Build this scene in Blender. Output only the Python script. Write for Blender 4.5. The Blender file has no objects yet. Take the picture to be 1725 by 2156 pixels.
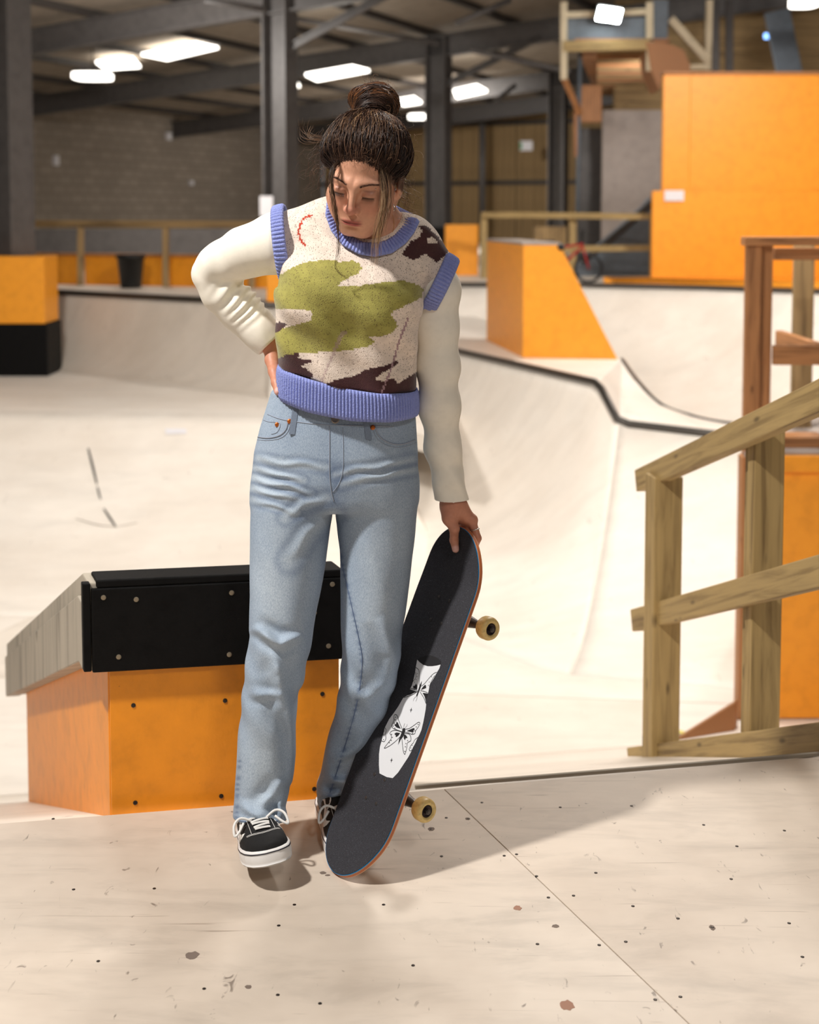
import bpy, math, random
import numpy as np
from mathutils import Vector, Matrix
from mathutils.bvhtree import BVHTree

# ------------------------------------------------------------------ camera
F_PX, CX, YPP, PITCH = 2800.0, 862.5, 646.0, math.radians(4.0)
CAM = np.array([0.0, 0.0, 1.40])
CP, SP = math.cos(PITCH), math.sin(PITCH)
scene = bpy.context.scene
COL = scene.collection
cam_data = bpy.data.cameras.new('camera')
cam = bpy.data.objects.new('camera', cam_data)
COL.objects.link(cam)
cam.location = CAM
cam.rotation_euler = (math.pi / 2 - PITCH, 0, 0)
cam_data.sensor_fit = 'HORIZONTAL'
cam_data.sensor_width = 24.0
cam_data.lens = F_PX / 1725.0 * 24.0
cam_data.shift_y = -(1078.0 - YPP) / 1725.0
cam_data.dof.use_dof = True
cam_data.dof.focus_distance = 2.78
cam_data.dof.aperture_fstop = 2.8
cam_data.clip_end = 200
scene.camera = cam
scene.view_settings.view_transform = 'Standard'
scene.view_settings.look = 'None'
scene.view_settings.exposure = 0.0
scene.view_settings.gamma = 1.0
scene.view_settings.use_curve_mapping = False

# ------------------------------------------------------------------ world and lamps
world = bpy.data.worlds.new('hall_air')
scene.world = world
world.use_nodes = True
world.node_tree.nodes['Background'].inputs[0].default_value = (0.95, 0.93, 0.96, 1)
world.node_tree.nodes['Background'].inputs[1].default_value = 0.15


def lamp(name, loc, target, power, size, color=(1.0, 0.955, 0.90), spot=None, blend=0.5):
    d = bpy.data.lights.new(name, 'SPOT' if spot else 'AREA')
    d.energy = power
    d.color = color
    if spot:
        d.spot_size = math.radians(spot)
        d.spot_blend = blend
        d.shadow_soft_size = size
    else:
        d.shape = 'DISK'
        d.size = size
    o = bpy.data.objects.new(name, d)
    COL.objects.link(o)
    o.location = loc
    o.rotation_euler = (Vector(target) - Vector(loc)).to_track_quat('-Z', 'Y').to_euler()
    return o


lamp('ceiling_lamp_over_deck', (-2.3, 1.6, 4.4), (-0.1, 2.9, 0.4), 235, 0.28)
lamp('front_fill_lamp', (1.6, -1.8, 4.6), (0.0, 2.8, 0.6), 62, 0.7)  # unseen lamp added behind the camera as fill for her face
lamp('ceiling_lamp_bowl', (1.6, 7.6, 4.6), (0.6, 8.6, -1.5), 310, 1.2)
lamp('ceiling_lamp_bowl_side', (-3.6, 9.0, 4.4), (-2.6, 10.8, -1.5), 195, 0.8)
lamp('ceiling_lamp_far', (4.6, 13.2, 4.6), (4.0, 15.5, 0.5), 330, 0.6)
lamp('ceiling_lamp_back', (-4.0, 19.5, 4.1), (-3.5, 23.0, 0.6), 190, 0.6)
lamp('ceiling_lamp_rear', (0.6, 34.0, 4.0), (1.2, 39.0, 0.0), 300, 0.8)
lamp('added_balcony_fill', (4.3, 21.6, 3.6), (4.6, 26.0, 0.6), 70, 0.4)  # unseen fill lamp, added to brighten the partition below the balcony

# ------------------------------------------------------------------ helpers
rng = random.Random(7)


def ray(px, py):
    a, b = (px - CX) / F_PX, (YPP - py) / F_PX
    return np.array([a, CP + b * SP, -SP + b * CP])


def at(px, py, Y):
    """world point at distance Y into the hall that the photograph shows at (px, py)"""
    d = ray(px, py)
    return CAM + d * (Y / d[1])


def onz(px, py, z=0.0):
    d = ray(px, py)
    return CAM + d * ((z - CAM[2]) / d[2])


def srgb(r, g, b):
    f = lambda c: (c / 255 / 12.92) if c / 255 <= 0.04045 else ((c / 255 + 0.055) / 1.055) ** 2.4
    return (f(r), f(g), f(b), 1.0)


MATS = {}


def material(name, rgb, rough=0.6, metal=0.0, emit=None, strength=1.0):
    m = bpy.data.materials.new(name)
    m.use_nodes = True
    b = m.node_tree.nodes['Principled BSDF']
    b.inputs['Base Color'].default_value = rgb
    b.inputs['Roughness'].default_value = rough
    b.inputs['Metallic'].default_value = metal
    if emit:
        b.inputs['Emission Color'].default_value = emit
        b.inputs['Emission Strength'].default_value = strength
    MATS[name] = m
    return m


class NT:
    """small node-graph writer"""

    def __init__(self, m):
        self.t = m.node_tree
        self.b = self.t.nodes['Principled BSDF']

    def n(self, kind, **kw):
        nd = self.t.nodes.new(kind)
        for k, v in kw.items():
            if k.startswith('i_'):
                key = k[2:]
                nd.inputs[int(key) if key.isdigit() else key].default_value = v
            else:
                setattr(nd, k, v)
        return nd

    def l(self, a, ao, b, bi):
        self.t.links.new(a.outputs[ao], b.inputs[bi])

    def coords(self, scale=(1, 1, 1), rot=(0, 0, 0), which='Object'):
        c = self.n('ShaderNodeTexCoord')
        mp = self.n('ShaderNodeMapping')
        mp.inputs['Scale'].default_value = scale
        mp.inputs['Rotation'].default_value = rot
        self.l(c, which, mp, 'Vector')
        return mp

    def ramp(self, src, out, stops):
        r = self.n('ShaderNodeValToRGB')
        e = r.color_ramp.elements
        while len(e) < len(stops):
            e.new(0.5)
        for el, (p, c) in zip(e, stops):
            el.position = p
            el.color = c if len(c) == 4 else (*c, 1)
        self.l(src, out, r, 'Fac')
        return r

    def mix(self, a, b, fac, mode='MIX'):
        """a, b: (node, socket) or colour; fac: (node, socket) or float"""
        m = self.n('ShaderNodeMix', data_type='RGBA', blend_type=mode)
        for idx, v in ((6, a), (7, b), (0, fac)):
            if isinstance(v, tuple) and hasattr(v[0], 'outputs'):
                self.t.links.new(v[0].outputs[v[1]], m.inputs[idx])
            else:
                m.inputs[idx].default_value = v
        return m

    def bump(self, src, out, strength=0.2, dist=0.01, prev=None):
        bp = self.n('ShaderNodeBump')
        bp.inputs['Strength'].default_value = strength
        bp.inputs['Distance'].default_value = dist
        self.l(src, out, bp, 'Height')
        if prev:
            self.l(prev, 'Normal', bp, 'Normal')
        return bp


def painted(name, rgb, rough=0.5, var=0.12, scale=3.0, bump=0.05, chips=None):
    m = material(name, rgb, rough)
    g = NT(m)
    mp = g.coords((scale,) * 3)
    nz = g.n('ShaderNodeTexNoise', i_Detail=5.0, i_Roughness=0.6)
    g.l(mp, 0, nz, 'Vector')
    dark = tuple(c * (1 - 2 * var) for c in rgb[:3]) + (1,)
    lite = tuple(min(1, c * (1 + var)) for c in rgb[:3]) + (1,)
    r = g.ramp(nz, 'Fac', [(0.3, dark), (0.5, rgb), (0.72, lite)])
    last = (r, 0)
    if chips:
        mp2 = g.coords((scale * 4, scale * 4, scale * 9))
        n2 = g.n('ShaderNodeTexNoise', i_Detail=6.0, i_Roughness=0.7)
        g.l(mp2, 0, n2, 'Vector')
        r2 = g.ramp(n2, 'Fac', [(0.69, (0, 0, 0)), (0.74, (1, 1, 1))])
        mm = g.mix(last, chips, (r2, 0))
        last = (mm, 2)
    g.t.links.new(last[0].outputs[last[1]], g.b.inputs['Base Color'])
    n3 = g.n('ShaderNodeTexNoise', i_Detail=4.0, i_Scale=scale * 25)
    bp = g.bump(n3, 'Fac', bump, 0.004)
    g.l(bp, 'Normal', g.b, 'Normal')
    return m


def plywood(name, rgb, dirt, grain_rot=0.0, scale=1.0, marks=0.7, rough=0.5, flat=True):
    """scuffed birch ply riding surface"""
    m = material(name, rgb, rough)
    g = NT(m)
    mp = g.coords((1.6 * scale, 6 * scale, 1.6 * scale), (0, 0, grain_rot))
    nz = g.n('ShaderNodeTexNoise', i_Detail=7.0, i_Roughness=0.62, i_Scale=2.0, i_Distortion=0.4)
    g.l(mp, 0, nz, 'Vector')
    lite = tuple(min(1, c * 1.05) for c in rgb[:3]) + (1,)
    dark = tuple(c * (0.80 if scale > 0.6 else 0.91) for c in rgb[:3]) + (1,)
    r = g.ramp(nz, 'Fac', [(0.30, dark), (0.5, rgb), (0.68, lite)])
    # broad stains
    mp2 = g.coords((0.9 * scale,) * 3)
    n2 = g.n('ShaderNodeTexNoise', i_Detail=5.0, i_Roughness=0.65, i_Scale=1.6)
    g.l(mp2, 0, n2, 'Vector')
    r2 = g.ramp(n2, 'Fac', [(0.42, (0, 0, 0)), (0.75, (0.55, 0.55, 0.55))])
    m1 = g.mix((r, 0), dirt, (r2, 0))
    # rubber specks and short scratches
    mp3 = g.coords((16 * scale, 7 * scale, 12 * scale), (0, 0, 0.7))
    v = g.n('ShaderNodeTexNoise', i_Detail=3.0, i_Roughness=0.55, i_Scale=2.2, i_Distortion=1.2)
    g.l(mp3, 0, v, 'Vector')
    r3 = g.ramp(v, 'Fac', [(0.675, (0, 0, 0)), (0.74, (marks, marks, marks))])
    m2 = g.mix((m1, 2), (dirt[0] * 0.35, dirt[1] * 0.33, dirt[2] * 0.33, 1), (r3, 0))
    mp4 = g.coords((2.2 * scale, 60 * scale, 8), (0, 0, 1.05))
    w = g.n('ShaderNodeTexNoise', i_Detail=2.0, i_Roughness=0.5, i_Scale=1.5, i_Distortion=0.6)
    g.l(mp4, 0, w, 'Vector')
    r4 = g.ramp(w, 'Fac', [(0.69, (0, 0, 0)), (0.75, (marks * .6,) * 3)])
    m3 = g.mix((m2, 2), (dirt[0] * 0.55, dirt[1] * 0.5, dirt[2] * 0.48, 1), (r4, 0))
    g.l(m3, 2, g.b, 'Base Color')
    bp = g.bump(nz, 'Fac', 0.06, 0.004)
    g.l(bp, 'Normal', g.b, 'Normal')
    return m


def timber(name, rgb, dark, rough=0.65, scale=1.0):
    m = material(name, rgb, rough)
    g = NT(m)
    c = g.n('ShaderNodeTexCoord')
    mp = g.n('ShaderNodeMapping')
    mp.inputs['Scale'].default_value = (1.3 * scale, 24 * scale, 24 * scale)
    g.l(c, 'UV', mp, 'Vector')
    nz = g.n('ShaderNodeTexNoise', i_Detail=6.0, i_Roughness=0.6, i_Scale=1.4, i_Distortion=0.8)
    g.l(mp, 0, nz, 'Vector')
    lite = tuple(min(1, x * 1.18) for x in rgb[:3]) + (1,)
    r = g.ramp(nz, 'Fac', [(0.28, dark), (0.5, rgb), (0.7, lite)])
    mp2 = g.n('ShaderNodeMapping')
    mp2.inputs['Scale'].default_value = (5 * scale, 16 * scale, 16 * scale)
    g.l(c, 'UV', mp2, 'Vector')
    n2 = g.n('ShaderNodeTexVoronoi', i_Scale=1.0)
    g.l(mp2, 0, n2, 'Vector')
    r2 = g.ramp(n2, 'Distance', [(0.05, (0.75, 0.75, 0.75)), (0.16, (0, 0, 0))])
    m1 = g.mix((r, 0), tuple(x * 0.45 for x in dark[:3]) + (1,), (r2, 0))
    g.l(m1, 2, g.b, 'Base Color')
    bp = g.bump(nz, 'Fac', 0.18, 0.003)
    g.l(bp, 'Normal', g.b, 'Normal')
    return m


def tag(o, label=None, cat=None, group=None, kind=None):
    if label:
        o['label'] = label
    if cat:
        o['category'] = cat
    if group:
        o['group'] = group
    if kind:
        o['kind'] = kind
    return o


def thing(name, label, cat, loc, group=None, kind=None):
    o = bpy.data.objects.new(name, None)
    COL.objects.link(o)
    o.location = Vector([float(c) for c in loc])
    o.empty_display_size = 0.1
    return tag(o, label, cat, group, kind)


def world_loc(o):
    p = np.zeros(3)
    while o is not None:
        p = p + np.array(o.location)
        o = o.parent
    return p


def mk(name, verts, faces, mat, parent=None, smooth=False, origin=None, uvs=None):
    """one mesh object from world-space vertices"""
    verts = np.asarray(verts, float).reshape(-1, 3)
    if origin is None:
        origin = np.array([(verts[:, 0].min() + verts[:, 0].max()) / 2,
                           (verts[:, 1].min() + verts[:, 1].max()) / 2, verts[:, 2].min()])
    me = bpy.data.meshes.new(name)
    loc = verts - origin
    if isinstance(faces, np.ndarray):
        k = faces.shape[1]
        me.vertices.add(len(loc))
        me.vertices.foreach_set('co', loc.astype(np.float32).ravel())
        me.loops.add(faces.size)
        me.loops.foreach_set('vertex_index', faces.astype(np.int32).ravel())
        me.polygons.add(len(faces))
        me.polygons.foreach_set('loop_start', np.arange(0, faces.size, k, dtype=np.int32))
        me.polygons.foreach_set('loop_total', np.full(len(faces), k, dtype=np.int32))
        me.update(calc_edges=True)
        me.validate()
    else:
        me.from_pydata([tuple(v) for v in loc], [], faces)
    if uvs is not None:
        ul = me.uv_layers.new(name='UVMap')
        li = np.zeros(len(me.loops), np.int32)
        me.loops.foreach_get('vertex_index', li)
        ul.data.foreach_set('uv', np.asarray(uvs, np.float32)[li].ravel())
    if smooth:
        me.polygons.foreach_set('use_smooth', np.ones(len(me.polygons), bool))
    me.materials.append(mat)
    o = bpy.data.objects.new(name, me)
    COL.objects.link(o)
    if parent is not None:
        o.parent = parent
        o.location = Vector([float(c) for c in (origin - world_loc(parent))])
    else:
        o.location = Vector([float(c) for c in origin])
    return o


def bevel(o, w=0.004, seg=2):
    b = o.modifiers.new('bevel', 'BEVEL')
    b.width = w
    b.segments = seg
    b.limit_method = 'ANGLE'
    return o


BOXF = [(0, 1, 3, 2), (4, 6, 7, 5), (0, 4, 5, 1), (2, 3, 7, 6), (0, 2, 6, 4), (1, 5, 7, 3)]


def box_verts(c, half, ax=None):
    c = np.asarray(c, float)
    ax = np.eye(3) if ax is None else np.asarray(ax, float)
    out = []
    for sx in (-1, 1):
        for sy in (-1, 1):
            for sz in (-1, 1):
                out.append(c + ax[0] * half[0] * sx + ax[1] * half[1] * sy + ax[2] * half[2] * sz)
    return np.array(out)


def uv_box(o, ax, c):
    """UV along the long axis for timber grain"""
    me = o.data
    ul = me.uv_layers.new(name='UVMap')
    ax = np.asarray(ax)
    off = rng.random() * 9
    base = np.array(o.location) * 0
    for poly in me.polygons:
        nrm = np.array(poly.normal)
        k = int(np.argmax([abs(nrm @ ax[1]), abs(nrm @ ax[2])]))
        for li in poly.loop_indices:
            p = np.array(me.vertices[me.loops[li].vertex_index].co)
            ul.data[li].uv = (p @ ax[0] + off, p @ ax[2 - k] + off * 0.37)
    return o


def box(name, c, size, mat, parent=None, ax=None, bev=0.0):
    axm = np.eye(3) if ax is None else np.asarray(ax, float)
    o = mk(name, box_verts(c, [s / 2 for s in size], axm), BOXF, mat, parent)
    k = int(np.argmax(size))
    order = [axm[k], axm[(k + 1) % 3], axm[(k + 2) % 3]]
    uv_box(o, order, c)
    if bev:
        bevel(o, bev)
    return o


def beam(name, p0, p1, w, h, mat, parent=None, up=(0, 0, 1), bev=0.003):
    """timber from p0 to p1 (centre line); w across, h along up"""
    p0, p1 = np.asarray(p0, float), np.asarray(p1, float)
    a = p1 - p0
    L = np.linalg.norm(a)
    a = a / L
    s = np.cross(a, np.asarray(up, float))
    if np.linalg.norm(s) < 1e-6:
        s = np.array([1.0, 0, 0])
    s /= np.linalg.norm(s)
    u = np.cross(s, a)
    o = mk(name, box_verts((p0 + p1) / 2, (L / 2, w / 2, h / 2), (a, s, u)), BOXF, mat, parent)
    uv_box(o, (a, s, u), None)
    if bev:
        bevel(o, bev)
    return o


def prism(name, xy, z0, z1, mat, parent=None, bev=0.0):
    """extrude a plan polygon; z1 may be a list of heights per corner"""
    n = len(xy)
    zb = [z0] * n if np.isscalar(z0) else z0
    zt = [z1] * n if np.isscalar(z1) else z1
    v = [(x, y, z) for (x, y), z in zip(xy, zb)] + [(x, y, z) for (x, y), z in zip(xy, zt)]
    f = [tuple(range(n - 1, -1, -1)), tuple(range(n, 2 * n))]
    f += [(i, (i + 1) % n, n + (i + 1) % n, n + i) for i in range(n)]
    area = sum(xy[i][0] * xy[(i + 1) % n][1] - xy[(i + 1) % n][0] * xy[i][1] for i in range(n))
    if area < 0:
        f = [tuple(reversed(q)) for q in f]
    o = mk(name, v, f, mat, parent)
    if bev:
        bevel(o, bev)
    return o


def frames(pts, up=(0.13, 0.2, 0.97)):
    pts = np.asarray(pts, float)
    t = np.gradient(pts, axis=0)
    t /= np.linalg.norm(t, axis=1)[:, None] + 1e-12
    s = np.zeros_like(pts)
    ref = np.asarray(up, float)
    for i in range(len(pts)):
        v = ref - t[i] * (ref @ t[i])
        if np.linalg.norm(v) < 1e-4:
            v = np.array([1.0, 0, 0]) - t[i] * t[i][0]
        v /= np.linalg.norm(v)
        s[i] = v
        ref = v
    return t, s, np.cross(t, s)


def tube_geo(pts, r, n=8, cap=True, closed=False):
    pts = np.asarray(pts, float)
    m = len(pts)
    r = np.full(m, r) if np.isscalar(r) else np.asarray(r, float)
    _, s, b = frames(pts)
    ang = np.linspace(0, 2 * math.pi, n, endpoint=False)
    v = (pts[:, None, :] + (np.cos(ang)[None, :, None] * s[:, None, :] + np.sin(ang)[None, :, None] * b[:, None, :])
         * r[:, None, None]).reshape(-1, 3)
    f = []
    rows = m if closed else m - 1
    for i in range(rows):
        j = (i + 1) % m
        for k in range(n):
            f.append((i * n + k, i * n + (k + 1) % n, j * n + (k + 1) % n, j * n + k))
    if cap and not closed:
        f.append(tuple(range(n - 1, -1, -1)))
        f.append(tuple((m - 1) * n + k for k in range(n)))
    return v, f


def tube(name, pts, r, mat, parent=None, n=8, smooth=True, closed=False):
    v, f = tube_geo(pts, r, n, True, closed)
    return mk(name, v, f, mat, parent, smooth)


def join_geo(parts):
    V, Fc, off = [], [], 0
    for v, f in parts:
        V.append(np.asarray(v, float))
        Fc += [tuple(i + off for i in q) for q in f]
        off += len(v)
    return np.concatenate(V), Fc


def spline(pts, n):
    """Catmull-Rom through points, n samples"""
    p = np.asarray(pts, float)
    q = np.vstack([2 * p[0] - p[1], p, 2 * p[-1] - p[-2]])
    out = []
    segs = len(p) - 1
    for t in np.linspace(0, segs, n):
        i = min(int(t), segs - 1)
        u = t - i
        a, b, c, d = q[i], q[i + 1], q[i + 2], q[i + 3]
        out.append(0.5 * ((2 * b) + (c - a) * u + (2 * a - 5 * b + 4 * c - d) * u * u + (3 * b - a - 3 * c + d) * u ** 3))
    return np.array(out)


def lathe_geo(c, axis, prof, n=24):
    """prof: (distance along axis, radius) pairs"""
    c, axis = np.asarray(c, float), np.asarray(axis, float)
    axis = axis / np.linalg.norm(axis)
    s = np.cross(axis, (0.31, 0.5, 0.81))
    s /= np.linalg.norm(s)
    b = np.cross(axis, s)
    ang = np.linspace(0, 2 * math.pi, n, endpoint=False)
    v, f = [], []
    for d, r in prof:
        for a in ang:
            v.append(c + axis * d + (s * math.cos(a) + b * math.sin(a)) * r)
    for i in range(len(prof) - 1):
        for k in range(n):
            f.append((i * n + k, i * n + (k + 1) % n, (i + 1) * n + (k + 1) % n, (i + 1) * n + k))
    f.append(tuple(range(n - 1, -1, -1)))
    f.append(tuple((len(prof) - 1) * n + k for k in range(n)))
    return np.array(v), f


def loft(name, bot, top, mat, parent=None, phim=75.0, rows=18, cols=40, thick=0.06, solid=True):
    """quarter-pipe style surface between a floor line and a top line"""
    b, t = spline_lin(bot, cols), spline_lin(top, cols)
    ph = np.linspace(0, math.radians(phim), rows) if phim > 1 else None
    V = []
    for j in range(rows):
        if ph is None:
            hf = vf = j / (rows - 1)
        else:
            hf = math.sin(ph[j]) / math.sin(ph[-1])
            vf = (1 - math.cos(ph[j])) / (1 - math.cos(ph[-1]))
        q = b + (t - b) * np.array([hf, hf, vf])
        V.append(q)
    V = np.concatenate(V)
    f = np.array([(j * cols + i, j * cols + i + 1, (j + 1) * cols + i + 1, (j + 1) * cols + i)
                  for j in range(rows - 1) for i in range(cols - 1)])
    o = mk(name, V, f, mat, parent, True)
    if solid:
        s = o.modifiers.new('thickness', 'SOLIDIFY')
        s.thickness = thick
        s.offset = -1
    return o


def spline_lin(pts, n):
    """piecewise-linear resample by length"""
    p = np.asarray(pts, float)
    d = np.concatenate([[0], np.cumsum(np.linalg.norm(np.diff(p, axis=0), axis=1))])
    s = np.linspace(0, d[-1], n)
    return np.stack([np.interp(s, d, p[:, k]) for k in range(3)], 1)


def disc_mesh(name, r, mat, n=8, h=0.003):
    """shared little screw-head mesh pointing +Z"""
    v, f = lathe_geo((0, 0, 0), (0, 0, 1), [(-0.002, r), (h * 0.6, r), (h, r * 0.6)], n)
    me = bpy.data.meshes.new(name)
    me.from_pydata([tuple(x) for x in v], [], f)
    me.materials.append(mat)
    return me


def place(name, me, p, nrm, parent):
    o = bpy.data.objects.new(name, me)
    COL.objects.link(o)
    o.parent = parent
    o.location = Vector([float(c) for c in (np.asarray(p) - world_loc(parent))])
    o.rotation_euler = Vector([float(c) for c in nrm]).to_track_quat('Z', 'Y').to_euler()
    return o
# ------------------------------------------------------------------ materials of the place
PLY = plywood('deck_ply', srgb(212, 199, 184), srgb(170, 153, 136), 0.9, 1.0, 0.75)
PLY2 = plywood('deck_ply_pale', srgb(214, 200, 184), srgb(172, 154, 136), 0.5, 1.0, 0.7)
BOWL = plywood('bowl_ply', srgb(240, 232, 221), srgb(216, 202, 186), 0.3, 0.45, 0.25)
BOWL2 = plywood('bowl_ply_worn', srgb(233, 223, 210), srgb(204, 189, 172), 1.1, 0.45, 0.3)
ORANGE = painted('orange_paint', srgb(252, 164, 38), 0.45, 0.05, 2.0, 0.06)
ORANGE_W = painted('orange_paint_worn', srgb(246, 152, 26), 0.45, 0.07, 2.5, 0.08, srgb(190, 110, 25))
BLACK = painted('black_paint', srgb(11, 10, 10), 0.55, 0.3, 5.0, 0.25, srgb(48, 45, 42))
BLACK.node_tree.nodes['Principled BSDF'].inputs['Specular IOR Level'].default_value = 0.15
GREYPLY = timber('weathered_ply', srgb(174, 165, 150), srgb(124, 116, 104), 0.7, 0.6)
TREATED = timber('treated_timber', srgb(172, 146, 96), srgb(120, 96, 58), 0.65)
BROWN = timber('brown_timber', srgb(176, 122, 76), srgb(120, 76, 44), 0.6)
DARKWOOD = timber('aged_board', srgb(160, 132, 90), srgb(92, 72, 48), 0.75, 0.5)
STEEL = painted('grey_steel', srgb(88, 84, 82), 0.5, 0.12, 1.5, 0.05)
STEEL_D = painted('dark_steel', srgb(62, 57, 54), 0.55, 0.12, 1.5, 0.05)
COPING = material('coping_steel', srgb(88, 84, 80), 0.35, 0.8)
ROOF = painted('roof_lining', srgb(146, 134, 120), 0.8, 0.10, 0.8, 0.0)
BLUEGREY = painted('blue_grey_paint', srgb(104, 114, 124), 0.6, 0.1, 2.0, 0.05)
GREYWALL = painted('grey_board', srgb(168, 156, 148), 0.7, 0.08, 1.2, 0.02)
SCREW = material('screw_steel', srgb(60, 54, 50), 0.4, 0.7)
BRASS = material('screw_zinc', srgb(150, 138, 118), 0.4, 0.7)
WHITE = material('white_paper', srgb(232, 230, 234), 0.6)
LIGHT = material('lit_panel', (1, 1, 1, 1), 0.5, 0, (1.0, 0.95, 0.86, 1), 5.0)
FLOOD = material('flood_lens', (1, 1, 1, 1), 0.5, 0, (0.93, 1.0, 0.98, 1), 80.0)
PLASTIC = material('black_plastic', srgb(18, 18, 18), 0.45)
TAPE_Y = material('yellow_tape', srgb(220, 205, 110), 0.6)
TAPE_K = material('grey_tape', srgb(120, 116, 110), 0.6)

m = material('breeze_block', srgb(150, 138, 124), 0.85)
g = NT(m)
mp = g.coords((1, 1, 1), (math.pi / 2, 0, 0), 'UV')
mp.inputs['Rotation'].default_value = (0, 0, 0)
br = g.n('ShaderNodeTexBrick', i_Scale=1.0)
br.inputs['Color1'].default_value = srgb(156, 144, 130)
br.inputs['Color2'].default_value = srgb(142, 131, 118)
br.inputs['Mortar'].default_value = srgb(130, 119, 107)
br.inputs['Mortar Size'].default_value = 0.02
br.inputs['Brick Width'].default_value = 0.5
br.inputs['Row Height'].default_value = 0.24
g.l(mp, 0, br, 'Vector')
nz = g.n('ShaderNodeTexNoise', i_Scale=0.5, i_Detail=6.0)
mm = g.mix((br, 'Color'), srgb(108, 98, 88), (g.ramp(nz, 'Fac', [(0.45, (0, 0, 0)), (0.75, (.6, .6, .6))]), 0))
g.l(mm, 2, g.b, 'Base Color')
BRICK = m

ZF, ZM, ZD = -1.5, -0.49, 0.42          # bowl floor, middle deck, far deck
A = np.array([0.41, 0.912, 0.0])        # hall's long axis
B = np.array([0.912, -0.41, 0.0])       # across the hall


def uv(u, v, z):
    return A * u + B * v + np.array([0, 0, z])


# ------------------------------------------------------------------ near deck: ply sheets on a slab
E0, E1 = onz(0, 1728), onz(1725, 1587)
ed = (E1 - E0) / np.linalg.norm(E1 - E0)
en = np.array([-ed[1], ed[0], 0])            # away from the camera
EL, ER = E0 - ed * 3.2, E1 + ed * 3.2


def edge_y(x):
    return E0[1] + (x - E0[0]) * ed[1] / ed[0]


floor = mk('floor', box_verts((0, 0, 0), (1, 1, 1)), BOXF, PLY)
bpy.data.objects.remove(floor)
fl = prism('floor', [(EL[0], -3.0), (ER[0], -3.0), (ER[0], ER[1] - 0.01), (EL[0], EL[1] - 0.01)], -0.16, -0.0125, DARKWOOD)
tag(fl, 'pale scuffed plywood deck in the foreground that the skater stands on', 'floor', kind='structure')
s0, s1 = onz(935, 1661), onz(1452, 2156)     # the long joint between two sheets
sd = (s1 - s0) / np.linalg.norm(s1 - s0)
sfar = s0
snear = s0 + sd * 6.5
gap = np.cross(sd, (0, 0, 1)) * 0.0011
q0 = np.array([EL[0], EL[1], 0])
mid = s0 + sd * 2.44                          # cross joint outside the picture
prism('ply_sheet', [tuple((s0 + gap)[:2]), tuple((mid + gap)[:2]), (mid[0] - 2.6, mid[1] - 0.5), (EL[0] + 1.6, EL[1] + 0.3048)], -0.012, 0, PLY, fl, 0.0008)
prism('ply_sheet', [tuple((s0 - gap)[:2]), tuple(ER[:2]), (ER[0], mid[1] + 0.6), tuple((mid - gap)[:2])], -0.012, 0, PLY2, fl, 0.0008)
# screws driven into the ply, seen as small dark dots
scr = disc_mesh('screw', 0.0036, SCREW, 8, 0.0012)
for px, py in [(620, 1905), (587, 1949), (870, 2033), (430, 2082), (585, 2095), (674, 2113), (808, 1905), (930, 1803), (1088, 1799), (1130, 1845),
               (1062, 1802), (1155, 1890), (1208, 1886), (1333, 1908), (1262, 1990), (1318, 1983), (1132, 1988), (1428, 1934), (1380, 2105),
               (1433, 2099), (1500, 1953), (1662, 1944), (1690, 2015), (1540, 1851), (1552, 1782), (1652, 1749), (1330, 1697), (1255, 1838),
               (987, 1724), (908, 1746), (940, 1722), (325, 1871), (155, 1873), (207, 2024), (112, 1724), (1482, 1737), (1015, 1690), (1180, 1700)]:
    p = onz(px, py, 0.0)
    place('screw', scr, p, (0, 0, 1), fl)
mark_m = material('rubber_scuff', srgb(120, 106, 96), 0.8)
mark_b = material('ply_chip', srgb(160, 120, 100), 0.8)


def floor_mark(px, py, rx, ry, mat, seed):
    c = onz(px, py)
    r = random.Random(seed)
    n = 14
    pts = [(c[0] + rx * math.cos(a) * (0.75 + 0.4 * r.random()), c[1] + ry * math.sin(a) * (0.75 + 0.4 * r.random()))
           for a in np.linspace(0, 2 * math.pi, n, endpoint=False)]
    prism('scuff_mark', pts, -0.001, 0.0006, mat, fl)


floor_mark(405, 2012, 0.014, 0.014, mark_m, 1)
floor_mark(1090, 1912, 0.008, 0.010, mark_b, 2)
floor_mark(1195, 2117, 0.013, 0.016, mark_b, 3)
floor_mark(1170, 1950, 0.008, 0.006, mark_m, 4)
floor_mark(908, 1746, 0.008, 0.010, mark_m, 5)
floor_mark(680, 1838, 0.007, 0.006, mark_m, 6)
floor_mark(690, 1843, 0.006, 0.004, mark_m, 7)
floor_mark(985, 1724, 0.007, 0.006, mark_m, 8)
floor_mark(1500, 1953, 0.006, 0.010, mark_m, 9)
floor_mark(523, 2078, 0.006, 0.006, mark_m, 10)
# worn edge strip at the top of the bank
a0, a1 = E0 + ed * 0.98, E1 + ed * 1.5
beam('edge_strip', a0 + en * 0.012 + [0, 0, -0.006], a1 + en * 0.012 + [0, 0, -0.006], 0.010, 0.010, GREYPLY, fl, bev=0.002)

# bank that drops from the deck to the bowl floor
run = 3.62
bank = loft('bank', [ER + en * run + [0, 0, ZF], EL + en * run + [0, 0, ZF]], [ER + [0, 0, -0.014], EL + [0, 0, -0.014]], BOWL2, None, 0, 6, 6, 0.05)
tag(bank, 'plywood bank dropping away behind the near deck', 'ramp', kind='structure')

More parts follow.
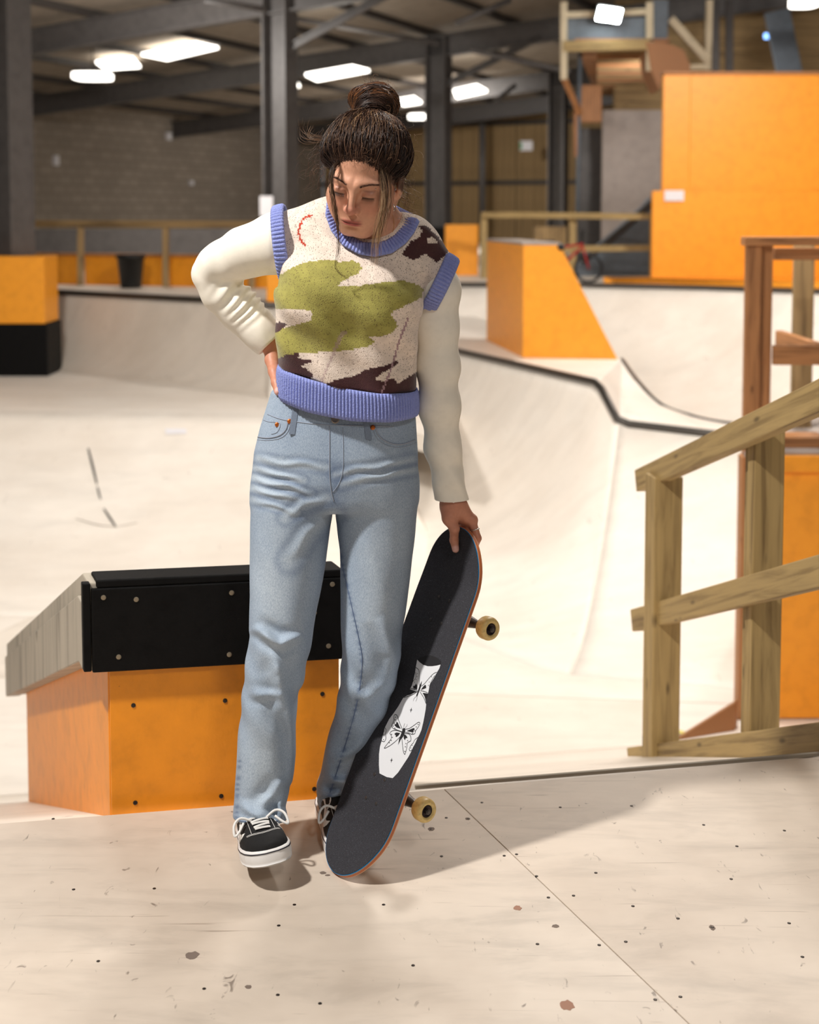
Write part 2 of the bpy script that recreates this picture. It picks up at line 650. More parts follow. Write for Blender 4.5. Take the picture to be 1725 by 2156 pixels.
# bowl floor in joined sheets
bf = prism('bowl_floor', [(-14, 5.0), (14, 5.0), (14, 34), (-14, 34)], ZF - 0.2, ZF - 0.012, BOWL2)
tag(bf, 'pale ply floor at the bottom of the bowl', 'floor', kind='structure')
xs = [-14, -6.2, -3.1, -0.62, 1.55, 3.9, 14]
ys = [5.0, 7.9, 10.3, 34]
for i in range(len(xs) - 1):
    for j in range(len(ys) - 1):
        sk = lambda x, y: (x + (y - 8) * 0.34, y - x * 0.10)
        quad = [sk(xs[i] + .004, ys[j] + .004), sk(xs[i + 1] - .004, ys[j] + .004), sk(xs[i + 1] - .004, ys[j + 1] - .004), sk(xs[i] + .004, ys[j + 1] - .004)]
        prism('ply_sheet', quad, ZF - 0.012, ZF + 0.0005 * ((i + j) % 2), BOWL if (i + j) % 3 else BOWL2, bf)

# left ramp: big curved transition up to the middle deck
tl = [at(-700, 862, 13.2), at(-100, 866, 12.7), at(300, 868, 12.6), at(640, 880, 12.4), at(760, 885, 12.3)]
tl = [np.array([p[0], p[1], ZM]) for p in tl]
tl.append(np.array([tl[-1][0] + 0.75, tl[-1][1] - 1.3, ZF + 0.02]))
bl = [np.array([p[0] + 0.25, p[1] - 3.2, ZF]) for p in tl[:-1]] + [np.array([tl[-1][0] + 0.1, tl[-1][1] - 1.7, ZF])]
rl = loft('quarter_pipe', bl, tl, BOWL, None, 42, 22, 40, 0.05)
tag(rl, 'wide cream plywood curved ramp filling the left of the bowl', 'ramp', kind='structure')
md = prism('middle_deck', [tuple(p[:2]) for p in tl] + [(1.2, 24.5), (-12, 24.5)], ZM - 0.15, ZM, BOWL)
tag(md, 'narrow flat ply ledge above the left ramp', 'deck', kind='structure')

# far ramp wall with its coping, all the way across
far_px = [(-420, 590), (95, 613), (430, 631), (590, 643), (668, 606), (780, 599), (960, 599), (1230, 600), (1480, 605), (1725, 613), (2150, 628)]
tf = [onz(px, py, ZD) for px, py in far_px]
bfp = [np.array([p[0] + 0.05, p[1] - 0.75, ZM + 0.001]) for p in tf[:4]]
bfp[0][0] -= .2
wl = loft('wall_ramp', bfp, tf[:4], BOWL2, None, 62, 16, 30, 0.05)
tag(wl, 'short worn ramp wall with stickers behind the left ramp', 'ramp', kind='structure')
bfr = [np.array([p[0] - 0.05, p[1] - 3.6, ZF]) for p in tf[3:]]
wr = loft('wall_ramp', bfr, tf[3:], BOWL, None, 66, 22, 60, 0.05)
tag(wr, 'tall pale curved ramp wall below the big orange wall', 'ramp', kind='structure')
fd = prism('far_deck', [tuple(p[:2]) for p in tf] + [(20, 60), (-30, 60)], ZD - 0.3, ZD, BOWL2)
tag(fd, 'far upper deck behind the ramps', 'deck', kind='structure')
cp1 = tube('coping', [p + np.array([0, -0.02, 0.0]) for p in tf[:4]], 0.035, COPING, wl)
cp2 = tube('coping', [p + np.array([0, -0.02, 0.0]) for p in tf[4:]], 0.035, COPING, wr)
for px, py, w, h, mm in [(155, 711, .16, .05, WHITE), (122, 722, .05, .06, TAPE_Y), (122, 768, .05, .05, TAPE_Y)]:
    c = at(px, py, tf[1][1] - 0.42 - (py - 700) * 0.004)
    box('sticker', c, (w, 0.012, h), mm, wl, ((1, 0, 0), (0, .8, .6), (0, -.6, .8)))

# island: front ramp face, small deck, orange kicker box
ct = [onz(700, 690, 0.0), onz(960, 738, 0.0), onz(1260, 806, 0.0), at(1304, 890, 10.55), at(1490, 912, 10.2), at(1640, 925, 10.0)]
cb = [np.array([-0.95, 9.6, ZF]), np.array([0.05, 9.3, ZF]), np.array([0.80, 8.35, ZF]), np.array([1.02, 8.2, ZF]), np.array([2.15, 7.9, ZF]), np.array([3.0, 7.7, ZF])]
is1 = loft('island_ramp', cb[:4], ct[:4], BOWL, None, 62, 22, 40, 0.05)
tag(is1, 'curved ply face of the central island with dark coping', 'ramp', kind='structure')
is2 = loft('island_ramp', cb[3:], ct[3:], BOWL, None, 25, 12, 16, 0.05)
tag(is2, 'flat pale bank on the right flank of the central island', 'ramp', kind='structure')
bk = [onz(640, 640, 0.0), onz(960, 655, 0.0), onz(1310, 757, 0.0), at(1345, 805, 11.9), at(1392, 852, 11.4), at(1455, 876, 11.1), at(1535, 892, 10.8), at(1700, 905, 10.6)]
fr = spline_lin(ct, 24)
bkr = spline_lin(bk, 24)
top_pts_f = [ct[0], ct[1], ct[2], ct[3], ct[4], ct[5]]
V = top_pts_f + bk
nf = len(top_pts_f)
IV = np.array(V)
idx = [(0, 1, 7, 6), (1, 2, 8, 7), (2, 3, 10, 9, 8), (3, 4, 12, 11, 10), (4, 5, 13, 12)]
isl = mk('island_deck', IV, idx, BOWL)
so = isl.modifiers.new('thickness', 'SOLIDIFY')
so.thickness = 0.07
so.offset = -1
tag(isl, 'small flat ply deck on top of the central island', 'deck', kind='structure')
cpf = tube('coping', [p + np.array([0, -0.01, 0.0]) for p in spline_lin(ct, 60)], 0.032, COPING, isl)
cpb = tube('coping', [p + np.array([0, 0.0, 0.0]) for p in spline(bk[2:], 40)], 0.020, COPING, isl)
ib = loft('island_ramp', [np.array([p[0] + .2, p[1] + 1.6, ZF]) for p in bk[::-1]], bk[::-1], BOWL2, None, 50, 10, 20, 0.04)
tag(ib, 'back slope of the central island', 'ramp', kind='structure')

k0, k1, k2 = onz(1025, 716), onz(1101, 753), onz(1301, 757)
kh = 1.10
dk = k2 - k1
back = k0 - k1
kick = thing('kicker_box', 'tall orange plywood box with one slanted side on the central island', 'ramp box', (k0 + k2) / 2)
tl2 = (at(1180, 514, k1[1] + 0.01) - k1) @ (dk / np.linalg.norm(dk))
u_ = dk / np.linalg.norm(dk)
zt = kh
top1, top0, top2 = k1 + [0, 0, zt], k0 + [0, 0, zt], k1 + u_ * tl2 + [0, 0, zt]
V = [k1, k2, top2, top1, k0, k2 + back, top2 + back, top0]
mk('body', V, [(0, 1, 2, 3), (5, 4, 7, 6), (4, 0, 3, 7), (1, 5, 6, 2), (3, 2, 6, 7), (0, 4, 5, 1)], ORANGE, kick)
cv = [top1 + [-.01, -.01, 0.001], top2 + [.01, -.01, 0.001], top2 + back + [.01, .01, 0.001], top0 + [-.01, .01, 0.001]]
cv = cv + [p + np.array([0, 0, 0.025]) for p in cv]
mk('top_board', cv, [(3, 2, 1, 0), (4, 5, 6, 7), (0, 1, 5, 4), (1, 2, 6, 5), (2, 3, 7, 6), (3, 0, 4, 7)], GREYWALL, kick)
tube('coping', [top2 + [0.015, -.02, -.02], top2 + back + [0.015, .02, -.02]], 0.035, PLASTIC, kick)

# marks on the ramp (shape of their own): long black scrape and a white sticker
bvh_r = None


def drop_on(obj_eval_pts, faces, p, d):
    t = BVHTree.FromPolygons([tuple(v) for v in obj_eval_pts], faces)
    h = t.ray_cast(Vector([float(c) for c in p]), Vector([float(c) for c in d]))
    return None if h[0] is None else np.array(h[0])


def mesh_world(o):
    w = world_loc(o)
    return [np.array(v.co) + w for v in o.data.vertices], [tuple(p.vertices) for p in o.data.polygons]


rv, rf = mesh_world(rl)
RT = BVHTree.FromPolygons([tuple(v) for v in rv], rf)


def on_ramp(px, py, lift=0.006):
    d = ray(px, py)
    h = RT.ray_cast(Vector(CAM), Vector(d / np.linalg.norm(d)))
    if h[0] is None:
        return at(px, py, 12.0)
    n = np.array(h[1])
    if n @ d > 0:
        n = -n
    return np.array(h[0]) + n * lift


for k, (pts, wd) in enumerate([([(186, 945), (196, 985), (204, 1020)], .022), ([(205, 1026), (212, 1052)], .016), ([(219, 1072), (232, 1092), (244, 1110)], .02),
                               ([(160, 1093), (205, 1106), (248, 1110)], .006), ([(248, 1110), (290, 1102)], .005)]):
    ln = np.array([on_ramp(*q) for q in spline(np.array([(a, b, 0) for a, b in pts]), 9)[:, :2]])
    t_, s_, b_ = frames(ln, (0.9, 0.1, 0.1))
    wv = wd * (0.4 + 0.6 * np.sin(np.linspace(0.4, 2.8, 9)))[:, None]
    V = np.concatenate([ln - s_ * wv / 2, ln + s_ * wv / 2])
    sm = mk('scrape_mark', V, [(i, i + 1, 10 + i, 9 + i) for i in range(8)], material('scrape', srgb(52, 50, 46) if k < 3 else srgb(140, 130, 118), 0.8), rl)
    sld = sm.modifiers.new('thickness', 'SOLIDIFY')
    sld.thickness = 0.002
c4 = [on_ramp(348, 904), on_ramp(392, 904), on_ramp(394, 914), on_ramp(350, 915)]
st = mk('sticker', c4, [(0, 1, 2, 3)], WHITE, rl)
sld = st.modifiers.new('thickness', 'SOLIDIFY')
sld.thickness = 0.002

# ------------------------------------------------------------------ hubba ledge beside the deck
gdir = np.array([-0.371, 0.928, 0.0])
hub = thing('grind_ledge', 'orange grind ledge with black end board and grey sloping cap behind the skater', 'ledge', at(460, 1700, 3.10))
Lc = at(177, 1413, 3.035)
Rc = at(719, 1388, 3.135)
Lx, Rx = np.array([Lc[0], Lc[1], 0]), np.array([Rc[0], Rc[1], 0])
wd = (Rx - Lx) / np.linalg.norm(Rx - Lx)
LW = np.linalg.norm(Rx - Lx)
ZB, ZT = 0.334, 0.545
SL = math.tan(math.radians(21.0))


def hp(l, s, z):
    """ledge point: l across from the left, s along the run, z height above deck at the near end (drops with the bank)"""
    dz = 0 if s < 0.09 else -(s - 0.09) * SL
    return Lx + wd * l + gdir * s + np.array([0, 0, z + dz])


def run_slab(name, l0, l1, s0, s1, z0, z1, mat, parent, bv=0.003, flat_bottom=None):
    ss = [s for s in (s0, 0.09, s1) if s0 <= s <= s1]
    ss = sorted(set(ss))
    V, f = [], []
    for s in ss:
        b0 = hp(l0, s, z0) if flat_bottom is None else np.append(hp(l0, s, 0)[:2], flat_bottom)
        b1 = hp(l1, s, z0) if flat_bottom is None else np.append(hp(l1, s, 0)[:2], flat_bottom)
        V += [b0, b1, hp(l1, s, z1), hp(l0, s, z1)]
    n = len(ss)
    for i in range(n - 1):
        for k in range(4):
            f.append((i * 4 + k, (i + 1) * 4 + k, (i + 1) * 4 + (k + 1) % 4, i * 4 + (k + 1) % 4))
    f.append((0, 1, 2, 3))
    f.append(tuple((n - 1) * 4 + k for k in (3, 2, 1, 0)))
    f = [tuple(reversed(q)) for q in f] if False else f
    o = mk(name, V, f, mat, parent)
    ul = o.data.uv_layers.new(name='UVMap')
    for lp in o.data.loops:
        c = np.array(o.data.vertices[lp.vertex_index].co)
        ul.data[lp.index].uv = (c @ gdir * 0.25 + c[2] * 1.2, c @ wd + c @ gdir * 0.6)
    if bv:
        bevel(o, bv, 2)
    return o


run_slab('orange_side_panel', 0.057, 0.12, 0.022, 2.0, 0, ZB + 0.02, ORANGE_W, hub, 0.002, -1.4)
run_slab('inner_body', 0.121, LW - 0.02, 0.05, 1.95, 0, ZB + 0.02, DARKWOOD, hub, 0.002, -1.4)
fpn = run_slab('orange_front_panel', 0.060, LW - 0.002, 0.012, 0.0215, -0.3, ZB + 0.012, ORANGE_W, hub, 0.001)
run_slab('cap_plank', 0.012, LW + 0.0, 0.0, 2.28, ZT - 0.052, ZT, GREYPLY, hub, 0.004)
run_slab('side_board', 0.0, 0.055, 0.0155, 0.80, ZB - 0.004, ZT - 0.054, GREYPLY, hub, 0.003)
run_slab('side_board', 0.002, 0.055, 0.804, 2.25, ZB - 0.004, ZT - 0.054, GREYPLY, hub, 0.003)
run_slab('cap_core', 0.058, LW - 0.004, 0.0155, 2.2, ZB, ZT - 0.054, DARKWOOD, hub, 0.0)
eb = run_slab('end_board', 0.018, LW + 0.002, -0.012, -0.001, ZB, ZT - 0.012, BLACK, hub, 0.003)
run_slab('corner_strip', -0.002, 0.0165, -0.010, 0.014, ZB + 0.002, ZT + 0.001, BLACK, hub, 0.003)
run_slab('top_strip', 0.03, LW + 0.002, -0.010, 0.075, ZT - 0.0115, ZT + 0.008, BLACK, hub, 0.004)
sc_b = disc_mesh('screw_black', 0.0055, SCREW, 10, 0.002)
sc_z = disc_mesh('screw_zinc', 0.0060, BRASS, 10, 0.002)
nrm = -np.array([-wd[1], wd[0], 0])
if nrm[1] > 0:
    nrm = -nrm


def on_plane(px, py, p0, n):
    d = ray(px, py)
    return CAM + d * (((p0 - CAM) @ n) / (d @ n))


pb = hp(0, -0.012, 0)
po = hp(0, 0.012, 0)
for px, py in [(218, 1258), (287, 1262), (488, 1248), (250, 1383), (483, 1378), (692, 1360), (662, 1290), (700, 1230)]:
    place('screw', sc_z, on_plane(px, py, pb, nrm), nrm, hub)
for px, py in [(281, 1485), (474, 1475), (679, 1461), (285, 1690), (466, 1676), (662, 1661), (500, 1664)]:
    place('screw', sc_b, on_plane(px, py, po, nrm), nrm, hub)

# ------------------------------------------------------------------ handrail going down the bank on the right
hr = thing('handrail', 'yellowish timber handrail with two posts going down the bank on the right', 'railing', (1.05, 3.5, 0.0))
r0b, r1b = at(1760, 1552, 3.36), at(1334, 1597, 5.0)     # bottom beam centre line
r0m, r1m = at(1760, 1196, 3.36), at(1341, 1306, 4.98)
r0t, r1t = at(1760, 822, 3.36), at(1350, 1012, 4.95)
for nm, p, q in (('bottom_rail', r0b, r1b), ('middle_rail', r0m, r1m), ('top_rail', r0t, r1t)):
    e = (q - p) / np.linalg.norm(q - p)
    beam(nm, p - e * 0.5, q, 0.045, 0.082, TREATED, hr, bev=0.004)
hside = np.cross((r1t - r0t) / np.linalg.norm(r1t - r0t), (0, 0, 1))
hside /= np.linalg.norm(hside)


def rail_post(px_t, py_t, px_b, py_b, Y, w, d):
    t, b = at(px_t, py_t, Y), at(px_b, py_b, Y)
    b = np.array([(t[0] + b[0]) / 2, Y, b[2] - 0.05])
    t = np.array([b[0], Y, t[2]])
    fdir = np.array([r1t[0] - r0t[0], r1t[1] - r0t[1], 0])
    fdir /= np.linalg.norm(fdir)
    ax = (np.array([0, 0, 1.0]), np.array([0.985, 0.17, 0]), np.array([-0.17, 0.985, 0]))
    o = mk('post', box_verts((t + b) / 2, (abs(t[2] - b[2]) / 2, w / 2, d / 2), ax), BOXF, TREATED, hr)
    uv_box(o, ax, None)
    return bevel(o, 0.004)


rail_post(1402, 1000, 1388, 1575, 4.72, 0.106, 0.10)
rail_post(1615, 905, 1603, 1545, 3.98, 0.098, 0.05)
rail_post(1592, 905, 1578, 1545, 4.03, 0.020, 0.098)
rail_post(1376, 1000, 1364, 1575, 4.78, 0.012, 0.105)
for px, py, r0, r1, Y in [(1640, 1224, r0m, r1m, 3.8), (1650, 1232, r0m, r1m, 3.8), (1560, 880, r0t, r1t, 4.1)]:
    pass

# ------------------------------------------------------------------ orange tower with timber guard rail on the right
tw = thing('viewing_tower', 'orange panelled box with brown timber guard rail on the right edge', 'platform', (2.6, 7.9, ZF))
TY = 7.45
x0 = at(1566, 1200, TY)[0]
zt_ = at(1640, 962, TY)[2]
box('front_panel', (x0 + 1.03, TY + 0.02, (ZF + zt_) / 2 - 0.02), (1.98, 0.03, zt_ - ZF - 0.06), ORANGE, tw, None, 0.002)
box('top_lip', (x0 + 1.03, TY - 0.005, zt_ - 0.035), (2.02, 0.06, 0.09), ORANGE, tw, None, 0.003)
box('corner_timber', (x0 + 0.005, TY + 0.05, (ZF + zt_) / 2), (0.045, 0.10, zt_ - ZF), BROWN, tw, None, 0.003)
prism('side_panel', [(x0 + 0.03, TY + 0.11), (x0 + 0.06, TY + 0.11), (x0 + 0.45, TY + 1.5), (x0 + 0.42, TY + 1.5)], ZF, zt_ - 0.06, BROWN, tw)
prism('deck_board', [(x0 - 0.01, TY), (x0 + 2.1, TY), (x0 + 2.5, TY + 1.5), (x0 + 0.42, TY + 1.5)], zt_, zt_ + 0.024, GREYWALL, tw)
box('loose_block', (x0 + 0.36, TY + 0.25, zt_ + 0.055), (0.30, 0.20, 0.06), BROWN, tw, None, 0.003)
ztop = at(1600, 508, TY)[2]
px0 = at(1589, 700, TY)[0]
px1 = at(1613, 700, TY + 0.03)[0]
box('post', (px0, TY + 0.06, (zt_ + ztop) / 2 - 0.2), (0.085, 0.045, ztop - zt_ + 0.4), BROWN, tw, None, 0.004)
box('post', (px1 + 0.012, TY + 0.11, (zt_ + ztop) / 2 - 0.18), (0.075, 0.045, ztop - zt_ + 0.36), BROWN, tw, None, 0.004)
box('post', (at(1690, 700, TY + 0.9)[0], TY + 0.9, (zt_ + ztop) / 2 - 0.02), (0.125, 0.05, ztop - zt_ - 0.05), DARKWOOD, tw, None, 0.004)
box('post', (px0 + 1.85, TY + 0.06, (zt_ + ztop) / 2), (0.09, 0.045, ztop - zt_), BROWN, tw, None, 0.004)
box('cap_rail', (px0 + 0.9, TY + 0.06, ztop + 0.0), (1.92, 0.10, 0.05), BROWN, tw, None, 0.004)
box('top_rail', (px0 + 1.0, TY + 0.15, ztop - 0.075), (1.72, 0.045, 0.07), BROWN, tw, None, 0.004)
zm_ = at(1680, 750, TY)[2]
box('middle_rail', (px1 + 0.95, TY + 0.06, zm_), (1.80, 0.045, 0.11), BROWN, tw, None, 0.004)
box('middle_rail', (at(1690, 700, TY + 0.5)[0] - 0.02, TY + 0.5, zm_ + 0.015), (0.05, 0.86, 0.10), BROWN, tw, None, 0.004)
# low wedge of boarding at its foot
V = [onz(1420, 1560, ZF), onz(1547, 1538, ZF), onz(1547, 1538, ZF) + [0, 0, 0.16]]
V = V + [p + np.array([0.03, 0.06, 0]) for p in V]
mk('foot_wedge', V, [(0, 1, 2), (5, 4, 3), (0, 3, 4, 1), (1, 4, 5, 2), (2, 5, 3, 0)], BROWN, tw)
# hazard tape on the bowl floor
tp0, tp1 = onz(1300, 1617, ZF), onz(1440, 1540, ZF)
tape = thing('hazard_tape', 'worn yellow and grey striped floor tape beside the handrail', 'tape', (tp0 + tp1) / 2)
nt = 16
for i in range(nt):
    a_, b_ = tp0 + (tp1 - tp0) * i / nt, tp0 + (tp1 - tp0) * (i + 0.96) / nt
    beam('stripe', a_ + [0, 0, 0.001], b_ + [0, 0, 0.001], 0.10, 0.003, TAPE_Y if i % 2 else TAPE_K, tape, bev=0)

# ------------------------------------------------------------------ hall shell
UW, VW = 42.6, -22.6                      # end wall, side wall


def roof_z(v):
    return 4.35 + 0.084 * (v + 22.6) if v < 6 else 4.35 + 0.084 * 28.6 - 0.05 * (v - 6)


wb = mk('wall_left', [uv(-4, VW, -1.6), uv(UW, VW, -1.6), uv(UW, VW, 4.6), uv(-4, VW, 4.6), uv(-4, VW - .3, -1.6), uv(UW, VW - .3, -1.6), uv(UW, VW - .3, 4.6), uv(-4, VW - .3, 4.6)],
        [(0, 1, 2, 3), (5, 4, 7, 6), (3, 2, 6, 7), (4, 0, 3, 7), (1, 5, 6, 2), (0, 4, 5, 1)], BRICK,
        uvs=[(-4, -1.6), (UW, -1.6), (UW, 4.6), (-4, 4.6)] * 2)
tag(wb, 'grey breeze-block side wall of the hall', 'wall', kind='structure')
# end wall: vertical timber boards on rails, each board its own piece
we = beam('wall_back', uv(UW + 0.2, VW, 2.0), uv(UW + 0.2, 14, 2.0), 0.1, 7.2, STEEL_D, None, bev=0)
tag(we, 'end wall of the hall behind vertical timber boards', 'wall', kind='structure')
bme = None
v_ = VW + 0.2
brd = 0
while v_ < 1.5:
    w_ = 0.21 + 0.02 * rng.random()
    if bme is None:
        o = beam('board', uv(UW, v_, -0.4), uv(UW, v_, 5.6), 0.205, 0.03, DARKWOOD, we, up=tuple(A), bev=0)
        bme = o
    else:
        o = bme.copy()
        COL.objects.link(o)
        p = uv(UW - 0.012 * (brd % 3), v_, -0.4) - uv(UW, VW + 0.2, -0.4)
        o.location = bme.location + Vector([float(c) for c in p])
    v_ += w_
    brd += 1
for z_ in (2.45, 4.45):
    beam('rail', uv(UW - 0.08, VW, z_), uv(UW - 0.08, 4, z_), 0.08, 0.14, STEEL_D, we, bev=0)
rf_ = mk('ceiling', [uv(-6, VW - .3, roof_z(VW)), uv(UW + 1, VW - .3, roof_z(VW)), uv(UW + 1, 6, roof_z(5.99)), uv(-6, 6, roof_z(5.99)), uv(UW + 1, 26, roof_z(26)), uv(-6, 26, roof_z(26))],
         [(0, 3, 2, 1), (3, 5, 4, 2)], ROOF)
sl = rf_.modifiers.new('thickness', 'SOLIDIFY')
sl.thickness = 0.12
sl.offset = -1
tag(rf_, 'low pitched hall roof lined with grey sheets', 'ceiling', kind='structure')
# purlins along the hall
v_ = VW + 1.0
while v_ < 14:
    p = beam('purlin', uv(-4, v_, roof_z(v_) - 0.10), uv(UW, v_, roof_z(v_) - 0.10), 0.13, 0.24, STEEL_D, rf_, bev=0)
    v_ += 1.75
# portal frames: column with rafter
COLS = [(12.5, -10.85), (19.0, -10.85), (25.6, -10.85), (33.2, -10.7)]
names = ['nearest steel column on the left with orange and black padding at its foot', 'second steel column left of the skater carrying a white notice',
         'third steel column just right of the skater', 'farthest steel column beside the timber boarded wall']


def h_section(name, p0, p1, w, d, mat, parent, up):
    """rolled steel H section as one mesh"""
    p0, p1 = np.asarray(p0, float), np.asarray(p1, float)
    a = (p1 - p0) / np.linalg.norm(p1 - p0)
    s = np.cross(a, up)
    s /= np.linalg.norm(s)
    u = np.cross(s, a)
    tf_, tw_ = 0.035, 0.03
    prof = [(-w / 2, -d / 2), (w / 2, -d / 2), (w / 2, -d / 2 + tf_), (tw_ / 2, -d / 2 + tf_), (tw_ / 2, d / 2 - tf_), (w / 2, d / 2 - tf_),
            (w / 2, d / 2), (-w / 2, d / 2), (-w / 2, d / 2 - tf_), (-tw_ / 2, d / 2 - tf_), (-tw_ / 2, -d / 2 + tf_), (-w / 2, -d / 2 + tf_)]
    n = len(prof)
    V = [p0 + s * x + u * y for x, y in prof] + [p1 + s * x + u * y for x, y in prof]
    f = [(i, (i + 1) % n, n + (i + 1) % n, n + i) for i in range(n)]
    f += [(11, 2, 1, 0), (10, 3, 2, 11), (9, 4, 3, 10), (8, 5, 4, 9), (7, 6, 5, 8)]
    f += [tuple(n + i for i in q[::-1]) for q in [(11, 2, 1, 0), (10, 3, 2, 11), (9, 4, 3, 10), (8, 5, 4, 9), (7, 6, 5, 8)]]
    return mk(name, V, f, mat, parent)


for (u0, v0), lb in zip(COLS, names):
    zb = ZM if u0 < 15 else ZD
    t = thing('steel_column', lb, 'column', uv(u0, v0, zb), 'steel portal frames of the hall')
    h_section('shaft', uv(u0, v0, zb), uv(u0, v0, roof_z(v0) - 0.3), 0.42, 0.44, STEEL, t, B)
    h_section('rafter', uv(u0, VW, roof_z(VW) - 0.48), uv(u0, 6, roof_z(5.9) - 0.48), 0.22, 0.46, STEEL, t, (0, 0, 1))
    h_section('haunch', uv(u0, v0 + 0.1, roof_z(v0) - 1.3), uv(u0, v0 + 2.2, roof_z(v0 + 2.2) - 0.6), 0.10, 0.12, STEEL, t, (0, 0, 1))
    if u0 < 15:
        c = uv(u0, v0, 0)
        zo, zk = at(50, 540, 15.4)[2], at(50, 682, 15.4)[2]
        xr = at(93, 650, 15.4)[0]
        box('orange_padding', (xr - 0.62, 15.72, (zo + zk) / 2), (1.24, 0.62, zo - zk), ORANGE, t, None, 0.01)
        box('black_padding', (xr - 0.60, 15.72, (zk + ZM) / 2), (1.26, 0.64, zk - ZM - 0.002), BLACK, t, None, 0.01)
        tube('cable', [uv(u0 - .25, v0 + .1, 4.4), uv(u0 - .27, v0 - .05, 3.2), uv(u0 - .27, v0 - .12, 2.0), uv(u0 - .27, v0 - .05, .8)], 0.012, STEEL_D, t, 6)
    if 15 < u0 < 22:
        nb = at(561, 434, 21.35)
        box('notice', nb, (0.21, 0.012, 0.32), WHITE, t, None, 0)
    if 22 < u0 < 30:
        c = uv(u0, v0, ZD + 0.35)
        box('black_padding', c, (0.62, 0.62, 0.7), BLACK, t, (tuple(B), tuple(A), (0, 0, 1)), 0.01)
u0 = 38.5
t = thing('roof_frame', 'far roof rafter ending on the block wall', 'beam', uv(u0, VW, 3.5), 'steel portal frames of the hall')
h_section('rafter', uv(u0, VW, roof_z(VW) - 0.48), uv(u0, 6, roof_z(5.9) - 0.48), 0.22, 0.5, STEEL_D, t, (0, 0, 1))
# grey down-pipe post in front of the boards and an exit sign
dp = tube('drain_pipe', [at(1016, 470, 43.5), at(1016, 232, 43.5)], 0.11, STEEL, None, 10)
tag(dp, 'round grey pipe standing in front of the timber boarded wall', 'pipe')
# long tie rods under the roof
for k, (p, q) in enumerate([((430, 0), (560, 20)), ((600, 35), (925, 92)), ((960, 50), (1075, 0)), ((990, 105), (1200, 150)), ((1040, 215), (1085, 180))]):
    Yd = (20.0, 24.0, 21.5, 23.5, 28)[k]
    r_ = tube('tie_rod', [at(*p, Yd), at(*q, Yd + 0.3)], 0.05, STEEL, None, 8)
    tag(r_, ['thin steel brace meeting the second column at the very top', 'long thin steel brace above the skater head', 'diagonal steel brace rising right from the third column',
             'thin steel brace under the roof left of the balcony', 'short diagonal brace above the timber boards'][k], 'brace', 'steel braces under the roof')


def on_roof(px, py, drop=0.0):
    d = ray(px, py)
    # z = 4.35 + .084*(v+22.6) - drop ;  v = X*B0 + Y*B1
    a = d[2] - 0.084 * (d @ B)
    t_ = (4.35 + 0.084 * 22.6 - drop - CAM[2]) / a
    return CAM + d * t_


sky = [([(298, 117), (352, 128), (460, 103), (412, 93)], 'largest lit panel in the roof on the left'),
       ([(202, 133), (222, 148), (296, 143), (280, 125)], 'small lit roof panel between the large one and the round lamp'),
       ([(643, 160), (668, 172), (778, 152), (742, 143)], 'long lit roof panel above the skater hair bun'),
       ([(588, 177), (594, 190), (632, 184), (624, 173)], 'lit roof panel just right of the second column'),
       ([(836, 213), (850, 224), (888, 218), (872, 207)], 'dim lit roof panel right of the hair bun'),
       ([(955, 193), (962, 208), (1026, 194), (1004, 182)], 'lit roof panel just right of the third column')]
for q, lb in sky:
    c = [on_roof(px, py, 0.27) for px, py in q] if q[0][0] < 300 else [onz(px, py, at(sum(a for a, _ in q) / 4, sum(b for _, b in q) / 4, 24.0 if q[0][1] < 165 else 31.0)[2]) for px, py in q]
    V = c + [p + np.array([0, 0, 0.05]) for p in c]
    o = mk('roof_light', V, [(0, 1, 2, 3), (7, 6, 5, 4), (0, 4, 5, 1), (1, 5, 6, 2), (2, 6, 7, 3), (3, 7, 4, 0)], LIGHT)
    tag(o, lb, 'roof light', 'lit panels in the roof')


def lamp_fixture(px, py, Y, L, W, lb):
    c = at(px, py, Y)
    t = thing('ceiling_lamp', lb, 'lamp', c, 'hanging lamps under the roof')
    n = 20
    pts = [(c[0] + L / 2 * math.copysign(abs(math.cos(a)) ** .6, math.cos(a)), c[1] + W / 2 * math.copysign(abs(math.sin(a)) ** .6, math.sin(a))) for a in np.linspace(0, 2 * math.pi, n, endpoint=False)]
    prism('diffuser', pts, c[2] - 0.05, c[2] + 0.05, LIGHT, t)
    prism('housing', [(c[0] + (x - c[0]) * 1.03, c[1] + (y - c[1]) * 1.03) for x, y in pts], c[2] + 0.052, c[2] + 0.11, STEEL, t)
    tube('hanger', [c + [0, 0, 0.1], c + [0, 0, 0.6]], 0.012, STEEL_D, t, 6)


lamp_fixture(195, 161, 27, 0.75, 0.9, 'round white lamp hanging under the roof on the left')
lamp_fixture(608, 209, 33, 0.42, 0.8, 'round lamp hanging just right of the second column')
lamp_fixture(881, 246, 38, 0.56, 0.8, 'lamp hanging low between the hair bun and the third column')
lamp_fixture(1700, 2, 19, 0.40, 0.8, 'lamp under the roof in the top right corner')
# the other lamps of the hall light from behind the frames; small boxes on the block wall
for (px, py, w, h), lb in zip([(355, 287, .20, .22), (118, 338, .16, .26), (403, 385, .14, .14)],
                              ['white box high on the block wall', 'white alarm box on the block wall beside the nearest column', 'small white box in the middle of the block wall']):
    d = ray(px, py)
    t_ = (VW + 0.06) / (d @ B)
    o = box('wall_box', CAM + d * t_, (w, 0.1, h), WHITE, None, (tuple(A), tuple(B), (0, 0, 1)), 0.01)
    tag(o, lb, 'box', 'small boxes on the block wall')
es = thing('exit_sign', 'small white and green exit sign on the timber boarded wall', 'sign', at(1107, 307, 42.0))
box('plate', at(1108, 307, 42.0), (0.40, 0.03, 0.30), WHITE, es, None, 0)
box('green_end', at(1097, 307, 41.97), (0.06, 0.02, 0.22), material('exit_green', srgb(40, 150, 90), 0.5), es, None, 0)

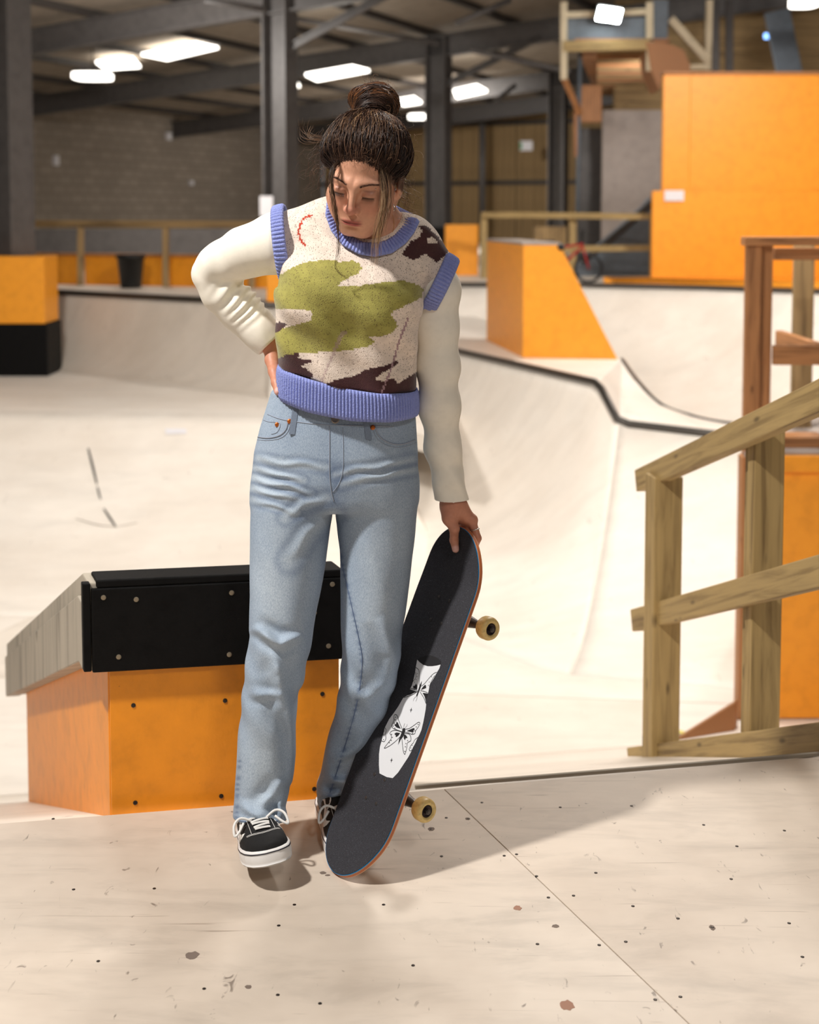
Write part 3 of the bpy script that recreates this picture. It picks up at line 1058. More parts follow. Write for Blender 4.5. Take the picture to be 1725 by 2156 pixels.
# ------------------------------------------------------------------ far left: fence, orange panels and bin on the upper deck
fy = 18.4


def fence_pt(px, py):
    return at(px, py, fy - (px - 90) * 0.0022)


ff = thing('timber_fence', 'rough timber rail fence on the far deck at the left', 'fence', fence_pt(330, 606))
beam('top_rail', fence_pt(40, 471), fence_pt(560, 473), 0.05, 0.10, DARKWOOD, ff)
for px in (170, 349, 530):
    beam('post', fence_pt(px, 606), fence_pt(px, 474), 0.08, 0.07, DARKWOOD, ff, up=(0, 1, 0))
op = thing('orange_barrier', 'low orange panel barrier behind the timber rail fence on the left', 'barrier', fence_pt(330, 606) + [0, .3, 0])
for a_, b_ in ((40, 168), (170, 252), (253, 348), (350, 470), (471, 580)):
    p, q = fence_pt(a_, 575), fence_pt(b_ - 1, 577)
    zc = (ZD + fence_pt(300, 541)[2]) / 2
    hh = fence_pt(300, 541)[2] - ZD
    p, q = np.array([p[0], p[1] + .25, zc]), np.array([q[0], q[1] + .25, zc])
    beam('panel', p, q, 0.03, hh, ORANGE, op)
p, q = fence_pt(40, 541), fence_pt(580, 541)
beam('cap_rail', [p[0], p[1] + .25, ZD + hh + .02], [q[0], q[1] + .25, ZD + hh + .02], 0.09, 0.035, BROWN, op)
# grey benches/blocks behind
gb = beam('low_wall', at(40, 512, 24), at(560, 512, 23), 0.3, 0.5, STEEL, None)
tag(gb, 'low grey wall behind the orange barrier', 'wall')
bn = at(276, 606, fy - 0.75)
bin_ = thing('bin', 'black plastic bin in front of the orange barrier on the far deck', 'bin', bn)
hb = at(276, 537, bn[1])[2] - ZD
bz = np.array([bn[0], bn[1], ZD])
v, f = lathe_geo(bz, (0, 0, 1), [(0.0, 0.135), (0.02, 0.14), (hb * .9, 0.18), (hb * .91, 0.20), (hb, 0.20)], 20)
mk('body', v, f, PLASTIC, bin_, True)
v, f = lathe_geo(bz + [0, 0, hb - .005], (0, 0, 1), [(0.0, 0.185), (0.012, 0.18)], 20)
mk('liner', v, f, BLACK, bin_, True)
# narrow orange block behind the elbow
ob = box('orange_block', at(585, 618, 14.9) + np.array([0, 0, 0.1]), (0.22, 0.3, 0.35), ORANGE, None, None, 0.01)
ob.location.z = ZD
tag(ob, 'small orange block just behind the bent elbow', 'block')

# ------------------------------------------------------------------ far centre: orange box, timber rails, blue ramp, bike
oy = 21.5
p0_, p1_ = at(938, 585, oy), at(1005, 585, oy)
ob2 = box('orange_block', ((p0_[0] + p1_[0]) / 2, oy, (ZD + at(970, 473, oy)[2]) / 2), (p1_[0] - p0_[0], 0.6, at(970, 473, oy)[2] - ZD), ORANGE, None, None, 0.01)
tag(ob2, 'upright orange block behind the skater left shoulder', 'block')
rf2 = thing('timber_fence', 'timber rail fence on the far deck between the orange box and orange wall', 'fence', at(1180, 590, 19.8))
beam('top_rail', at(1015, 452, 20.2), at(1372, 456, 19.4), 0.05, 0.09, TREATED, rf2)
beam('lower_rail', at(1180, 524, 19.9), at(1372, 522, 19.4), 0.05, 0.09, TREATED, rf2)
for px, Y in ((1020, 20.2), (1208, 19.8), (1378, 19.45)):
    a_ = at(px, 450, Y)
    beam('post', (a_[0], Y + .06, ZD), (a_[0], Y + .06, a_[2]), 0.10, 0.06, TREATED, rf2, up=(0, 1, 0))
fc = box('filing_crate', at(1158, 470, 24.0), (0.55, 0.5, 0.75), DARKWOOD, None, None, 0.01)
fc.location.z = ZD
tag(fc, 'dark wooden crate against the timber boarded wall', 'crate')
# blue ramp: side profile quarter sloping up to the right
by = 21.0
bp_ = [at(1180, 588, by), at(1385, 588, by), at(1385, 415, by), at(1372, 432, by), at(1330, 470, by), at(1270, 520, by), at(1225, 556, by)]
blue = thing('blue_ramp', 'blue-grey sloping ramp beside the big orange wall', 'ramp', bp_[0])
n = len(bp_)
V = bp_ + [p + np.array([0.15, 1.8, 0]) for p in bp_]
mk('body', V, [tuple(range(n)), tuple(range(2 * n - 1, n - 1, -1))] + [(i, n + i, n + (i + 1) % n, (i + 1) % n) for i in range(n)], BLUEGREY, blue)
tube('coping', [bp_[6] + [0, -.03, .03], bp_[5] + [0, -.03, .03], bp_[4] + [0, -.03, .03], bp_[2] + [0, -.03, .03]], 0.05, STEEL_D, blue)
TYRE = material('bike_tyre', srgb(24, 24, 26), 0.6)
RED = material('bike_frame_red', srgb(170, 30, 36), 0.35)
wc = at(1240, 566, 18.75)
wr_ = 0.19
wc[2] = ZD + wr_ + .02
bike = thing('bmx_bike', 'small red bike with black tyres half hidden behind the orange box', 'bike', (wc[0] - .35, wc[1], ZD))
for dx in (0, -0.75):
    c = wc + [dx, 0.02, 0]
    ring = [c + np.array([math.cos(a) * wr_, 0, math.sin(a) * wr_]) for a in np.linspace(0, 2 * math.pi, 28, endpoint=False)]
    w_ = mk('wheel', *tube_geo(ring, 0.022, 8, False, True), TYRE, bike, True)
    for a in np.linspace(0, math.pi, 7)[:-1]:
        d_ = np.array([math.cos(a), 0, math.sin(a)]) * wr_ * .95
        tube('spoke', [c - d_, c + d_], 0.003, COPING, w_, 4)
hd = wc + [-0.10, 0.02, 0.36]
tube('fork', [wc, hd], 0.015, RED, bike)
tube('frame', [hd - [0, 0, .06], wc + [-0.45, 0.02, -0.02], wc + [-0.75, .02, 0], wc + [-.55, .02, .28], hd - [0, 0, .02]], 0.018, RED, bike)
tube('frame', [wc + [-0.45, 0.02, -0.02], wc + [-.57, .02, .36]], 0.015, RED, bike)
tube('handlebar', [hd + [0, -.25, .18], hd + [0, -.10, .16], hd, hd + [0, .10, .16], hd + [0, .25, .18]], 0.012, TYRE, bike)
box('saddle', wc + [-.58, .02, .38], (0.2, 0.09, 0.04), TYRE, bike, None, 0.015)

# big orange wall on the right (two stepped sheets)
wy = 18.6
wr3 = thing('orange_wall', 'huge plain orange wall standing on the far deck at the right', 'wall panel', at(1560, 600, wy), kind='thing')
za, zb_ = at(1500, 402, wy)[2], at(1400, 157, wy)[2]
xa, xb = at(1372, 500, wy)[0], at(1396, 300, wy)[0]
box('lower_panel', ((xa + 9) / 2, wy, (ZD + za) / 2), (9 - xa, 0.10, za - ZD), ORANGE, wr3, None, 0.004)
box('upper_panel', ((xb + 3.9) / 2, wy + 0.06, (za + zb_) / 2 + 0.001), (3.9 - xb - .004, 0.10, zb_ - za), ORANGE, wr3, None, 0.004)
box('upper_panel', ((3.9 + 9) / 2, wy + 0.06, (za + zb_) / 2 + 0.001), (9 - 3.9, 0.10, zb_ - za), ORANGE, wr3, None, 0.004)
box('capping', ((xb + 9) / 2, wy + 0.12, zb_ + 0.02), (9 - xb, 0.30, 0.04), BROWN, wr3, None, 0.004)
box('notice', at(1420, 412, wy - 0.08), (0.27, 0.01, 0.145), WHITE, wr3, None, 0)
kx0 = onz(1272, 598, ZD)
prism('kick_board', [(kx0[0], kx0[1] + .06), (tf[8][0], tf[8][1] + .08), (tf[9][0], tf[9][1] + .08), (8.5, tf[10][1] + .35), (8.5, wy - .055), (kx0[0], wy - .055)], ZD + .002, ZD + 0.10, ORANGE, wr3)

# pale boarded wall behind the blue ramp
gw = box('partition', ((at(1268, 300, 26)[0] + at(1440, 300, 26)[0]) / 2, 26, (ZD + at(1300, 232, 26)[2]) / 2), (at(1440, 300, 26)[0] - at(1268, 300, 26)[0], 0.15, at(1300, 232, 26)[2] - ZD), GREYWALL, None, None, 0.01)
tag(gw, 'pale grey partition wall behind the blue ramp', 'partition')
gd_ = box('partition', ((at(1215, 350, 27)[0] + at(1268, 350, 27)[0]) / 2, 27, (ZD + at(1300, 270, 27)[2]) / 2), (at(1268, 350, 27)[0] - at(1215, 350, 27)[0], 0.15, at(1300, 270, 27)[2] - ZD), STEEL, None, None, 0.01)
tag(gd_, 'narrow grey panel left of the pale partition', 'partition')
gr_ = box('timber_cabinet', ((at(1222, 350, 25.5)[0] + at(1266, 350, 25.5)[0]) / 2, 25.6, at(1300, 218, 25.5)[2]), (at(1266, 350, 25.5)[0] - at(1222, 350, 25.5)[0], 0.2, 0.7), BROWN, None, None, 0.01)
tag(gr_, 'reddish brown panel under the balcony', 'panel')

# ------------------------------------------------------------------ balcony with floodlight, top right
by_ = 20.5
bal = thing('balcony', 'raised timber balcony with blue-grey side under the roof at the right', 'balcony', at(1285, 110, by_))
PALE = timber('pale_timber', srgb(206, 190, 160), srgb(160, 142, 110), 0.6)
beam('post', at(1187, 168, by_), at(1187, 5, by_), 0.10, 0.10, PALE, bal, up=(0, 1, 0))
beam('post', at(1368, 150, by_), at(1368, 5, by_), 0.10, 0.10, PALE, bal, up=(0, 1, 0))
beam('top_rail', at(1190, 32, by_), at(1368, 24, by_), 0.06, 0.09, PALE, bal)
beam('side_panel', at(1192, 62, by_ + .1), at(1366, 60, by_ + .1), 0.03, 0.33, BLUEGREY, bal)
beam('floor_beam', at(1185, 98, by_), at(1368, 94, by_), 0.12, 0.16, TREATED, bal)
p, q = at(1195, 86, by_ + .9), at(1366, 84, by_ + .9)
zf_ = at(1280, 96, by_)[2]
sh_ = lambda X, Y: X * Y / by_
prism('floor_board', [(p[0], by_ - .05), (q[0] + .15, by_ - .05), (sh_(q[0] + .1, by_ + 8), by_ + 8), (sh_(p[0] + .3, by_ + 8), by_ + 8)], zf_ + .06, zf_ + .10, BROWN, bal)
for k in range(13):
    Yk = by_ + .4 + k * .6
    beam('joist', (sh_(p[0] + .35, Yk), Yk, zf_ - .02), (sh_(q[0] + .1, Yk), Yk, zf_ - .02), 0.06, 0.14, BROWN if k % 2 else DARKWOOD, bal)
beam('brace', at(1188, 165, by_), at(1222, 240, by_ + .4), 0.07, 0.07, BROWN, bal)
tube('blue_pole', [at(1222, 110, by_ + .5), at(1216, 445, by_ + .5)], 0.032, BLUEGREY, bal, 8)
beam('orange_strap', at(1212, 215, by_ + .42), at(1212, 330, by_ + .42), 0.05, 0.03, BROWN, bal, up=(0, 1, 0))
# curved drop-in side at the right of the balcony
cpts = [at(1362, 88, by_ - .1), at(1400, 88, by_ - .1), at(1440, 105, by_ - .1), at(1455, 140, by_ - .1), at(1452, 150, by_ - .1), at(1395, 152, by_ - .1), at(1390, 190, by_ - .1), at(1372, 150, by_ - .1)]
n = len(cpts)
V = cpts + [p_ + np.array([0, .8, 0]) for p_ in cpts]
mk('curved_side', V, [tuple(range(n - 1, -1, -1)), tuple(range(n, 2 * n))] + [(i, (i + 1) % n, n + (i + 1) % n, n + i) for i in range(n)], BROWN, bal)
beam('side_post', at(1388, 100, by_ + .1), at(1390, 0, by_ + .1), 0.24, 0.08, BLUEGREY, bal, up=(0, 1, 0))
beam('diagonal_brace', at(1412, 40, by_ + .2), at(1490, 128, by_ + .2), 0.10, 0.12, PALE, bal)
beam('back_post', at(1490, 148, by_ + .25), at(1494, 0, by_ + .25), 0.10, 0.10, PALE, bal, up=(0, 1, 0))
beam('lower_rail', at(1405, 143, by_ + .2), at(1490, 140, by_ + .2), 0.05, 0.08, PALE, bal)
fl_ = thing('floodlight', 'glaring white floodlight fixed to the balcony rail', 'lamp', at(1283, 32, by_ - .25))
fc_ = at(1283, 31, by_ - .3)
fax = ((0.98, 0.1, -0.12), (-0.02, 0.86, 0.5), (0.15, -0.5, 0.85))
box('lens', fc_, (0.36, 0.02, 0.22), FLOOD, fl_, fax, 0.01)
box('housing', fc_ + np.array([0.0, 0.05, 0.03]), (0.40, 0.07, 0.26), PLASTIC, fl_, fax, 0.012)
tube('bracket', [fc_ + [-.15, .06, .03], fc_ + [0, .18, .06], fc_ + [.15, .06, .03]], 0.012, STEEL_D, fl_, 6)
# dark roof clutter beyond the orange wall
dk_ = box('storage_wall', (at(1600, 100, 26)[0], 26.4, at(1600, 90, 26)[2] - .4), (5.5, 0.3, 3.0), DARKWOOD, None, None, 0.02)
tag(dk_, 'dark timber wall high behind the big orange wall', 'wall')
gs = box('grey_sheet', (at(1655, 100, 22.5)[0], 22.5, at(1655, 115, 22.5)[2]), (0.42, 0.1, 1.5), BLUEGREY, None, ((.97, 0, .22), (0, 1, 0), (-.22, 0, .97)), 0.01)
tag(gs, 'leaning blue-grey sheet above the big orange wall', 'panel')
for k, px in enumerate((1507, 1536)):
    o = beam('roof_post', at(px, 150, 23.5), at(px, 0, 23.5), 0.12, 0.12, STEEL_D, None, up=(0, 1, 0))
    tag(o, ['dark post behind the balcony brace', 'dark post right of the balcony brace'][k], 'post')
bl_ = box('indicator_light', at(1615, 76, 24), (0.10, 0.06, 0.10), material('blue_light', (0.1, 0.3, 1, 1), 0.4, 0, (0.25, 0.5, 1, 1), 3.0), None, None, 0.02)
tag(bl_, 'tiny blue light on the dark wall at top right', 'light')
# ------------------------------------------------------------------ skateboard
BC = np.array([0.0005, 2.852, 0.3385])
BLn = np.array([0.3520, 0.2815, 0.8928]); BLn /= np.linalg.norm(BLn)
BW = np.array([0.5642, -0.8247, 0.0376]); BW -= BLn * (BW @ BLn); BW /= np.linalg.norm(BW)
BB = np.cross(BLn, BW)                       # out of the underside
BG = -BB                                     # out of the grip side
B_L, B_HW, B_FL, B_KA, B_WB, B_DROP = 0.782, 0.104, 0.283, 0.27, 0.402, 0.069
GRIP = material('grip_tape', srgb(34, 34, 38), 0.85)
g = NT(GRIP)
nz = g.n('ShaderNodeTexNoise', i_Scale=900.0, i_Detail=2.0)
wn = g.n('ShaderNodeTexVoronoi', i_Scale=420.0)
r1 = g.ramp(nz, 'Fac', [(0.35, srgb(20, 20, 24)), (0.7, srgb(62, 62, 70))])
cc = g.coords((1, 1, 1))
n2 = g.n('ShaderNodeTexNoise', i_Scale=6.0, i_Detail=3.0)
r2 = g.ramp(wn, 'Distance', [(0.07, (1, 1, 1)), (0.12, (0, 0, 0))])
n4 = g.n('ShaderNodeTexNoise', i_Scale=160.0)
r4 = g.ramp(n4, 'Fac', [(0.50, (0, 0, 0)), (0.56, (1, 1, 1))])
mu = g.mix((r2, 0), (r4, 0), 1.0, 'MULTIPLY')
mx = g.mix((r1, 0), srgb(190, 195, 205), (mu, 2))
g.l(mx, 2, g.b, 'Base Color')
g.l(cc, 0, nz, 'Vector'); g.l(cc, 0, wn, 'Vector'); g.l(cc, 0, n4, 'Vector')
bp = g.bump(nz, 'Fac', 0.5, 0.001)
g.l(bp, 'Normal', g.b, 'Normal')
PLYWOOD_EDGE = material('deck_maple', srgb(184, 104, 62), 0.5)
PLY_PALE = material('deck_maple_pale', srgb(226, 178, 138), 0.5)
PLY_BLUE = material('deck_blue_ply', srgb(30, 116, 168), 0.45)
URETHANE = painted('wheel_urethane', srgb(224, 196, 128), 0.4, 0.10, 30.0, 0.05)
TRUCK = material('truck_metal', srgb(92, 88, 86), 0.4, 0.8)
BEARING = material('bearing_dark', srgb(44, 34, 36), 0.35, 0.6)
ART_W = material('art_white', srgb(226, 228, 232), 0.6)
ART_K = material('art_black', srgb(22, 20, 24), 0.7)


def b_hw(s):
    s1 = 0.235
    a = abs(s)
    if a <= s1:
        return B_HW
    t = min(1.0, (a - s1) / (B_L / 2 - s1))
    return B_HW * max(1e-4, (1 - t ** 2.5)) ** 0.5


def b_pt(s, q, off=0.0):
    """deck point: s along, q across, off out of the grip side"""
    a, sg = abs(s), (1 if s >= 0 else -1)
    soft = 0.03
    d = max(0.0, a - B_FL + soft)
    bend = B_KA * min(1.0, d / (2 * soft))
    if d <= 2 * soft:
        x, h = a, B_KA * d * d / (4 * soft)
    else:
        x = B_FL + soft + (d - 2 * soft) * math.cos(B_KA)
        h = B_KA * soft + (d - 2 * soft) * math.sin(B_KA)
    n = BG * math.cos(bend) - BLn * sg * math.sin(bend)
    return BC + BLn * sg * x + BG * h + BW * q + n * (off + 0.006 * (q / B_HW) ** 2)


def b_slab(name, o0, o1, inset, mat, parent):
    ss = np.sin(np.linspace(-math.pi / 2, math.pi / 2, 81)) * (B_L / 2 - inset)
    ss = np.sort(np.concatenate([ss, np.linspace(-.3, .3, 21)]))
    M = 12
    top, bot = [], []
    for s in ss:
        hw = max(0.0008, b_hw(s * (B_L / 2) / (B_L / 2 - inset)) - inset)
        for q in np.linspace(-1, 1, M):
            top.append(b_pt(s, q * hw, o1))
            bot.append(b_pt(s, q * hw, o0))
    N = len(ss)
    T = len(top)
    f = []
    for i in range(N - 1):
        for k in range(M - 1):
            a = i * M + k
            f.append((a, a + 1, a + M + 1, a + M)[::-1])
            f.append((T + a, T + a + M, T + a + M + 1, T + a + 1)[::-1])
        f.append((i * M, (i + 1) * M, T + (i + 1) * M, T + i * M)[::-1])
        f.append((i * M + M - 1, T + i * M + M - 1, T + (i + 1) * M + M - 1, (i + 1) * M + M - 1)[::-1])
    for i in (0, N - 1):
        for k in range(M - 1):
            a = i * M + k
            f.append((a, a + 1, T + a + 1, T + a) if i == 0 else (a + 1, a, T + a, T + a + 1))
    o = mk(name, top + bot, f, mat, parent, True)
    es_ = o.modifiers.new('split', 'EDGE_SPLIT')
    es_.split_angle = math.radians(50)
    return o


board = thing('skateboard', 'black-gripped skateboard with a white painted vase and cream wheels, stood on its tail', 'skateboard', b_pt(-B_L / 2, 0))
deck = b_slab('deck', -0.0058, 0.0, 0.0, PLYWOOD_EDGE, board)
b_slab('pale_ply', -0.0076, -0.0059, 0.0004, PLY_PALE, deck)
b_slab('pale_ply', 0.0001, 0.0013, 0.0003, PLY_PALE, deck)
b_slab('blue_ply', 0.0014, 0.0026, 0.0004, PLY_BLUE, deck)
grip = b_slab('grip_tape', 0.0029, 0.0038, 0.0016, GRIP, board)


def b_sq(px, py):
    """board coordinates of a photograph point on the flat of the grip"""
    d = ray(px, py)
    p0 = BC + BG * 0.004
    p = CAM + d * (((p0 - CAM) @ BG) / (d @ BG))
    return (p - BC) @ BLn, (p - BC) @ BW


def zc6(x, y):
    return b_sq(780 + x / 7.189, 1360 + y / 7.189)


from mathutils.geometry import tessellate_polygon


def art_fill(pts, lift, conv=zc6):
    P2 = [conv(*p) for p in pts]
    tri = tessellate_polygon([[Vector((a, b, 0)) for a, b in P2]])
    return [b_pt(a, b, lift) for a, b in P2], [tuple(t) for t in tri]


def art_line(pts, w, lift, conv=zc6, n=None, closed=False):
    p = spline(np.array([(x, y, 0) for x, y in pts]), n or max(4, 5 * len(pts)))[:, :2]
    P2 = np.array([conv(*q) for q in p])
    t = np.gradient(P2, axis=0)
    t /= np.linalg.norm(t, axis=1)[:, None] + 1e-9
    nn = np.stack([-t[:, 1], t[:, 0]], 1) * w / 2
    V = [b_pt(a, b, lift) for a, b in P2 + nn] + [b_pt(a, b, lift) for a, b in P2 - nn]
    k = len(P2)
    return V, [(i, i + 1, k + i + 1, k + i) for i in range(k - 1)]


def art_dot(x, y, r, lift, n=8):
    return art_fill([(x + r * math.cos(a), y + r * math.sin(a)) for a in np.linspace(0, 2 * math.pi, n, endpoint=False)], lift)


vase = [(712, 207), (745, 245), (800, 285), (870, 308), (940, 310), (1010, 302), (1078, 288), (1060, 345), (1020, 410), (975, 490), (930, 560), (905, 620),
        (897, 665), (885, 725), (800, 712), (830, 760), (860, 880), (855, 960), (840, 1060), (820, 1170), (795, 1280), (765, 1350), (735, 1400), (700, 1480),
        (665, 1540), (640, 1600), (590, 1690), (500, 1820), (430, 1920), (345, 2003), (250, 1985), (140, 1930), (132, 1800), (135, 1640), (150, 1530),
        (175, 1440), (200, 1340), (225, 1240), (290, 1110), (370, 1000), (430, 910), (500, 785), (560, 750), (665, 680), (600, 655), (630, 600), (655, 510),
        (680, 400), (690, 320)]
mk('painted_vase', *art_fill(vase, 0.0042), ART_W, grip)
mk('painted_vase_mouth', *art_fill([(712, 203), (760, 173), (850, 146), (940, 148), (1030, 188), (1087, 240), (1080, 286), (1010, 301), (940, 308), (870, 306), (800, 283), (745, 243)], 0.0041), ART_K, grip)
LF = 0.0046
parts = []
for pts in ([(490, 1270), (440, 1150), (410, 1060), (385, 1040), (362, 1060), (360, 1130), (330, 1200), (345, 1245), (400, 1270), (480, 1300)],
            [(530, 1265), (600, 1250), (680, 1200), (740, 1162), (768, 1175), (745, 1230), (700, 1290), (690, 1330), (640, 1342), (590, 1320), (530, 1310)],
            [(480, 1305), (400, 1280), (340, 1285), (300, 1320), (320, 1360), (315, 1410), (270, 1470), (215, 1550), (300, 1510), (390, 1440), (460, 1370)],
            [(520, 1330), (590, 1335), (625, 1380), (625, 1440), (575, 1470), (560, 1560), (535, 1645), (505, 1580), (490, 1460), (480, 1390)]):
    parts.append(art_line(pts, 0.0014, LF))
for pts in ([(510, 1240), (515, 1200), (525, 1175)], [(535, 1240), (560, 1210), (562, 1185)]):
    parts.append(art_line(pts, 0.0008, LF))
for pts in ([(465, 1255), (400, 1235), (370, 1205), (372, 1180), (390, 1185), (400, 1145), (420, 1160), (440, 1210)],
            [(555, 1290), (640, 1255), (675, 1245), (685, 1270), (665, 1285), (670, 1310), (640, 1310)],
            [(455, 1320), (400, 1310), (370, 1325), (375, 1350), (390, 1350), (385, 1375), (400, 1380), (430, 1355)],
            [(510, 1335), (550, 1355), (572, 1390), (560, 1400), (545, 1395), (530, 1430), (512, 1400)],
            [(500, 1245), (530, 1245), (535, 1290), (500, 1380), (470, 1410), (425, 1500), (440, 1410), (470, 1330)]):
    parts.append(art_fill(pts, LF))
for x, y in [(385, 1080), (378, 1120), (365, 1170), (350, 1215), (375, 1245), (740, 1195), (710, 1230), (690, 1290), (650, 1325), (325, 1340), (335, 1385), (318, 1430),
             (290, 1465), (575, 1435), (548, 1480), (540, 1530), (535, 1600)]:
    parts.append(art_dot(x, y, 8, LF))
mk('painted_butterfly', *join_geo(parts), ART_K, grip)
parts = []
for pts in ([(690, 325), (735, 365), (745, 450), (745, 560), (755, 610)], [(690, 400), (690, 480), (640, 550)], [(1020, 400), (960, 430), (890, 500), (830, 570), (780, 610)],
            [(990, 450), (940, 530), (905, 620)], [(600, 645), (660, 655), (720, 680)], [(720, 690), (640, 740), (510, 785)], [(765, 680), (820, 690), (880, 715)],
            [(760, 700), (820, 790), (860, 880)]):
    parts.append(art_line(pts, 0.0013, LF))
for pts in ([(705, 760), (665, 800), (655, 835)], [(712, 760), (710, 800), (695, 840)]):
    parts.append(art_line(pts, 0.0008, LF))
for pts in ([(650, 610), (655, 640), (715, 665), (712, 600), (695, 570), (680, 600)], [(770, 670), (855, 640), (850, 600), (835, 590), (800, 625)],
            [(785, 530), (775, 610), (745, 690), (715, 765), (698, 755), (725, 680), (750, 600)], [(665, 682), (720, 690), (600, 740), (560, 748)], [(800, 714), (884, 727), (862, 790), (852, 800)]):
    parts.append(art_fill(pts, LF))
for x, y in [(695, 510), (670, 550), (905, 550), (890, 600), (715, 420), (710, 465), (935, 470), (950, 440)]:
    parts.append(art_dot(x, y, 6, LF))
mk('painted_butterfly', *join_geo(parts), ART_K, grip)
parts = []
for x, y in ((622, 970), (325, 1730)):
    for dx, dy in ((-28, 0), (26, 0), (6, -38), (-8, 42)):
        parts.append(art_fill([(x + dx, y + dy), (x - dy * .18, y + dx * .18), (x + dy * .18, y - dx * .18)], LF))
mk('painted_star', *join_geo(parts), ART_K, grip)
parts = [art_line([(230, 1240), (245, 1280), (235, 1330), (240, 1400), (215, 1450), (175, 1440)], 0.0013, LF),
         art_line([(740, 1390), (690, 1430), (670, 1470), (640, 1500), (605, 1560), (620, 1595), (650, 1580)], 0.0013, LF)]
for x, y in ((215, 1290), (212, 1350), (205, 1420), (630, 1550), (650, 1510)):
    parts.append(art_dot(x, y, 7, LF))
mk('painted_wing_tips', *join_geo(parts), ART_K, grip)
bolt = disc_mesh('deck_bolt', 0.0042, TRUCK, 8, 0.0012)
for sg in (-1, 1):
    for ds in (-0.026, 0.026):
        for q in (-0.020, 0.020):
            s = sg * B_WB / 2 + ds
            place('bolt', bolt, b_pt(s, q, 0.0038), BG, board)
# trucks and wheels
for sg in (-1, 1):
    c = BC + BLn * sg * B_WB / 2
    t = bpy.data.objects.new('truck', None)
    COL.objects.link(t)
    t.parent = board
    t.location = Vector([float(x) for x in (c - world_loc(board))])
    ax3 = (BLn, BW, BB)
    box('baseplate', c + BB * 0.0145, (0.082, 0.056, 0.008), TRUCK, t, ax3, 0.002)
    pts = [c + BB * (0.018 + 0.0), c + BB * 0.045 - BLn * sg * 0.004, c + BB * B_DROP]
    v1 = tube_geo(pts, [0.020, 0.016, 0.011], 10)
    hpts = [c + BB * (B_DROP - 0.002) + BW * q for q in np.linspace(-0.068, 0.068, 9)]
    v2 = tube_geo(hpts, [0.008, 0.0095, 0.012, 0.015, 0.016, 0.015, 0.012, 0.0095, 0.008], 10)
    mk('hanger', *join_geo([v1, v2]), TRUCK, t, True)
    tube('axle', [c + BB * B_DROP - BW * 0.107, c + BB * B_DROP + BW * 0.107], 0.004, COPING, t, 8)
    for q in (-1, 1):
        wc_ = c + BB * B_DROP + BW * q * 0.071
        axd = BW * q
        prof = [(0.0, 0.012), (0.0, 0.019), (0.003, 0.0235), (0.008, 0.0256), (0.024, 0.0256), (0.029, 0.0235), (0.0315, 0.0195), (0.0318, 0.0155), (0.028, 0.0135), (0.027, 0.010)]
        wv, wf = lathe_geo(wc_, axd, prof, 36)
        wheel = mk('wheel', wv, wf, URETHANE, board, True)
        mk('bearing', *lathe_geo(wc_, axd, [(0.022, 0.0134), (0.0285, 0.0132), (0.0288, 0.0105), (0.0282, 0.0100), (0.0282, 0.0070)], 28), BEARING, wheel, True)
        mk('axle_nut', *lathe_geo(wc_, axd, [(0.026, 0.0062), (0.0335, 0.0062), (0.0338, 0.0042), (0.0365, 0.0040)], 6), TRUCK, wheel)
# ------------------------------------------------------------------ implicit modelling toolkit (numpy surface nets)
f32 = np.float32


def smin(a, b, k):
    h = np.maximum(k - np.abs(a - b), 0) / k
    return np.minimum(a, b) - h * h * k * 0.25


def smax(a, b, k):
    return -smin(-a, -b, k)


def d_sphere(p, c, r):
    return np.linalg.norm(p - np.asarray(c, f32), axis=1) - r


def d_ell(p, c, r, rot=None):
    q = p - np.asarray(c, f32)
    if rot is not None:
        q = q @ np.asarray(rot, f32)
    r = np.asarray(r, f32)
    k0 = np.linalg.norm(q / r, axis=1)
    k1 = np.linalg.norm(q / (r * r), axis=1) + 1e-9
    return k0 * (k0 - 1.0) / k1


def d_cap(p, a, b, ra, rb=None):
    a, b = np.asarray(a, f32), np.asarray(b, f32)
    rb = ra if rb is None else rb
    ab = b - a
    t = np.clip(((p - a) @ ab) / (ab @ ab + 1e-12), 0, 1)
    return np.linalg.norm(p - a - t[:, None] * ab, axis=1) - (ra + (rb - ra) * t)


def d_chain(p, pts, rs, k=0.01):
    d = None
    for i in range(len(pts) - 1):
        e = d_cap(p, pts[i], pts[i + 1], rs[i], rs[i + 1])
        d = e if d is None else smin(d, e, k)
    return d


def d_stack(p, z, xc, xr, yc, yr, ex=2.3):
    """body of stacked super-ellipses; z ascending"""
    zz = p[:, 2]
    XC, XR = np.interp(zz, z, xc), np.interp(zz, z, xr)
    YC, YR = np.interp(zz, z, yc), np.interp(zz, z, yr)
    a, b = np.abs((p[:, 0] - XC) / XR), np.abs((p[:, 1] - YC) / YR)
    k = (a ** ex + b ** ex) ** (1 / ex)
    return ((k - 1) * np.minimum(XR, YR)).astype(f32)


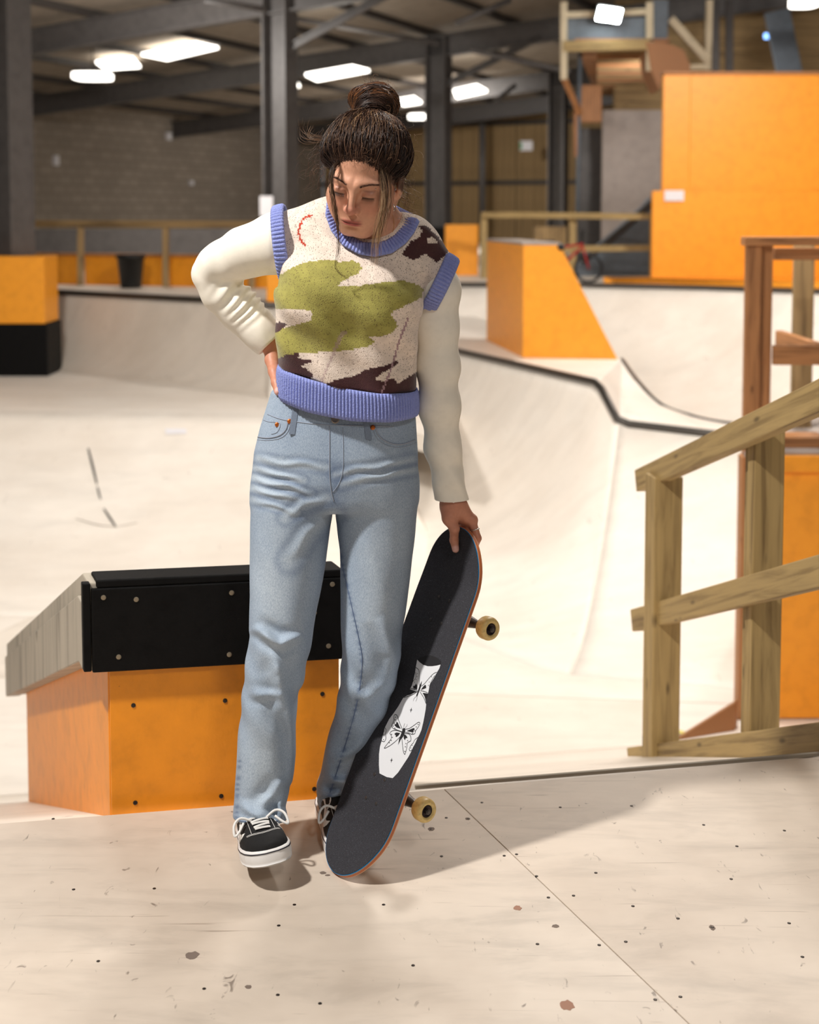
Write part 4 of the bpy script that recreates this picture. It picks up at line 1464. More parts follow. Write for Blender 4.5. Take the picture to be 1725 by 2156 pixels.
def surfnet(fn, lo, hi, h, smooth=2, cs=4):
    lo, hi = np.asarray(lo, float), np.asarray(hi, float)
    n = (np.ceil((hi - lo) / h / cs).astype(int) + 1) * cs
    ax = [lo[i] + h * np.arange(n[i]) for i in range(3)]
    nc = n // cs
    cax = [lo[i] + h * cs * (np.arange(nc[i]) + 0.5) for i in range(3)]
    G = np.stack(np.meshgrid(*cax, indexing='ij'), -1).reshape(-1, 3).astype(f32)
    C = fn(G).reshape(nc)
    near = np.abs(C) < h * cs * 1.9
    vals = np.repeat(np.repeat(np.repeat(C, cs, 0), cs, 1), cs, 2).astype(f32)
    mask = np.repeat(np.repeat(np.repeat(near, cs, 0), cs, 1), cs, 2)
    I = np.nonzero(mask)
    P = np.stack([ax[0][I[0]], ax[1][I[1]], ax[2][I[2]]], 1).astype(f32)
    out = np.empty(len(P), f32)
    for s in range(0, len(P), 400000):
        out[s:s + 400000] = fn(P[s:s + 400000])
    vals[I] = out
    ins = vals < 0
    cnt = np.zeros(n - 1, np.int8)
    for a in (0, 1):
        for b in (0, 1):
            for c in (0, 1):
                cnt += ins[a:n[0] - 1 + a, b:n[1] - 1 + b, c:n[2] - 1 + c]
    act = (cnt > 0) & (cnt < 8)
    ci = np.stack(np.nonzero(act), 1)
    vid = np.full(n - 1, -1, np.int32)
    vid[tuple(ci.T)] = np.arange(len(ci))
    acc = np.zeros((len(ci), 3))
    num = np.zeros(len(ci))
    corners = [(a, b, c) for a in (0, 1) for b in (0, 1) for c in (0, 1)]
    cv = {k: vals[ci[:, 0] + k[0], ci[:, 1] + k[1], ci[:, 2] + k[2]] for k in corners}
    for k in corners:
        for axis in range(3):
            if k[axis] == 0:
                k2 = list(k)
                k2[axis] = 1
                k2 = tuple(k2)
                a, b = cv[k], cv[k2]
                cr = (a < 0) != (b < 0)
                t = np.where(cr, a / np.where(cr, a - b, 1), 0)
                pos = np.tile(np.array(k, float), (len(ci), 1))
                pos[:, axis] += t
                acc[cr] += pos[cr]
                num[cr] += 1
    V = lo + (ci + acc / num[:, None]) * h
    Fs = []
    for axis in range(3):
        o1, o2 = (axis + 1) % 3, (axis + 2) % 3
        sl0, sl1 = [slice(None)] * 3, [slice(None)] * 3
        sl0[axis], sl1[axis] = slice(0, -1), slice(1, None)
        a, b = ins[tuple(sl0)], ins[tuple(sl1)]
        e = np.stack(np.nonzero(a != b), 1)
        e = e[(e[:, o1] > 0) & (e[:, o2] > 0) & (e[:, o1] < n[o1] - 1) & (e[:, o2] < n[o2] - 1)]
        flip = a[tuple(e.T)]
        q = []
        for d1, d2 in ((-1, -1), (0, -1), (0, 0), (-1, 0)):
            c = e.copy()
            c[:, o1] += d1
            c[:, o2] += d2
            q.append(vid[tuple(c.T)])
        q = np.stack(q, 1)
        q[~flip] = q[~flip][:, ::-1]
        Fs.append(q)
    Fc = np.concatenate(Fs)
    Fc = Fc[(Fc >= 0).all(1)]
    E = np.concatenate([Fc[:, [0, 1]], Fc[:, [1, 2]], Fc[:, [2, 3]], Fc[:, [3, 0]]])
    for _ in range(smooth):
        s = np.zeros_like(V)
        w = np.zeros(len(V))
        for j in range(3):
            s[:, j] = np.bincount(E[:, 0], V[E[:, 1], j], len(V)) + np.bincount(E[:, 1], V[E[:, 0], j], len(V))
        w = np.bincount(E.ravel(), minlength=len(V)).astype(float)
        V = V + 0.5 * (s / np.maximum(w, 1)[:, None] - V)
    return V, Fc


def paint(o, cols, name='Col'):
    at_ = o.data.color_attributes.new(name, 'FLOAT_COLOR', 'POINT')
    c = np.ones((len(o.data.vertices), 4), np.float32)
    c[:, :3] = cols[:, :3]
    at_.data.foreach_set('color', c.ravel())


def bvh_of(V, Fc):
    return BVHTree.FromPolygons([tuple(v) for v in np.asarray(V, float)], [tuple(int(i) for i in f) for f in Fc])


def hit(tree, px, py, lift=0.0, default_Y=None):
    d = ray(px, py)
    dn = d / np.linalg.norm(d)
    h_ = tree.ray_cast(Vector(CAM), Vector(dn))
    if h_[0] is None:
        return at(px, py, default_Y) if default_Y else None
    n = np.array(h_[1])
    if n @ dn > 0:
        n = -n
    return np.array(h_[0]) + n * lift


def in_poly(x, y, poly):
    poly = np.asarray(poly, float)
    r = np.zeros(len(x), bool)
    j = len(poly) - 1
    for i in range(len(poly)):
        xi, yi, xj, yj = *poly[i], *poly[j]
        if yi != yj:
            c = ((yi > y) != (yj > y)) & (x < (xj - xi) * (y - yi) / (yj - yi) + xi)
            r ^= c
        j = i
    return r


def seg_dist(x, y, pts):
    d = np.full(len(x), 1e9)
    for (x0, y0), (x1, y1) in zip(pts[:-1], pts[1:]):
        dx, dy = x1 - x0, y1 - y0
        t = np.clip(((x - x0) * dx + (y - y0) * dy) / (dx * dx + dy * dy + 1e-9), 0, 1)
        d = np.minimum(d, np.hypot(x - x0 - t * dx, y - y0 - t * dy))
    return d


def seg_dist_t(x, y, pts):
    """distance to a polyline and the 0..1 position along it"""
    d = np.full(len(x), 1e9)
    tt = np.zeros(len(x))
    L = np.array([math.hypot(b[0] - a[0], b[1] - a[1]) for a, b in zip(pts[:-1], pts[1:])])
    c = np.concatenate([[0], np.cumsum(L)]) / L.sum()
    for i, ((x0, y0), (x1, y1)) in enumerate(zip(pts[:-1], pts[1:])):
        dx, dy = x1 - x0, y1 - y0
        t = np.clip(((x - x0) * dx + (y - y0) * dy) / (dx * dx + dy * dy + 1e-9), 0, 1)
        e = np.hypot(x - x0 - t * dx, y - y0 - t * dy)
        m_ = e < d
        d = np.where(m_, e, d)
        tt = np.where(m_, c[i] + (c[i + 1] - c[i]) * t, tt)
    return d, tt


def to_px(V):
    d = np.asarray(V, float) - CAM
    D = d[:, 1] * CP - d[:, 2] * SP
    U = d[:, 1] * SP + d[:, 2] * CP
    return CX + F_PX * d[:, 0] / D, YPP - F_PX * U / D


def ribbed_band(name, outer, inner, nrib, amp, bulge, mat, parent, center, rows=9, per=6, thick=0.0025):
    """closed knitted rib band between two matching loops; ribs run across it"""
    def resample(L, N):
        L = np.asarray(L, float)
        L = np.vstack([L, L[:1]])
        d = np.concatenate([[0], np.cumsum(np.linalg.norm(np.diff(L, axis=0), axis=1))])
        s = np.linspace(0, d[-1], N, endpoint=False)
        return np.stack([np.interp(s, d, L[:, k]) for k in range(3)], 1)
    N = nrib * per
    o, i_ = resample(outer, N), resample(inner, N)
    for _ in range(6):
        o = (np.roll(o, 1, 0) + 2 * o + np.roll(o, -1, 0)) / 4
        i_ = (np.roll(i_, 1, 0) + 2 * i_ + np.roll(i_, -1, 0)) / 4
    tan = np.roll(o, -3, 0) - np.roll(o, 3, 0)
    n = np.cross(tan, i_ - o)
    n /= np.linalg.norm(n, axis=1)[:, None] + 1e-12
    mid_ = (o + i_) / 2
    sgn = np.sign(((mid_ - np.asarray(center)) * n).sum(1))
    if (sgn > 0).mean() < 0.5:
        n = -n
    for _ in range(30):
        n = (np.roll(n, 1, 0) + n + np.roll(n, -1, 0))
        n /= np.linalg.norm(n, axis=1)[:, None]
    rib = np.cos(2 * np.pi * np.arange(N) / per)
    V = []
    for r in range(rows):
        t = r / (rows - 1)
        pr = max(0.0, math.sin(math.pi * t)) ** 0.3
        V.append(o * (1 - t) + i_ * t + n * ((bulge * pr + amp * rib * (0.35 + 0.65 * pr))[:, None]))
    V = np.concatenate(V)
    f = np.array([(r * N + c, r * N + (c + 1) % N, (r + 1) * N + (c + 1) % N, (r + 1) * N + c) for r in range(rows - 1) for c in range(N)])
    ob = mk(name, V, f, mat, parent, True)
    sd_ = ob.modifiers.new('thickness', 'SOLIDIFY')
    sd_.thickness = thick
    sd_.offset = 0
    return ob
# ------------------------------------------------------------------ person
def attr_mat(name, rough, spec=0.5, sss=0.0):
    m = material(name, (1, 1, 1, 1), rough)
    g = NT(m)
    a = g.n('ShaderNodeAttribute', attribute_name='Col')
    g.l(a, 'Color', g.b, 'Base Color')
    g.b.inputs['Specular IOR Level'].default_value = spec
    if sss:
        g.b.inputs['Subsurface Weight'].default_value = sss
        g.b.inputs['Subsurface Radius'].default_value = (0.012, 0.005, 0.003)
        g.b.inputs['Subsurface Scale'].default_value = 0.6
    return m, g, a


SKIN, g, a = attr_mat('skin', 0.48, 0.4, 0.12)
nz = g.n('ShaderNodeTexNoise', i_Scale=140.0, i_Detail=4.0)
nb = g.n('ShaderNodeTexNoise', i_Scale=900.0, i_Detail=2.0)
cc = g.coords((1, 1, 1)); g.l(cc, 0, nz, 'Vector'); g.l(cc, 0, nb, 'Vector')
fr_ = g.ramp(nz, 'Fac', [(0.35, (0.96, 0.95, 0.945)), (0.65, (1.03, 1.025, 1.02))])
mm = g.mix((a, 'Color'), (fr_, 0), 1.0, 'MULTIPLY')
g.l(mm, 2, g.b, 'Base Color')
bp = g.bump(nb, 'Fac', 0.06, 0.001); g.l(bp, 'Normal', g.b, 'Normal')

KNIT, g, a = attr_mat('knit_wool', 0.9, 0.2)
cc = g.coords((1, 1, 1))
st_ = g.coords((520, 520, 400))
vz = g.n('ShaderNodeTexVoronoi', i_Scale=1.0)
g.l(st_, 0, vz, 'Vector')
wn = g.n('ShaderNodeTexWhiteNoise', noise_dimensions='3D')
g.l(vz, 'Position', wn, 'Vector')
r1 = g.ramp(wn, 'Value', [(0.82, (0, 0, 0)), (0.90, (0.8, 0.8, 0.8))])
ra = g.ramp(vz, 'Distance', [(0.30, (1, 1, 1)), (0.62, (0, 0, 0))])
mu = g.mix((r1, 0), (ra, 0), 1.0, 'MULTIPLY')
al = g.mix((0, 0, 0, 1), (mu, 2), (a, 'Alpha'))
mxx = g.mix((a, 'Color'), srgb(84, 62, 50), (mu, 2))
n5 = g.n('ShaderNodeTexNoise', i_Scale=60.0, i_Detail=3.0)
g.l(cc, 0, n5, 'Vector')
vr = g.ramp(n5, 'Fac', [(0.3, (0.88, 0.88, 0.88)), (0.7, (1.08, 1.08, 1.08))])
m2 = g.mix((mxx, 2), (vr, 0), 1.0, 'MULTIPLY')
g.l(m2, 2, g.b, 'Base Color')
bp = g.bump(vz, 'Distance', 0.35, 0.0013); bp.invert = True
g.l(bp, 'Normal', g.b, 'Normal')
g.b.inputs['Sheen Weight'].default_value = 0.25

RIB = painted('periwinkle_rib', srgb(142, 153, 214), 0.9, 0.07, 60.0, 0.0)
g = NT(RIB)
st_ = g.coords((420, 420, 300))
vz = g.n('ShaderNodeTexVoronoi', i_Scale=1.0); g.l(st_, 0, vz, 'Vector')
bp = g.bump(vz, 'Distance', 0.5, 0.002); bp.invert = True
g.l(bp, 'Normal', g.b, 'Normal')
JERSEY = painted('cream_jersey', srgb(248, 242, 228), 0.8, 0.02, 12.0, 0.0)
g = NT(JERSEY)
n6 = g.n('ShaderNodeTexNoise', i_Scale=700.0, i_Detail=2.0)
cc = g.coords((1, 1, 1)); g.l(cc, 0, n6, 'Vector')
bp = g.bump(n6, 'Fac', 0.12, 0.001); g.l(bp, 'Normal', g.b, 'Normal')

DENIM, g, a = attr_mat('faded_denim', 0.85, 0.2)
tw_ = g.coords((500, 500, 160), (0.0, 0.5, 0.0))
n7 = g.n('ShaderNodeTexNoise', i_Scale=1.6, i_Detail=3.0, i_Roughness=0.7)
g.l(tw_, 0, n7, 'Vector')
vr = g.ramp(n7, 'Fac', [(0.34, (0.66, 0.70, 0.76)), (0.66, (1.18, 1.16, 1.12))])
m2 = g.mix((a, 'Color'), (vr, 0), 1.0, 'MULTIPLY')
n8 = g.n('ShaderNodeTexNoise', i_Scale=11.0, i_Detail=5.0)
cc = g.coords((1, 1, 0.6)); g.l(cc, 0, n8, 'Vector')
v8 = g.ramp(n8, 'Fac', [(0.3, (0.86, 0.88, 0.91)), (0.7, (1.10, 1.09, 1.07))])
m3 = g.mix((m2, 2), (v8, 0), 1.0, 'MULTIPLY')
g.l(m3, 2, g.b, 'Base Color')
bp = g.bump(n7, 'Fac', 0.25, 0.001); g.l(bp, 'Normal', g.b, 'Normal')

HAIR, g, a = attr_mat('hair', 0.46, 0.35)
THREAD = material('denim_thread', srgb(150, 160, 176), 0.8)
SEAMDARK = material('denim_seam_dark', srgb(92, 110, 142), 0.85)
COPPER = material('copper_rivet', srgb(196, 106, 44), 0.35, 0.6)
PEWTER = material('jeans_button', srgb(150, 140, 130), 0.4, 0.8)
SILVER = material('silver', srgb(215, 212, 205), 0.2, 1.0)
SHOE_K = painted('black_suede', srgb(14, 13, 14), 0.85, 0.2, 40.0, 0.1)
SHOE_W = material('shoe_rubber_white', srgb(236, 234, 232), 0.5)
LACE = material('lace_white', srgb(238, 236, 232), 0.8)
NAVY = material('foxing_stripe', srgb(26, 26, 40), 0.5)

person = thing('person', 'woman in periwinkle-trimmed knit vest and pale jeans looking down, one hand on hip', 'person', (-0.2, 2.9, 0.0))

# ---- head frame
HR_ = (0.5003, 0.1819, -0.1974)


def euler3(rx, ry, rz):
    cx, sx, cy, sy, cz, sz = math.cos(rx), math.sin(rx), math.cos(ry), math.sin(ry), math.cos(rz), math.sin(rz)
    X = np.array([[1, 0, 0], [0, cx, -sx], [0, sx, cx]])
    Yv = np.array([[cy, 0, sy], [0, 1, 0], [-sy, 0, cy]])
    Z = np.array([[cz, -sz, 0], [sz, cz, 0], [0, 0, 1]])
    return Yv @ Z @ X


HM = euler3(*HR_)
HT = np.array([-0.0927, 2.800, 1.4813])


def h_loc(P):
    return (np.asarray(P) - HT.astype(f32)) @ HM.astype(f32)


def h_w(q):
    return np.asarray(q, float) @ HM.T + HT


NB = at(782, 478, 2.905)             # base of the neck


def sd_head(P):
    q = h_loc(P).astype(f32)
    qs = q.copy()
    qs[:, 0] = np.abs(qs[:, 0])       # symmetric features
    d = d_ell(q, (0, 0.014, 0.034), (0.0735, 0.092, 0.082))
    d = smin(d, d_ell(q, (0, -0.022, -0.038), (0.0555, 0.062, 0.071)), 0.035)
    d = smin(d, d_ell(q, (0, -0.048, -0.088), (0.030, 0.030, 0.026)), 0.030)          # chin and jaw front
    d = smin(d, d_cap(qs, (0.052, -0.004, -0.052), (0.020, -0.055, -0.098), 0.014, 0.012), 0.030)  # jaw line
    d = smin(d, d_ell(qs, (0.040, -0.056, -0.026), (0.024, 0.022, 0.020)), 0.028)       # cheek bones
    d = smin(d, d_ell(qs, (0.030, -0.060, -0.052), (0.022, 0.020, 0.024)), 0.03)        # cheek fullness
    d = smin(d, d_cap(qs, (0.010, -0.0805, 0.017), (0.044, -0.066, 0.016), 0.0085, 0.007), 0.018)  # brow ridge
    d = smax(d, -d_ell(qs, (0.0315, -0.098, -0.002), (0.018, 0.0145, 0.0125)), 0.014)   # eye sockets
    d = smin(d, d_ell(qs, (0.0310, -0.0735, -0.003), (0.0150, 0.0125, 0.0112)), 0.005)  # lidded eyes
    d = smax(d, -d_cap(qs, (0.0190, -0.0865, 0.0065), (0.0430, -0.0800, 0.0062), 0.0016), 0.004)   # upper-lid crease
    d = smin(d, d_cap(qs, (0.0200, -0.0845, -0.0085), (0.0420, -0.0790, -0.0080), 0.0012), 0.004)  # lash line
    d = smin(d, d_cap(q, (0, -0.084, 0.008), (0, -0.1035, -0.030), 0.0062, 0.0085), 0.014)   # nose bridge
    d = smin(d, d_ell(q, (0, -0.1045, -0.0345), (0.0100, 0.0092, 0.0082)), 0.008)       # nose tip
    d = smin(d, d_ell(qs, (0.0115, -0.0935, -0.0375), (0.0062, 0.0088, 0.0064)), 0.006) # nostril wings
    d = smax(d, -d_ell(qs, (0.0062, -0.0995, -0.0445), (0.0030, 0.0045, 0.0024)), 0.003)
    d = smin(d, d_ell(q, (0, -0.074, -0.0665), (0.0270, 0.0170, 0.0185)), 0.016)        # muzzle
    d = smax(d, -d_cap(q, (0, -0.0975, -0.0535), (0, -0.096, -0.0585), 0.0024), 0.004)  # philtrum
    d = smin(d, d_ell(qs, (0.0075, -0.0885, -0.0637), (0.0135, 0.0062, 0.0040)), 0.004) # upper lip
    d = smin(d, d_ell(q, (0, -0.0880, -0.0722), (0.0165, 0.0068, 0.0048)), 0.004)       # lower lip
    d = smax(d, -d_cap(qs, (0.0, -0.0968, -0.0676), (0.0215, -0.0885, -0.0672), 0.0011, 0.0008), 0.003)  # lip parting
    d = smax(d, -d_ell(q, (0, -0.0880, -0.0815), (0.014, 0.006, 0.0035)), 0.008)        # under the lip
    e = d_ell(qs, (0.0745, 0.010, -0.010), (0.0068, 0.0165, 0.0300))                    # ears
    e = smax(e, -d_ell(qs, (0.0815, 0.006, -0.006), (0.0045, 0.0085, 0.0175)), 0.005)
    e = smin(e, d_ell(qs, (0.0725, 0.002, -0.036), (0.0052, 0.0075, 0.0085)), 0.006)
    d = smin(d, e, 0.006)
    return d


def sd_neck(P):
    a = h_w((0, 0.030, -0.050))
    d = d_cap(P, a, NB, 0.051, 0.056)
    d = smin(d, d_cap(P, NB, at(690, 478, 2.905), 0.044, 0.034), 0.04)
    d = smin(d, d_cap(P, NB, at(862, 512, 2.905), 0.044, 0.034), 0.04)
    d = smin(d, d_ell(P, at(782, 545, 2.890), (0.088, 0.072, 0.085)), 0.05)
    # collar bones and neck tendons
    d = smin(d, d_cap(P, at(800, 500, 2.835), at(850, 480, 2.865), 0.008), 0.02)
    d = smin(d, d_cap(P, h_w((0.058, 0.02, -0.05)), at(795, 498, 2.842), 0.011, 0.009), 0.02)
    return d


def sd_upper(P):
    return smin(sd_head(P), sd_neck(P), 0.022)


HV, HF = surfnet(sd_upper, (-0.27, 2.66, 1.22), (0.09, 3.02, 1.64), 0.0018, 2)

# ---- hands
gv_, gf_ = mesh_world(grip)
GT = bvh_of(gv_, gf_)


def on_board(px, py, lift):
    h_ = hit(GT, px, py, lift)
    return h_ if h_ is not None else at(px, py, 2.93)


nose = b_pt(0.385, 0, 0)
# left hand closes on the nose of the board
wl = at(955, 1064, 2.945)
th = [at(946, 1092, 2.925), at(957, 1113, 2.920), on_board(964, 1138, 0.010), on_board(966, 1157, 0.0085)]
kn, fingers_l = [], []
k0_ = at(994, 1096, 2.945)
for k in range(4):
    base = k0_ - BW * 0.0185 * k + np.array([0, 0, (0.0, 0.002, -0.001, -0.006)[k]])
    q = 0.030 - 0.0185 * k
    tip_s = (0.322, 0.312, 0.318, 0.333)[k]
    pip = b_pt(0.368, q, -0.024) + np.array([0.004, 0, 0.004])
    dip = b_pt(tip_s + 0.020, q, -0.0205)
    tip = b_pt(tip_s, q, -0.0175)
    kn.append(base)
    fingers_l.append([base, pip, dip, tip])
fr_l = (0.0085, 0.0088, 0.0083, 0.0074)


def sd_hand_l(P):
    d = d_cap(P, at(943, 1010, 2.935), wl, 0.0245, 0.0225)
    mid_k = (kn[1] + kn[2]) / 2
    d = smin(d, d_cap(P, wl, kn[0] + [-0.004, 0, 0.003], 0.0200, 0.0125), 0.02)
    d = smin(d, d_cap(P, wl, kn[1], 0.020, 0.0125), 0.02)
    d = smin(d, d_cap(P, wl, kn[2], 0.020, 0.0120), 0.02)
    d = smin(d, d_cap(P, wl, kn[3], 0.019, 0.0110), 0.02)
    d = smin(d, d_chain(P, [at(950, 1076, 2.937), th[0], th[1]], [0.017, 0.0145, 0.0108], 0.008), 0.016)
    d = smin(d, d_chain(P, th[1:], [0.0108, 0.0098, 0.0080], 0.004), 0.006)
    d = smin(d, d_sphere(P, kn[0] + np.array([0.003, -0.002, 0.002]), 0.0105), 0.007)
    for fp, r in zip(fingers_l, fr_l):
        d = smin(d, d_chain(P, fp, [r * 1.12, r * 1.02, r * 0.92, r * 0.80], 0.004), 0.005)
    nb_ = np.asarray(th[3]) + (np.asarray(th[3]) - np.asarray(th[2])) * 0.12
    return d


LV, LF_ = surfnet(sd_hand_l, (0.02, 2.84, 0.60), (0.20, 3.06, 0.90), 0.0013, 2)

# right hand on the hip, thumb forward
wr0 = at(573, 722, 2.950)
palm = at(581, 762, 2.960)
thr = [at(573, 758, 2.930), at(577, 783, 2.900), at(582, 806, 2.872), at(585, 825, 2.850)]


def sd_hand_r(P):
    d = d_cap(P, at(556, 700, 2.95), wr0, 0.0245, 0.0215)
    d = smin(d, d_cap(P, wr0, palm, 0.0205, 0.0170), 0.02)
    d = smin(d, d_ell(P, at(584, 775, 2.985), (0.0150, 0.040, 0.036)), 0.016)
    d = smin(d, d_chain(P, [at(575, 738, 2.942)] + thr, [0.017, 0.0155, 0.0120, 0.0105, 0.0078], 0.006), 0.012)
    for k in range(4):
        c = at(592, 770 + 14 * k, 3.015)
        e = c + np.array([0.030, 0.022, -0.004])
        t = e + np.array([0.034, -0.004, -0.006])
        d = smin(d, d_chain(P, [c, e, t], [0.0095, 0.0088, 0.0075], 0.004), 0.005)
    return d


RV, RF = surfnet(sd_hand_r, (-0.36, 2.82, 0.94), (-0.16, 3.10, 1.18), 0.0014, 2)

# ---- hidden trunk and limbs, slimmer than the clothes
sh_r, el_r, wr_r = at(618, 486, 2.905), at(441, 577, 2.955), wr0
sh_l, el_l, wr_l = at(918, 566, 2.905), at(924, 830, 2.925), wl
hip_r, hip_l = at(630, 960, 2.91), at(790, 960, 2.92)
kn_r, kn_l = at(588, 1380, 2.85), at(780, 1400, 2.905)
an_r, an_l = at(552, 1680, 2.87), at(708, 1650, 3.00)


def sd_trunk(P):
    d = d_ell(P, at(735, 620, 2.89), (0.125, 0.082, 0.20))
    d = smin(d, d_ell(P, at(715, 930, 2.915), (0.14, 0.085, 0.15)), 0.06)
    d = smin(d, d_cap(P, at(785, 530, 2.90), sh_r, 0.036, 0.028), 0.03)
    d = smin(d, d_cap(P, at(785, 530, 2.90), sh_l, 0.036, 0.028), 0.03)
    d = smin(d, d_chain(P, [sh_r, el_r, wr_r], [0.030, 0.028, 0.020], 0.02), 0.02)
    d = smin(d, d_chain(P, [sh_l, el_l, wr_l], [0.028, 0.026, 0.020], 0.02), 0.02)
    d = smin(d, d_chain(P, [hip_r, kn_r, an_r], [0.066, 0.044, 0.026], 0.03), 0.03)
    d = smin(d, d_chain(P, [hip_l, kn_l, an_l], [0.066, 0.044, 0.026], 0.03), 0.03)
    return d


TV, TF = surfnet(sd_trunk, (-0.50, 2.66, 0.02), (0.20, 3.14, 1.45), 0.009, 2)

skin_c = np.array(srgb(212, 158, 130)[:3])
VS = [HV, LV, RV, TV]
FS, off = [], 0
for v_, f_ in ((HV, HF), (LV, LF_), (RV, RF), (TV, TF)):
    FS.append(f_ + off)
    off += len(v_)
BV, BF = np.concatenate(VS), np.concatenate(FS)
body = mk('body', BV, BF, SKIN, person, True)
cols = np.tile(skin_c, (len(BV), 1))
q = h_loc(HV)
qx = np.abs(q[:, 0])


def blend(mask, rgb):
    global cols
    mask = np.clip(mask, 0, 1)[:, None]
    n_ = len(mask)
    cols[:n_] = cols[:n_] * (1 - mask) + np.array(srgb(*rgb)[:3]) * mask


front = q[:, 1] < -0.055
gss = lambda x, y, z, c, s: np.exp(-(((x - c[0]) / s[0]) ** 2 + ((y - c[1]) / s[1]) ** 2 + ((z - c[2]) / s[2]) ** 2))
blend(0.55 * gss(qx, q[:, 1], q[:, 2], (0.036, -0.075, -0.034), (0.020, 0.03, 0.016)), (204, 128, 106))
blend(0.75 * gss(q[:, 0], q[:, 1], q[:, 2], (0, -0.106, -0.034), (0.013, 0.014, 0.012)), (198, 112, 98))
blend(0.5 * gss(qx, q[:, 1], q[:, 2], (0.031, -0.086, 0.001), (0.015, 0.02, 0.008)), (176, 116, 98))
lip = np.exp(-((q[:, 2] + 0.0677) / 0.0072) ** 4) * np.exp(-(qx / 0.0205) ** 6) * (q[:, 1] < -0.080)
blend(0.95 * lip, (172, 82, 80))
blend(0.8 * np.exp(-((q[:, 2] + 0.0675) / 0.0012) ** 2) * np.exp(-(qx / 0.021) ** 6) * (q[:, 1] < -0.08), (96, 44, 42))
lash_z = -0.0078 - 2.2 * (qx - 0.031) ** 2 * 2
blend(0.95 * np.exp(-((q[:, 2] - (-0.0085)) / 0.0017) ** 2) * np.exp(-((qx - 0.031) / 0.0128) ** 6) * front, (40, 24, 20))
blend(0.55 * np.exp(-((q[:, 2] - 0.0055) / 0.0016) ** 2) * np.exp(-((qx - 0.031) / 0.0125) ** 6) * front, (120, 74, 60))
bz_ = 0.0175 + 0.004 * np.cos((qx - 0.034) / 0.022 * 1.6)
blend(0.62 * np.exp(-((q[:, 2] - bz_) / 0.0026) ** 2) * np.exp(-((qx - 0.032) / 0.0195) ** 6) * front, (84, 54, 42))
blend(0.6 * gss(qx, q[:, 1], q[:, 2], (0.0062, -0.1, -0.0445), (0.003, 0.006, 0.002)), (110, 60, 52))
# scalp stays dark under the hair, as hair roots do
def hairline(q):
    """>0 on the hair side of the hairline (head-local)"""
    return q[:, 2] - (0.069 - 0.70 * (q[:, 1] + 0.080)) + 7.0 * q[:, 0] ** 2


hl_n = hairline(q) + 0.0022 * np.sin(q[:, 0] * 700) + 0.0018 * np.sin(q[:, 0] * 290 + 1)
blend(np.clip((hl_n - 0.001) / 0.007, 0, 1) * 0.9 * (q[:, 2] > -0.03), (58, 40, 32))
# hands: a little redder, nails pale
o1 = len(HV)
hcol = np.array(srgb(204, 142, 116)[:3])
cols[o1:o1 + len(LV) + len(RV)] = hcol


def nail(V_, off_, tip_, axis_pt, r0=0.0075):
    dd = np.asarray(tip_) - np.asarray(axis_pt)
    dd /= np.linalg.norm(dd)
    rel = V_ - np.asarray(tip_)
    al = rel @ dd
    toward = -(rel @ (ray(966, 1157) / np.linalg.norm(ray(966, 1157))))
    m_ = np.exp(-((al - 0.001) / 0.0072) ** 4) * (toward > 0.0030)
    m_ = np.clip(m_, 0, 1)[:, None]
    cols[off_:off_ + len(V_)] = cols[off_:off_ + len(V_)] * (1 - m_) + np.array(srgb(226, 176, 164)[:3]) * m_


nail(LV, o1, th[3], th[2])
nail(RV, o1 + len(LV), thr[3], thr[2])
paint(body, cols)

# ---- eyelashes and brows as fine hairs
def strands(name, paths, radii, colors, mat, parent, n=3):
    """many thin tubes as one hair mesh; colours per strand root/tip"""
    VV, FF, CC, off_ = [], [], [], 0
    for p, r, (c0, c1) in zip(paths, radii, colors):
        m_ = len(p)
        t = np.linspace(0, 1, m_)
        rr = r * (1 - 0.75 * t ** 3) if np.isscalar(r) else r
        _, s, b = frames(p)
        for k in range(n):
            a_ = 2 * math.pi * k / n
            VV.append(p + (s * math.cos(a_) + b * math.sin(a_)) * rr[:, None])
            CC.append(np.asarray(c0) * (1 - t)[:, None] + np.asarray(c1) * t[:, None])
        i = np.arange(m_ - 1)
        for k in range(n):
            k2 = (k + 1) % n
            FF.append(np.stack([off_ + k * m_ + i, off_ + k2 * m_ + i, off_ + k2 * m_ + i + 1, off_ + k * m_ + i + 1], 1))
        off_ += n * m_
    o = mk(name, np.concatenate(VV), np.concatenate(FF), mat, parent, True)
    paint(o, np.concatenate(CC))
    return o


HT_bvh = bvh_of(HV, HF)


def snap_head(ql, lift):
    """project a head-local point onto the face from the front"""
    p = h_w(ql)
    n_ = HM @ np.array([0, 1.0, 0])
    h_ = HT_bvh.ray_cast(Vector(p - n_ * 0.08), Vector(n_))
    return (np.array(h_[0]) - n_ * lift) if h_[0] is not None else p


